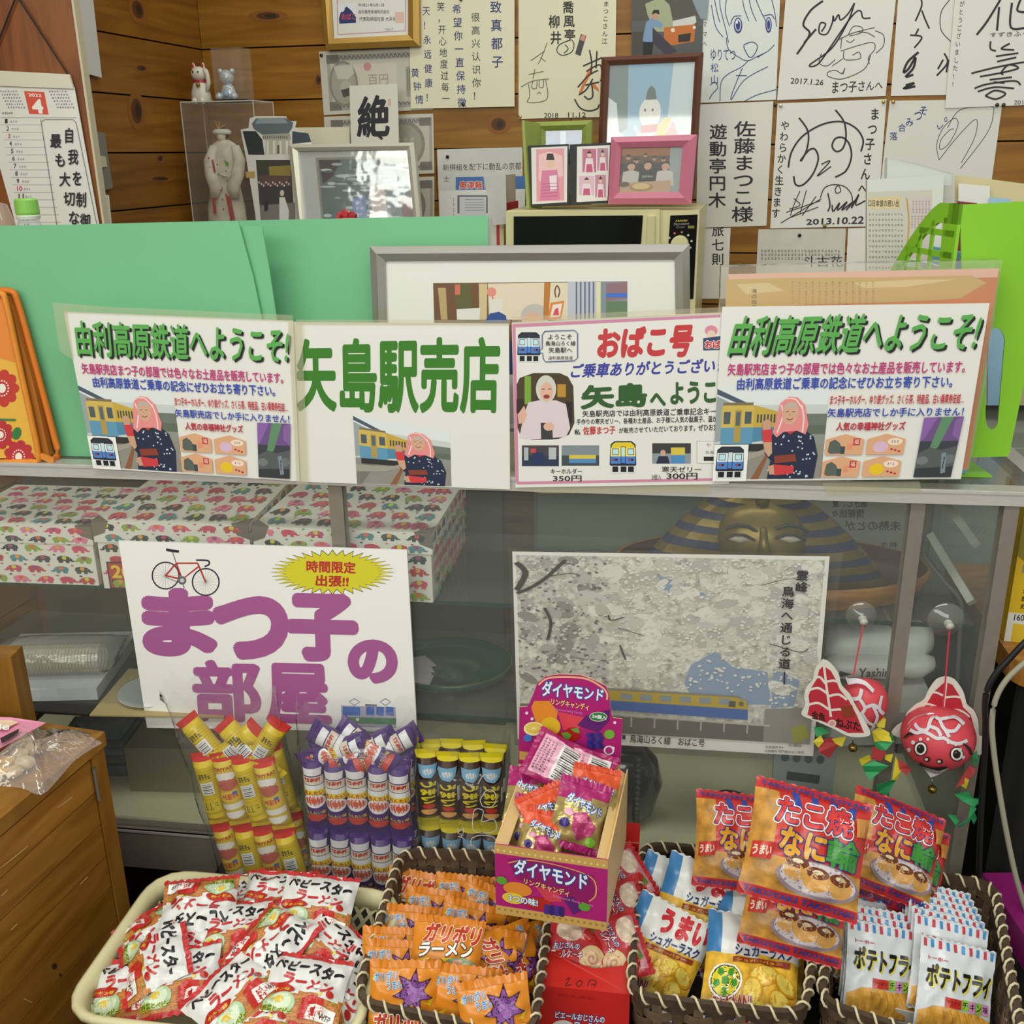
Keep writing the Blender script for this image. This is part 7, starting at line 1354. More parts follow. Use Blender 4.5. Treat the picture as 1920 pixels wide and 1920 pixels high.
# ---- octopus ball corn snack
CORN = M('#c08a3c', .35, var=.4, scale=60, name='puff_print')
def zone_t(u, v): return '#c02c30' if v < .08 or v > .91 else (CORN if u < .2 or v > .62 else '#c8352f')
def art_t(p):
    for i in range(4): p.poly([(.3 + i * .17, .07), (.36 + i * .17, .07), (.4 + i * .15, .2), (.34 + i * .15, .2)], '#2c469c')
    p.text('たこ焼', [(.2, .13), (.82, .11), (.84, .34), (.18, .36)], '#d43a36', .035, out='#f0ede6', ow=.075); p.text('たこ焼', [(.2, .13), (.82, .11), (.84, .34), (.18, .36)], '#d43a36', .035, out='#1f2f7c', ow=.03)
    p.text('なに', [(.25, .39), (.64, .38), (.64, .6), (.25, .61)], '#e0a02c', .045, out='#1f2f7c', ow=.04); p.text('輪', [(.66, .38), (.94, .37), (.94, .61), (.66, .61)], '#3d8a34', .03, out='#1f2f7c', ow=.03)
    p.ell(.62, .76, .36, .15, '#8f7f8a', 22).ell(.62, .75, .33, .13, '#c9bcc0', 20)
    for x, y in ((.42, .7), (.6, .75), (.8, .76)): p.ell(x, y, .12, .1, '#d29b50', 16).ell(x, y - .05, .1, .05, '#6b331c', 12).ell(x, y - .06, .05, .02, '#d9c9a8', 8)
    p.poly([(.03, .56), (.2, .54), (.2, .68), (.03, .7)], '#c8352f').text('うまい', [(.04, .59), (.19, .57), (.19, .65), (.04, .67)], '#e6d9c4', .04)
    p.text('TAKOYAKI TAKOYAKI', (.04, .93, .92, .045), '#2c3c88', .03).text('TAKOYAKI TAKOYAKI', (.04, .025, .92, .04), '#2c3c88', .03)
    p.poly([(.86, .16), (.99, .14), (.98, .3), (.88, .32)], '#c98a44').text('ソース', [(.72, .2), (.84, .2), (.84, .25), (.72, .25)], '#ede6dc', .02)
PT_ = Pack('octopus_snack_bag', .142, .138, .022, zone_t, art_t, 'snack bag', '#c02c30', .0, '#a9302c', 4, .003)
NT = V((-.05, -.75, .65))
for (x, y, a_, z_, n_, l) in ((1510, 1590, 9, .56, NT, 'red octopus ball snack bag on top of the pile, fully facing out'), (1390, 1578, 2, .47, NT, 'red octopus ball snack bag at the left behind the top one'), (1672, 1590, 12, .475, (.1, -.75, .65), 'red octopus ball snack bag at the right behind the top one'), (1492, 1692, 8, .462, NT, 'red octopus ball snack bag under the top one'), (1684, 1618, 10, .44, (.1, -.7, .7), 'red octopus ball snack bag lowest at the right, mostly hidden')):
    PT_.put(l, orient(x, y, z_, a_, n_, 1.06 if l.startswith('red octopus ball snack bag on') else .95), 'red octopus ball snack bags')
# ---- sugar rusk
RUSK = M('#dfae35', .35, var=.32, scale=70, name='rusk_print')
def zone_r(u, v): return ('#e0e0de' if u > .16 else '#3f7fb8') if v < .42 - .06 * u else RUSK
def art_r(p):
    p.text('うまい', [(.34, .06), (.94, .0), (.94, .24), (.36, .28)], '#c8303a', .06, out='#e9e6e0', ow=.05); p.text('シュガーラスク', [(.3, .32), (.92, .26), (.92, .36), (.3, .42)], '#22306e', .03); p.poly([(.28, .44), (.9, .38), (.9, .43), (.28, .49)], '#8f3a20').text('シュガーバター', [(.32, .45), (.8, .4), (.8, .43), (.32, .48)], '#e6c23a', .01)
    for x, y, rx, ry, rt in ((.62, .56, .17, .09, -.3), (.86, .58, .13, .08, .4), (.8, .74, .12, .1, .2), (.5, .72, .1, .14, .4), (.9, .86, .14, .07, 0), (.62, .86, .15, .07, .2)): p.ell(x, y, rx, ry, '#d59a26', 14, rt).ell(x, y - .01, rx * .86, ry * .82, '#ecd060', 14, rt).ell(x + .03, y, rx * .2, ry * .2, '#d9b040', 7, rt)
    p.ell(.22, .66, .17, .15, '#f0eee6', 18).ell(.22, .66, .15, .135, '#24301c', 18).ell(.22, .66, .14, .125, '#e3cf2c', 18)
    for k in range(5): a_ = k * 1.257 + .3; p.ell(.22 + .09 * math.cos(a_), .66 + .085 * math.sin(a_), .04, .036, '#3f8f2c', 5, a_)
    p.ell(.22, .66, .045, .04, '#3f8f2c', 5); p.text('BAAAAN!', [(.12, .8), (.5, .76), (.51, .86), (.14, .9)], '#b02a3c', .03, out='#f0ece0', ow=.05)
    for i in range(14):
        for j in range(2): p.rect(i / 14, .93 + j * .034, (i + 1) / 14, .964 + j * .034, ('#2c3a7c', '#eae8e4', '#c03038', '#eae8e4')[(i + j * 3) % 4])
PR = Pack('sugar_rusk_packet', .12, .142, .018, zone_r, art_r, 'snack packet', '#dcdcda', .0, '#a4a8ac', 6, .003)
for (x, y, a_, z_, n_, sc_, l) in ((1248, 1706, 22, .345, NF, .95, 'sugar rusk packet at the back left of its basket'), (1306, 1718, 17, .37, (0, -.75, .66), 1.02, 'large sugar rusk packet standing at the left, heading visible'), (1236, 1792, 24, .355, (-.1, -.75, .65), .95, 'sugar rusk packet at the left rim behind the large one'), (1424, 1768, 6, .365, (0, -.45, .89), 1.08, 'sugar rusk packet lying with its ball picture in the middle'), (1408, 1824, 4, .375, (0, -.42, .9), 1.05, 'sugar rusk packet at the front rim of the basket'), (1560, 1760, 8, .345, NF, .9, 'sugar rusk packet half hidden at the right rim')):
    PR.put(l, orient(x, y, z_, a_, n_, sc_), 'sugar rusk packets in the right middle basket')
# ---- potato fry packets in a white card box
bxp = thing('white_card_box', 'white card box holding two rows of potato snack packets', 'box', Z(1700, 1890, bz))
CB = M('#d8d8cc', .6, name='white_cardboard'); zc = .335
fl_, fr2 = Z(1577, 1868, zc), Z(1884, 1938, zc); br_, bl_ = Z(1868, 1690, zc), Z(1592, 1690, zc)
fl_, fr2, br_, bl_ = [V((q.x, q.y, bz + .006)) for q in (fl_, fr2, br_, bl_)]
for a, b in ((fl_, fr2), (fr2, br_), (br_, bl_), (bl_, fl_)):
    m = MB(); n_ = V((-(b - a).y, (b - a).x, 0)).normalized() * .0015; hh = zc - bz - .006 + (.02 if (a is fr2 or a is bl_) else 0); m.hexa([a, b, b + n_, a + n_], [a + ez * hh, b + ez * hh, b + n_ + ez * hh, a + n_ + ez * hh], CB); m.build('side_wall', bxp)
m = MB(); m.prism([fl_, fr2, br_, bl_], ez * .0015, CB); m.build('box_floor', bxp)
POT = M('#d39a3c', .4, var=.25, scale=50, name='chip_print', stretch=(4, 1, 1))
def zone_p(u, v): return '#d5d8dc'
def art_p(p):
    for i in range(10):
        for j in range(2): p.rect(.02 + i * .098 + .02, .015 + j * .0, .02 + i * .098 + .062, .1, ('#c23a4c', '#3f86c4')[i % 2]) if j == 0 else None
    p.text('トーホー', (.1, .19, .24, .04), '#c2304a', .03)
    p.text('ポテトフライ', [(.1, .27), (.96, .27), (.94, .5), (.1, .5)], '#141414', .045, shadow=('#e3d42c', .018, .012))
    p.poly([(.34, .58), (.56, .58), (.56, .68), (.34, .68)], '#c23028').text('フライド', (.36, .605, .18, .05), '#2a1412', .01)
    for i, (c, k) in enumerate((('#8fb83c', 'チ'), ('#d98ac0', 'キ'), ('#8fb83c', 'ン'), ('#d98ac0', '味'))): p.rect(.565 + i * .1, .57, .66 + i * .1, .68, c).text(k, (.578 + i * .1, .59, .07, .07), '#15202c', .02)
    p.poly([(.02, .78), (.2, .7), (.4, .68), (.6, .7), (.8, .69), (.98, .74), (.98, .97), (.02, .97)], POT)
    for i in range(6): p.line([(.3 + i * .1, .7), (.36 + i * .1, .82), (.33 + i * .1, .95)], .008, '#b5742c')
PPk = Pack('potato_snack_packet', .104, .118, .007, zone_p, art_p, 'snack packet', '#d5d8dc', .0, '#b9bcc2', 7, .002)
NP_ = V((.06, -.80, .60)).normalized()
rows_ = [('left', 1654, 1822, 5, 3), ('right', 1790, 1858, 7, 5)]
ords = ['frontmost', 'second', 'third', 'fourth', 'fifth', 'sixth', 'seventh']
for side, x, y, cnt, ang in rows_:
    c0 = Z(x, y, .365)
    for i in range(cnt):
        if side == 'right': step = (0, .040, .058, .076, .094, .112, .13)[i]; lift = (0, .012, .014, .016, .018, .02, .022)[i]
        else: step = (0, .016, .032, .075, .095)[i]; lift = (0, .004, .008, .012, .014)[i]
        c = c0 + V((.008 * step / .1, step * .80, lift - step * .12))
        q = pix(c); PPk.put('%s white potato snack packet of the %s row in the card box' % (ords[i], side), orient(q[0], q[1], c, ang, NP_, .98), 'potato snack packets in the card box')
# ---- ring candy display carton
zt_, zbm = .58, .473
FLb, FRb = Z(930, 1712, zbm), Z(1137, 1745, zbm); BLt, BRt = Z(972, 1428, zt_), Z(1161, 1452, zt_)
FLb, FRb = V((FLb.x, FLb.y, 0)), V((FRb.x, FRb.y, 0)); uu = (FRb - FLb); un = uu.normalized(); dn = V((-un.y, un.x, 0)); wbx = uu.length
dpt = ((V((BLt.x, BLt.y, 0)) - FLb).dot(dn) + (V((BRt.x, BRt.y, 0)) - FLb).dot(dn)) / 2
cd_ = thing('candy_display_carton', 'magenta display carton of ring candies with a shaped header card', 'carton', FLb + uu / 2 + dn * dpt / 2 + ez * zbm)
MAG = M('#ad1f72', .35, name='magenta_carton'); GLD = M('#c9a05a', .4, .15, name='gold_carton'); CRC = M('#e0bf86', .45, name='cream_carton', var=.06, scale=15)
Cc = lambda u, d, z: FLb + un * (u * wbx) + dn * d + ez * z
m = MB(); m.hexa([Cc(0, 0, zbm), Cc(1, 0, zbm), Cc(1, .0016, zbm), Cc(0, .0016, zbm)], [Cc(0, 0, zt_), Cc(1, 0, zt_), Cc(1, .0016, zt_), Cc(0, .0016, zt_)], MAG); m.build('front_panel', cd_)
for k in (0, 1):
    m = MB(); e = .0016 / wbx; a = k * (1 - e); m.hexa([Cc(a, .0016, zbm), Cc(a + e, .0016, zbm), Cc(a + e, dpt, zbm), Cc(a, dpt, zbm)], [Cc(a, .0016, zt_), Cc(a + e, .0016, zt_), Cc(a + e, dpt, zt_ + .01), Cc(a, dpt, zt_ + .01)], CRC); m.build('side_panel', cd_)
    m = MB(); a0, a1 = (.004, .10) if k == 0 else (.90, .996); m.hexa([Cc(a0, .002, zt_ - .002), Cc(a1, .002, zt_ - .012), Cc(a1, dpt, zt_ - .002), Cc(a0, dpt, zt_ + .008)], [Cc(a0, .002, zt_), Cc(a1, .002, zt_ - .010), Cc(a1, dpt, zt_), Cc(a0, dpt, zt_ + .01)], CRC); m.build('folded_flap', cd_)
m = MB(); m.box(Cc(0, 0, zbm), uu, dn * dpt, ez * .0015, CRC); m.build('carton_floor', cd_)
BKP = Pl(Cc(0, dpt, 0), -dn)
hd = [(972, 1432), (974, 1326), (988, 1325), (993, 1318), (1002, 1296), (1008, 1280), (1024, 1268), (1050, 1264), (1090, 1266), (1116, 1276), (1136, 1286), (1142, 1300), (1144, 1322), (1147, 1340), (1150, 1346), (1167, 1348), (1162, 1456)]
m = MB(); m.prism([BKP.at(x, y) for x, y in hd], dn * .0016, MAG, CRC); m.prism([Cc(0, dpt, zbm), Cc(1, dpt, zbm), BKP.at(1162, 1456), BKP.at(972, 1432)], dn * .0016, CRC); m.build('header_card', cd_)
p = Print(on(BKP, 0), rough=.35)
p.poly([(974, 1408), (1163, 1434), (1162, 1450), (974, 1424)], '#c9a05a'); p.poly([(996, 1326), (1002, 1314), (1030, 1314), (1046, 1334), (1040, 1366), (1010, 1372)], '#e08a2c').poly([(1046, 1334), (1098, 1346), (1080, 1374), (1056, 1368)], '#d8434e').poly([(1098, 1342), (1144, 1330), (1142, 1352), (1122, 1374), (1094, 1364), (1082, 1360)], '#5c1f6c')
p.line([(1010, 1284), (1026, 1272), (1060, 1269), (1100, 1273), (1128, 1288), (1138, 1300), (1138, 1312)], 3.4, '#eab08a')
p.text('ダイヤモンド', [(1018, 1276), (1132, 1292), (1130, 1314), (1016, 1304)], '#eef0f4', .03, out='#2c56ac', ow=.07); p.text('リングキャンディ', [(1034, 1309), (1104, 1320), (1104, 1332), (1034, 1320)], '#efd39a', .02, out='#a8402c', ow=.05); p.text('Diamond Ring Candy', [(1040, 1327), (1092, 1334), (1092, 1340), (1040, 1333)], '#d98ac0')
p.ell(1032, 1362, 19, 18, '#e2b52c', 18).ell(1001, 1366, 19, 13, '#efe3b4', 18).ell(1001, 1365, 15, 10, '#e6c22c', 16); 
for k in range(6): a_ = k * math.pi / 6; p.line([(1001 - 14 * math.cos(a_), 1365 - 9 * math.sin(a_)), (1001 + 14 * math.cos(a_), 1365 + 9 * math.sin(a_))], .8, '#efe3b4')
p.ell(1056, 1384, 18, 13, '#b5261f', 16).ell(1074, 1376, 16, 13, '#a81f1c', 16).poly([(1052, 1374), (1064, 1372), (1072, 1378), (1066, 1386), (1058, 1384)], '#6a9a3a').poly([(1070, 1366), (1084, 1364), (1088, 1374), (1076, 1372)], '#6a9a3a')
for i in range(16): p.ell(1104 + (i % 4) * 7 + (i // 4 % 2) * 3, 1378 + (i // 4) * 7, 5, 5, '#33246e' if i % 2 else '#43308a', 8)
p.ell(1122, 1343, 17, 9, '#e6e4dc', 16).ell(1122, 1343, 16, 8, '#2f7a3f', 16).text('24個入', [(1111, 1338), (1138, 1342), (1137, 1349), (1110, 1345)], '#eeeeea', .03); p.ell(1143, 1376, 10, 9, '#6fa83a', 12).ell(990, 1383, 8, 7, '#3f74c4', 10).ell(1142, 1406, 10, 9, '#e4dede', 16).ell(1142, 1406, 7, 6.4, '#b0307c', 14).scribble(1130, 1420, 22, 3, 5, '#e0c4d6', .8)
for x_, y_ in ((988, 1336), (998, 1347), (1153, 1354), (1018, 1384), (1150, 1402)): p.ell(x_, y_, 3, 3, '#e6dce8', 8)
p.build('printed_header', cd_)
FRP = Pl(Cc(0, 0, 0), -dn); p = Print(on(FRP, 0), rough=.35); fq = [pix(q) for q in (Cc(0, 0, zt_), Cc(1, 0, zt_), Cc(1, 0, zbm), Cc(0, 0, zbm))]; n = p.sub(fq)
n.rect(0, 0, 1, .13, '#c9a05a').rect(0, .88, 1, 1, '#c9a05a')
for i in range(18): n.ell(.03 + i * .055, .08, .012, .018, '#e6c98a', 8).ell(.03 + i * .055, .93, .012, .018, '#a87a34', 8)
n.poly([(.12, .2), (.3, .14), (.6, .16), (.88, .26), (.92, .5), (.8, .66), (.5, .5), (.2, .46)], '#8f1a60').line([(.12, .24), (.3, .16), (.6, .18), (.86, .28), (.9, .5), (.84, .62)], .014, '#d9a05a')
n.ell(.2, .6, .13, .1, '#dd8630', 14).poly([(.36, .52), (.56, .54), (.6, .68), (.46, .72)], '#cf3f50').poly([(.6, .62), (.7, .58), (.78, .76), (.7, .84)], '#5c1f6c').ell(.16, .74, .1, .08, '#e3c23c', 14).ell(.38, .76, .13, .09, '#b5261f', 14)
for i in range(12): n.ell(.46 + (i % 4) * .045, .78 + (i // 4) * .045, .028, .028, '#33246e' if i % 2 else '#43308a', 8)
n.text('ダイヤモンド', [(.18, .16), (.82, .24), (.82, .46), (.17, .38)], '#eef0f4', .03, out='#24489c', ow=.07); n.text('リングキャンディ', [(.26, .42), (.66, .5), (.66, .6), (.26, .5)], '#efd39a', .02, out='#8f3020', ow=.05); n.text('Diamond Ring Candy', [(.52, .59), (.88, .65), (.88, .69), (.52, .64)], '#d98ac0'); n.text('3つの味!', [(.12, .68), (.38, .7), (.38, .8), (.12, .78)], '#eef2f4', .02, out='#5a86b4', ow=.05); n.ell(.06, .5, .05, .06, '#5f9a34', 10).ell(.8, .7, .055, .06, '#5f9a34', 10)
p.build('printed_front', cd_)
# support under the carton
m = MB(); q0 = Cc(.15, dpt * .62, bz + .001); m.box(q0, un * wbx * .5, dn * dpt * .36, ez * (zbm - bz - .001), M('#8a6b45', .8, var=.1, scale=10)); tag(m.build('cardboard_riser', loc=q0), 'brown cardboard block holding up the candy display carton', 'box')
def zone_m(u, v): return '#a51f66' if v < .3 - .12 * u + .03 or v > .9 else M('#b9a468', .25, .5, name='gold_foil')
def zone_g(u, v): return '#d9542c' if v < .32 or v > .92 else M('#b9a468', .25, .5, name='gold_foil')
def art_m(p):
    p.text('ダイヤモンド', [(.2, .22), (.9, .34), (.9, .48), (.18, .36)], '#dfe8f2', .03, out='#3a62b8', ow=.08); p.poly([(.36, .5), (.6, .44), (.86, .62), (.8, .74), (.56, .86), (.4, .72)], '#b03a6c').poly([(.4, .54), (.58, .48), (.7, .58), (.5, .62)], '#d9709c'); p.ell(.24, .66, .1, .07, '#3a2c7c', 10).ell(.82, .84, .1, .07, '#7ab83a', 10).ell(.28, .5, .1, .06, '#e6a0bc', 5)
PM = Pack('ring_candy_packet', .07, .088, .013, zone_m, art_m, 'candy packet', '#a51f66', .08, '#8a1f5a', 11, .003)
PG = Pack('ring_candy_packet', .066, .08, .012, zone_g, art_m, 'candy packet', '#d0482a', .08, '#b8482a', 12, .003)
def art_b(p): p.rect(.1, .12, .9, .5, '#e0a8be').rect(.12, .5, .88, .9, '#e6e2e0'); [p.rect(.16 + i * .045, .55, .16 + i * .045 + (.012 if i % 3 else .024), .84, '#222226') for i in range(15)]; [p.scribble(.16, .16 + i * .07, .66, .04, 12, '#8d4a66', .008, i) for i in range(4)]
PB = Pack('ring_candy_packet', .075, .08, .012, lambda u, v: '#a0205f', art_b, 'candy packet', '#a51f66', .08, '#8a1f5a', 13, .003)
NC = V((0, -.7, .7))
for (pk, x, y, a_, z_, n_, sc_, l) in ((PM, 1086, 1528, 14, .585, (.05, -.8, .6), 1.0, 'magenta ring candy packet standing upright in the middle of the carton'), (PB, 1042, 1428, -62, .615, NC, .95, 'ring candy packet lying with its barcode up at the back of the carton'), (PG, 1112, 1494, 10, .59, NC, 1., 'orange ring candy packet at the right of the carton'), (PG, 1030, 1534, -24, .572, NC, 1., 'orange ring candy packet tilted left of the upright magenta one'), (PM, 992, 1500, 8, .565, NC, .95, 'magenta ring candy packet at the back left of the carton'), (PM, 1000, 1556, 12, .555, NC, .95, 'magenta ring candy packet at the front left of the carton'), (PG, 1015, 1572, 14, .562, NC, .9, 'orange ring candy packet at the front left of the carton'), (PB, 1096, 1450, -70, .60, NC, .95, 'dark magenta ring candy packet under the barcode one')):
    pk.put(l, orient(x, y, z_, a_, n_, sc_), 'ring candies in the display carton')
# ---- red roll cake carton
RDC = M('#c8251f', .4, name='red_carton'); rcz = .375
rf0, rf1 = Z(1006, 1848, rcz), Z(1181, 1866, rcz); rb1, rb0 = Z(1198, 1612, rcz), Z(1060, 1600, rcz)
rc = thing('red_snack_carton', 'open red carton of strawberry roll cakes between the wicker baskets', 'carton', V((rf0.x, rf0.y, bz)).lerp(V((rb1.x, rb1.y, bz)), .5))
G_ = [V((q.x, q.y, bz + .001)) for q in (rf0, rf1, rb1, rb0)]
tops = [rcz, rcz, rcz + .03, rcz + .03]
for i, nm in enumerate(('front_panel', 'side_panel', 'back_panel', 'side_panel')):
    a, b = G_[i], G_[(i + 1) % 4]; n_ = V((-(b - a).y, (b - a).x, 0)).normalized() * .0016; h0, h1_ = tops[i] - bz - .001, tops[(i + 1) % 4] - bz - .001
    m = MB(); m.hexa([a, b, b + n_, a + n_], [a + ez * h0, b + ez * h1_, b + n_ + ez * h1_, a + n_ + ez * h0], RDC); m.build(nm, rc)
m = MB(); a, b = G_[0] + ez * (rcz - bz - .001), G_[1] + ez * (rcz - bz - .001); dd = (G_[3] - G_[0]).normalized()
fl = [a, b, b + dd * .05 + ez * .012, b + dd * .052 - (b - a) * .06 + ez * .012, b.lerp(a, .1) + dd * .038 + ez * .01, a.lerp(b, .6) + dd * .03 + ez * .008, a.lerp(b, .35) + dd * .036 + ez * .009, a.lerp(b, .22) + dd * .05 + ez * .012, a + dd * .052 + ez * .012]
m.prism(fl, ez * .0012, RDC); m.build('front_flap', rc)
m = MB(); a, b = G_[2] + ez * (rcz + .03 - bz), G_[3] + ez * (rcz + .03 - bz); m.hexa([a, b, b + ez * .001, a + ez * .001], [a + dd * .006 + ez * .03, b + dd * .006 + ez * .03, b + dd * .007 + ez * .03, a + dd * .007 + ez * .03], RDC); m.build('back_flap', rc)
fpp = Pl(G_[0], V((-(G_[1] - G_[0]).y, (G_[1] - G_[0]).x, 0))); p = Print(on(fpp, 0), rough=.4)
p.text('2022.05.1441221', [(1046, 1862), (1116, 1870), (1116, 1875), (1046, 1867)], '#8a1512').text('ピエールおじさんの', [(1042, 1896), (1134, 1906), (1133, 1918), (1041, 1908)], '#e8e6ee', .03, out='#2c3070', ow=.09).text('ロールケーキ', [(1078, 1914), (1150, 1922), (1149, 1936), (1077, 1928)], '#e8e6ee', .04, out='#2c3070', ow=.09).ell(1055, 1926, 22, 14, '#ded9d4', 14); p.build('printed_front', rc)
n_f = ((fl[2] - fl[0]).cross(fl[1] - fl[0])).normalized(); 
if n_f.z < 0: n_f = -n_f
ffp = Pl(fl[0] + n_f * .0016, n_f); p = Print(on(ffp, 0)); p.line([(1060, 1838), (1068, 1833), (1064, 1842), (1060, 1848), (1072, 1846)], 1.4, '#3a1210').line([(1088, 1838), (1080, 1844), (1086, 1850), (1092, 1842), (1088, 1838)], 1.4, '#3a1210').line([(1102, 1850), (1106, 1838), (1118, 1840), (1114, 1850)], 1.4, '#3a1210').line([(1108, 1845), (1116, 1846)], 1.2, '#3a1210'); p.build('handwritten_price', rc)
def zone_k(u, v): return '#c23038' if u < .1 or u > .9 else ('#d88a96' if v < .35 else '#c9414a')
def art_k(p):
    p.ell(.3, .28, .2, .18, '#e3cdb8', 16); p.ell(.66, .26, .14, .14, '#c22c2a', 12).ell(.8, .34, .12, .14, '#b82824', 12).poly([(.6, .14), (.72, .1), (.78, .2), (.66, .2)], '#5f8a3a'); p.ell(.72, .66, .2, .22, '#e8cf9a', 18)
    p.line([(.72 + .16 * (1 - t / 22) * math.cos(t * .62), .66 + .17 * (1 - t / 22) * math.sin(t * .62)) for t in range(22)], .03, '#d98a8a')
    p.text('おじさんの', [(.1, .52), (.5, .46), (.5, .56), (.1, .62)], '#e9e6ee', .02, out='#2c3070', ow=.08).text('ロールケーキ', [(.08, .64), (.56, .58), (.56, .72), (.08, .78)], '#f0dce0', .03, out='#a03048', ow=.07)
PK = Pack('roll_cake_packet', .085, .07, .016, zone_k, art_k, 'cake packet', '#bf2a30', .07, '#c9a0a0', 14, .003)
for (x, y, a_, z_, l) in ((1086, 1778, 10, .385, 'roll cake packet at the front of the red carton'), (1158, 1778, 72, .385, 'roll cake packet at the right side of the red carton, nearest the front'), (1166, 1712, 70, .385, 'roll cake packet second from the front at the right of the red carton'), (1170, 1650, 60, .395, 'roll cake packet at the back right of the red carton'), (1112, 1742, 8, .375, 'roll cake packet behind the front one in the red carton')):
    PK.put(l, orient(x, y, z_, a_, (0, -.6, .8), 1.05), 'roll cakes in the red carton')
# ================================================================== bags of puffed corn sticks
class Stick:
    def __init__(s, name, base, top, bot, art, L=.128, r=.0168):
        s.name = name; m = MB(); prof = [(-.5, .019, .0008), (-.44, .0185, .001), (-.41, r * 1.02, r * .6), (-.35, r, r), (.35, r, r), (.41, r * 1.02, r * .6), (.44, .0185, .001), (.5, .0195, .0008)]
        for (a, b) in zip(prof, prof[1:]):
            col = bot if b[0] <= -.4 else (top if a[0] >= .4 else base); m.loft([(V((0, a[0] * L, 0)), V((a[1], 0, 0)), V((0, 0, a[2]))), (V((0, b[0] * L, 0)), V((b[1], 0, 0)), V((0, 0, b[2])))], M(col, GLO), 14, False)
        s.body = Pack.mk(s, m, name)
        def sf(x, y, z_): th = (x - .5) * 2.6; return V(((r + z_ + .0003) * math.sin(th), (.5 - y) * L * .76, (r + z_ + .0003) * math.cos(th)))
        p = Print(sf, base=.0002, maxedge=.14, rough=GLO); p.LAY = .00005; art(p); s.art = Pack.mk(s, p.mb, 'printed_wrapper', False)
    def put(s, label, c, axis, face, group, roll=0.):
        up = V(axis).normalized(); n_ = V(face); n_ = (n_ - up * n_.dot(up)).normalized(); rt = up.cross(n_)
        if roll: q = Matrix.Rotation(roll, 3, up); n_ = q @ n_; rt = q @ rt
        o = bpy.data.objects.new(s.name, s.body); COL.objects.link(o); o.matrix_world = Matrix.Translation(c) @ Matrix((rt, up, n_)).transposed().to_4x4(); tag(o, label, 'snack stick', group)
        ch = bpy.data.objects.new('printed_wrapper', s.art); COL.objects.link(ch); ch.parent = o; return o
def art_pu(p):
    p.poly([(.1, .03), (.9, .03), (.84, .16), (.16, .16)], '#d9d9dc').poly([(.05, .18), (.95, .18), (.92, .32), (.08, .32)], '#cfc4b4').poly([(.2, .2), (.8, .2), (.76, .27), (.24, .27)], '#b03a30').poly([(.02, .33), (.98, .33), (.98, .42), (.02, .42)], '#dadadc').poly([(.02, .42), (.98, .42), (.98, .53), (.02, .53)], '#d9c22c').text('めんたい', (.14, .435, .72, .075), '#b8302c', .03)
    p.ell(.5, .62, .44, .12, '#dcdadc', 18).ell(.5, .61, .36, .085, '#c4553c', 16).text('めんたい味', (.14, .8, .72, .06), '#d9b83a', .02).ell(.5, .92, .42, .06, '#b8382c', 14)
def art_ye(p):
    [p.rect(.05, .1 + i * .045, .95, .106 + i * .045, '#a8921c') for i in range(18)]; p.rect(.3, .3, .72, .52, '#d5d5d5'); [p.rect(.36, .33 + i * .03, .66, .33 + i * .03 + (.014 if i % 2 else .007), '#2a2a2e') for i in range(6)]; p.scribble(.3, .14, .4, .1, 4, '#3a3418', .02).rect(.2, .62, .8, .84, '#c7b01e').scribble(.26, .66, .48, .14, 3, '#3a3418', .02)
def art_yf(p):
    p.rect(.0, .02, 1, .1, '#d9c22c').text('TERIYAKI', (.08, .03, .84, .055), '#b8302c', .03).ell(.5, .2, .4, .08, '#e0dcd6', 14).ell(.5, .34, .4, .1, '#b0584c', 14).poly([(.1, .46), (.9, .46), (.86, .64), (.14, .64)], '#d3b23c').ell(.5, .55, .3, .05, '#b8442c', 12).ell(.7, .5, .1, .03, '#3f62b0', 8).poly([(.05, .68), (.95, .68), (.95, .78), (.05, .78)], '#d8d4cc').ell(.5, .88, .4, .06, '#dcdad6', 14)
def art_br(p):
    p.poly([(.1, .04), (.9, .04), (.8, .2), (.6, .28), (.3, .26), (.15, .2)], '#7fb0d0').ell(.5, .16, .2, .06, '#dcdcdc', 12); p.text('うまい', [(.78, .34), (.78, .72), (.22, .72), (.22, .34)], '#d9c62c', .05, out='#3a2412', ow=.06).ell(.5, .78, .22, .045, '#b8382c', 12).ell(.5, .88, .3, .05, '#d39a5c', 12).rect(.84, .4, .98, .66, '#d5d5d5')
SPu = Stick('puffed_corn_stick', '#43206e', '#43206e', '#43206e', art_pu); SYe = Stick('puffed_corn_stick', '#d3b81c', '#bf2c26', '#d3b81c', art_ye); SYf = Stick('puffed_corn_stick', '#cdb23c', '#bf2c26', '#d3b81c', art_yf); SBr = Stick('puffed_corn_stick', '#3a2118', '#c9b81e', '#c9b81e', art_br)
FACE = V((0, -1, .2))
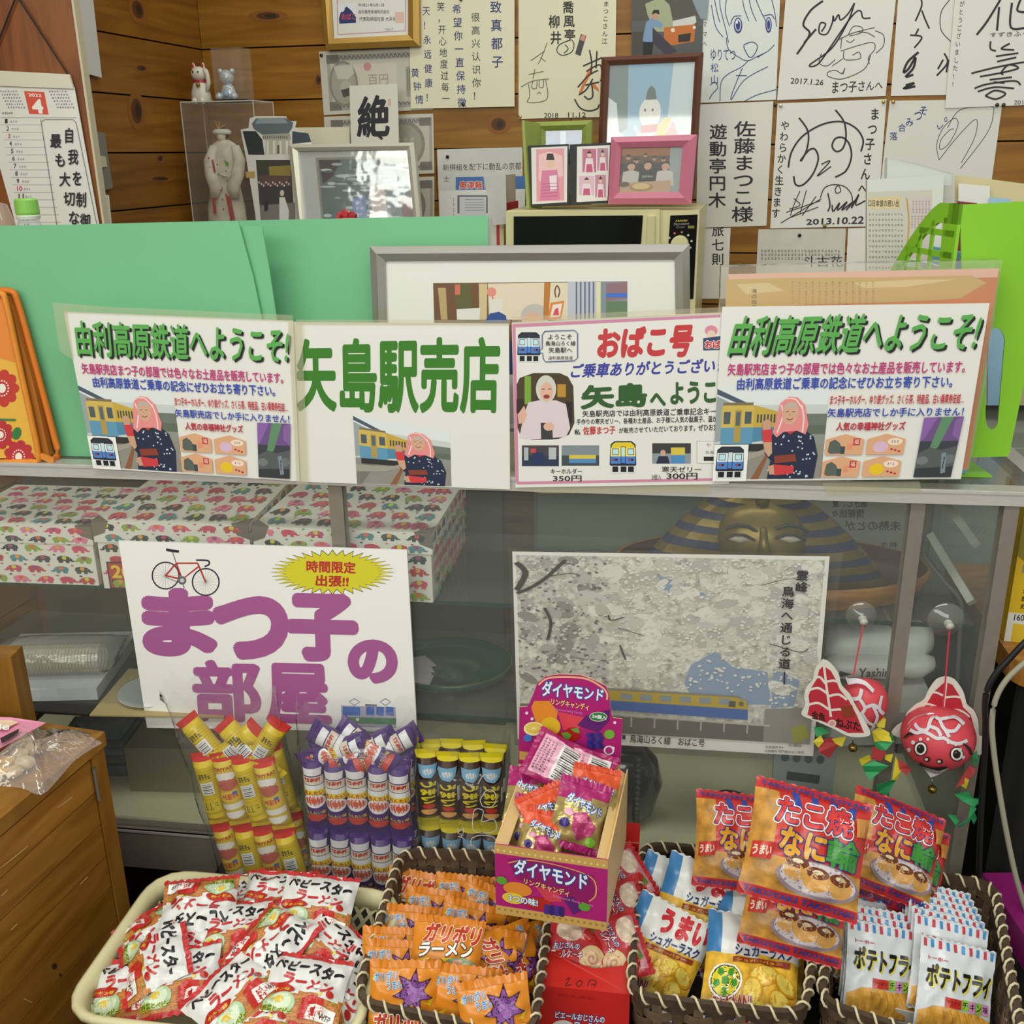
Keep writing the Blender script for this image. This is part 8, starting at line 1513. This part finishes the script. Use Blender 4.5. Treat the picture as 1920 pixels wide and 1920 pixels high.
def bag(name, label, base, axis, wd, dp_, h, top, filmn):
    root = thing('clear_snack_bag', label, 'snack bag', base); ax = V(axis).normalized(); m = MB(); r_ = random.Random(len(label)); rings = []
    for i in range(15):
        t_ = i / 14; k = 1.06 + .02 * math.sin(t_ * 17) + (0 if t_ < .8 else (t_ - .8) * top); seg = 28
        c = base + ax * h * t_; ring = []
        for s_ in range(seg):
            a_ = 2 * math.pi * s_ / seg; ce = math.copysign(abs(math.cos(a_)) ** .5, math.cos(a_)); se = math.copysign(abs(math.sin(a_)) ** .5, math.sin(a_))
            jj = 1 + .012 * r_.uniform(-1, 1); zz = ez * (.02 * r_.uniform(-1, 1) if i == 14 else 0); ring.append(c + ex * ce * wd / 2 * k * jj + ey * se * dp_ / 2 * k * jj * (1 if t_ < .85 else .5) + zz)
        rings.append(ring)
    vs = [q for rg_ in rings for q in rg_]; m.mesh(vs, [(i*28 + k, i*28 + (k+1) % 28, (i+1)*28 + (k+1) % 28, (i+1)*28 + k) for i in range(14) for k in range(28)], film('snack_bag_film', '#f0f0ee', .965, .08, 1.5, .6, 35, gl=1.3)); m.build('film', root, smooth=True); return root
def cluster(protos, base, axis, nc, nr, tiers, pitch, group, lab, L=.128, jit=.06, rdep=.034):
    ax = V(axis).normalized(); r_ = random.Random(len(lab) * 7); side = ex; tn = ['lower', 'upper', 'top']; rn = ['front', 'back', 'rear']
    cn = ['leftmost', 'second from left', 'third from left', 'fourth from left', 'fifth from left', 'sixth from left']
    for t_ in range(tiers):
        for rr in range(nr):
            for c_ in range(nc):
                c = base + ax * (L * (t_ + .5) + .002 + .006 * r_.random()) + side * (c_ - (nc - 1) / 2) * pitch + ey * (rr - (nr - 1) / 2) * rdep
                a2 = (ax + side * r_.uniform(-jit, jit) * .5 + ey * r_.uniform(-.01, .03)).normalized()
                protos[(c_ + rr + t_) % len(protos) if len(protos) > 1 else 0].put('%s %s stick in the %s row of the %s tier' % (cn[c_], lab, rn[rr], tn[t_]), c, a2, FACE + side * r_.uniform(-.15, .15), group)
# purple
bp = Z(690, 1672, bz); bp = V((bp.x, sc(0, 0, 0).y * 0 + bp.y, bz)); bp += ey * .0
cluster([SPu], bp + ez * .001, (0, .02, 1), 5, 2, 2, .0335, 'purple wrapped corn sticks', 'purple')
for i, (dx, tl, rl) in enumerate(((-.06, .6, .3), (-.03, -.9, 0), (.0, .9, .2), (.03, -.7, .1), (.06, .8, 0))):
    SPu.put(('leftmost', 'second from left', 'middle', 'second from right', 'rightmost')[i] + ' purple stick lying on top of the purple bundle', bp + ez * (.258 + .004 + .006 * (i % 2)) + ex * dx * .6 + ey * .002 * i, ex * math.copysign(1, tl) * .8 + ez * .35 + ey * .1 * i, FACE, 'purple wrapped corn sticks', rl)
bag('b', 'clear bag of purple wrapped corn sticks in front of the foam board sign', bp, (.0, .03, 1), .176, .074, .335, .1, 'f')
# yellow
by = Z(520, 1668, bz); by = V((by.x, by.y, bz)); ya = (-.17, .03, 1)
cluster([SYf, SYe], by + ez * .004, ya, 4, 2, 2, .0335, 'yellow wrapped corn sticks', 'yellow')
for i, (dx, tl) in enumerate(((-.05, -.5), (-.01, .7), (.03, -.6), (.05, .4))):
    SYe.put(('leftmost', 'second from left', 'second from right', 'rightmost')[i] + ' yellow stick poking out on top of the yellow bundle', by + V(ya).normalized() * (.262) + ex * dx * .8, ez * .6 + ex * tl + ey * .1, FACE, 'yellow wrapped corn sticks')
bag('b', 'open clear bag of yellow wrapped corn sticks at the left', by, ya, .15, .074, .37, .9, 'f')
# brown
bb_ = Z(872, 1664, bz); bb_ = V((bb_.x, bb_.y, bz))
cluster([SBr], bb_ + ez * .001, (0, .02, 1), 4, 2, 2, .0335, 'brown wrapped corn sticks', 'brown')
bgb = bag('b', 'clear bag of brown wrapped corn sticks beside the candy carton', bb_, (0, .03, 1), .145, .074, .275, .1, 'f')
# white outline print on the bags
bgP = Pl(bb_ - ey * .0435, SF.n); p = Print(on(bgP, 0)); WHo = '#cfcfca'
for l_ in ([(900, 1500), (912, 1482), (926, 1484), (930, 1500), (922, 1512), (906, 1512), (900, 1500)], [(886, 1540), (890, 1518), (906, 1520), (904, 1540), (926, 1536), (930, 1556), (906, 1562), (888, 1556), (886, 1540)], [(884, 1572), (900, 1566), (926, 1570), (928, 1590), (900, 1594), (884, 1584), (884, 1572)], [(896, 1470), (908, 1452), (920, 1462)], [(884, 1598), (930, 1598)]): p.line(l_, 1.6, WHo)
p.text('ACE', [(858, 1572), (858, 1552), (870, 1552), (870, 1572)], WHo); p.build('outline_print', bgb)
# ================================================================== wooden chest at the lower left
ctz = .607; A_ = Z(190, 1374, ctz); B_ = Z(0, 1532, ctz); dd_ = V(((B_ - A_).x, (B_ - A_).y, 0)).normalized(); nn_ = V((-dd_.y, dd_.x, 0))
if nn_.x < 0: nn_ = -nn_
ch = thing('wooden_chest', 'brown wooden chest with grooved plank front at the lower left', 'chest', V((A_.x - .2, A_.y - .2, 0)))
CW = wood('#a4742e', '#86591c', 'chest_timber', 4, (5, 5, .8)); CW2 = wood('#a06e2a', '#825418', 'chest_plank', 4, (1, 1, 7), .38)
A0 = V((A_.x, A_.y, 0)); back_ = -nn_ * .5; Lf = .85
m = MB(); m.box(A0 + ez * (ctz - .022) - dd_ * .004 + nn_ * .003, dd_ * Lf, back_, ez * .022, CW); m.build('top_board', ch)
m = MB(); m.box(A0, dd_ * .028, back_ + nn_ * .0, ez * (ctz - .022), CW); m.build('end_post', ch)
m = MB(); m.box(A0 + dd_ * .03 - nn_ * .03, dd_ * (Lf - .05), back_ * .9, ez * (ctz - .024), M('#2a1b0c', .8)); m.build('carcass', ch)
hs = .0555
for i in range(9):
    z1 = ctz - .028 - i * hs
    m = MB(); m.box(A0 + dd_ * .031 - nn_ * .028 + ez * (z1 - hs + .0022), dd_ * (Lf - .06), nn_ * .026, ez * (hs - .0022), CW2); m.build('plank', ch)
m = MB(); m.tube([A0 + dd_ * .0295 + nn_ * .0015 + ez * (ctz - .04), A0 + dd_ * .0295 + nn_ * .0015 + ez * (ctz - .095)], .0032, M('#8d8a80', .3, .8), 8); m.build('hinge', ch)
CFP = Pl(A0 - nn_ * .002, nn_); p = Print(on(CFP, 0)); 
for l_ in ([(108, 1514), (136, 1494)], [(0, 1628), (28, 1606), (52, 1586)], [(150, 1658), (164, 1644)], [(20, 1744), (32, 1732)], [(44, 1872), (60, 1880)], [(2, 1680), (14, 1668)]): p.line(l_, 2.2, '#c9a468', False, taper=True)
p.ell(102, 1812, 5, 6, '#3a220c', 8).ell(113, 1828, 2.5, 3, '#3a220c', 8); p.build('scratches', ch)
# darker timber upright behind the chest
UP = Z(20, 1345, ctz); m = MB(); m.box(V((UP.x - .06, UP.y + .05, 0)), V((.05, 0, 0)), V((0, .04, 0)), ez * (ctz + .075), CW); tag(m.build('timber_post', loc=V((UP.x - .04, UP.y + .06, 0))), 'square timber post end behind the chest at the left edge', 'post')
# bag of sweets with pink header card on the chest
TP_ = lambda x, y, z_=0.: Z(x, y, ctz + .001 + z_)
bg = thing('sweets_bag', 'clear bag of sweets with a folded pink header card on the chest', 'sweets bag', TP_(60, 1440))
out = [(-40, 1400), (60, 1362), (110, 1372), (158, 1370), (172, 1382), (191, 1392), (176, 1402), (140, 1426), (112, 1458), (78, 1490), (40, 1478), (-10, 1474), (-40, 1480)]
c0 = TP_(70, 1425)
r_ = random.Random(8)
def lumpy(px, py, k): q = TP_(px, py); return q + ez * k
m = MB(); rim_ = [TP_(x, y) for x, y in spline(out + [out[0]], 3)[:-1]]; n_ = len(rim_); rings = [rim_]
for s_, h_ in ((.85, .012), (.6, .026), (.35, .032), (.1, .034)):
    rings.append([c0 + (q - c0) * s_ + ez * (h_ * (1.15 if pix(q)[0] < 80 else .7) + .005 * r_.uniform(-1, 1)) for q in rim_])
vs = [q for rg_ in rings for q in rg_]; m.mesh(vs, [(i*n_ + k, i*n_ + (k+1) % n_, (i+1)*n_ + (k+1) % n_, (i+1)*n_ + k) for i in range(4) for k in range(n_)] + [tuple(4*n_ + k for k in range(n_))], film('sweets_film', '#eee4de', .82, .05, 1.5, .7, 38, gl=2.2)); m.build('clear_film', bg, smooth=True)
for i, (x, y, c) in enumerate(((12, 1428, '#c9a25c'), (38, 1415, '#b8a27c'), (60, 1402, '#a8946c'), (0, 1446, '#d3aa60'), (46, 1430, '#bfae8c'), (-14, 1420, '#c39a58'), (26, 1446, '#c4aa7a'))):
    m = MB(); m.ball(TP_(x, y, .011), .0105 + .002 * (i % 3), M(c, .5, var=.25, scale=120), 10, 6, (1.2, 1, .8)); m.build('sweet', bg, smooth=True)
hp = [TP_(-40, 1358, .034), TP_(76, 1352, .032), TP_(90, 1360, .03), TP_(-40, 1424, .036)]
m = MB(); m.prism([TP_(-60, 1346, .042), TP_(20, 1346, .042), TP_(86, 1356, .036), TP_(36, 1384, .036), TP_(-20, 1414, .038), TP_(-60, 1436, .038)], ez * .001, M('#d98aa6', .4)); hc = m.build('header_card', bg)
hcp = Pl(TP_(20, 1370, .0405) , (hp[1] - hp[0]).cross(hp[3] - hp[0])); p = Print(lambda x, y, z_: Z(x, y, ctz + .001 + .0445 + z_ - .00008 * max(0, x)), rough=.4); p.poly([(-40, 1352), (20, 1350), (36, 1354), (10, 1366), (-40, 1368)], '#e6c8a8').poly([(4, 1394), (34, 1374), (36, 1366), (0, 1384)], '#2a1c1c').text('le', [(0, 1358), (18, 1356), (16, 1368), (-2, 1368)], '#f2eee8', .03); p.build('printed_header', hc)
# ================================================================== right side: shelf unit, books, curtain, cables
SZ = Z(1900, 1225, .70).z; 
sb0 = Z(1878, 1196, .70)
sh = thing('side_shelf', 'rounded wooden shelf beside the right end of the showcase', 'shelf', V((sb0.x + .2, sb0.y, 0)))
SW = wood('#b07a35', '#8f5c20', 'shelf_timber', 5, (1, 7, 3))
o0 = V((sb0.x, sb0.y, .665)); E = lambda a, b: ex * a + ey * b; pts = [o0 + E(-.006, .30), o0 + E(-.006, -.02)] + [o0 + E(.028 - .034 * math.cos(a), -.05 - .045 * math.sin(a)) for a in [i * math.pi / 12 for i in range(7)]] + [o0 + E(.6, -.095), o0 + E(.6, .30)]
m = MB(); m.prism(pts, ez * .035, SW); m.build('shelf_board', sh)
for x_ in (.2, .55):
    m = MB(); m.box(V((o0.x + x_, o0.y + .1, 0)), V((.04, 0, 0)), V((0, .04, 0)), ez * .665, SW); m.build('leg', sh)
zsh = .70
def book(label, x, y, w_, h_, d_, col, fn=None, name='guide_book', rot=.25):
    a = Z(x, y, zsh + .0005); u = V((math.cos(rot), -math.sin(rot), 0)); v = V((math.sin(rot), math.cos(rot), 0)); b = thing(name, label, 'book', a + u * w_ / 2 + v * d_ / 2)
    m = MB(); m.box(a, u * w_, v * d_, ez * h_, M(col, .4)); m.build('cover', b); m = MB(); m.box(a + u * .002 + v * .003 + ez * .001, u * (w_ - .004), v * d_, ez * (h_ + .0004), M('#d8d4c6', .7)); m.build('page_block', b)
    if fn: p = Print(lambda X, Y, z_: a + u * w_ * X + ez * h_ * (1 - Y) - v * z_); fn(p); p.build('printed_spine', b)
def f(p):
    p.rect(0, .78, 1, 1, '#d9d7d0').rect(.3, .86, 1, 1, '#d9b82c').text('160', (.3, .79, .45, .045), '#2a2a2c', .02).poly([(0, .1), (.5, .06), (1, .18), (1, .34), (.5, .42), (0, .36)], '#8d7d28').rect(.5, .28, 1, .4, '#e0ded8').rect(.3, .42, 1, .48, '#8d8d88'); p.vtext('日本歴史', .6, .54, .24, .04, '#3a2f14', .02, pitch=.055)
book('thick yellow guide book standing at the right edge beside the showcase', 1882, 1202, .03, .215, .14, '#d9b21e', f)
book('green spined book right of the yellow guide book', 1908, 1200, .02, .2, .14, '#7d9a6a')
book('pale blue magazine at the right edge above the showcase end', 1930, 1190, .03, .36, .2, '#a9b9d6', None, 'magazine')
# black curtain of pleats below the shelf
cu = MB(); c0 = V((o0.x - .002, o0.y - .03, .04)); 
cu.grid(lambda u, v: c0 + V((.02 + u * .55, .012 * math.sin(u * 60) + .0, 0)) + ez * (.62 * v), 90, 2, M('#0f0e0e', .85)); cu.grid(lambda u, v: c0 + V((.02 + u * .55, .012 * math.sin(u * 60) + .003, 0)) + ez * (.62 * v), 90, 2, M('#0f0e0e', .85))
tag(cu.build('black_curtain', loc=c0, smooth=True), 'black pleated cloth hanging below the side shelf', 'curtain')
# dark cabinet side filling the corner behind
m = MB(); m.bbox(o0.x + .0, o0.y + .32, 0, o0.x + .7, o0.y + .34, .62, M('#141212', .8)); tag(m.build('black_backing_screen', loc=(o0.x + .3, o0.y + .33, 0)), 'black screen behind the curtain at the right', 'screen')
# cables
KP_ = SF.moved(.05)
m = MB(); m.tube([KP_.at(x, y) for x, y in spline([(1960, 1170), (1920, 1206), (1892, 1236), (1868, 1262), (1852, 1290), (1847, 1320), (1848, 1360), (1846, 1420), (1842, 1480), (1838, 1560), (1835, 1660)], 5)], .0045, M('#1b1b1c', .35), 8); tag(m.build('black_cable', loc=KP_.at(1835, 1660), smooth=True), 'black cable curving down in front of the right post', 'cable')
m = MB(); m.tube([KP_.at(x, y, .02) for x, y in spline([(1965, 1195), (1922, 1222), (1880, 1260), (1858, 1300), (1852, 1345), (1856, 1400), (1866, 1470), (1882, 1560), (1900, 1640), (1926, 1720)], 5)], .004, M('#9f9a86', .5), 8); tag(m.build('grey_power_cord', loc=KP_.at(1926, 1720, .02), smooth=True), 'pale grey cord hanging beside the black cable', 'cable')
# magenta packaging at the lower right edge
q0 = Z(1906, 1760, .30); m = MB(); m.box(V((q0.x, q0.y - .1, bz + .001)), V((.05, 0, 0)), V((0, .22, 0)), ez * .05, M('#8f1f6e', .4)); tag(m.build('magenta_box', loc=V((q0.x + .02, q0.y, bz + .001))), 'magenta box edge at the lower right corner', 'box')
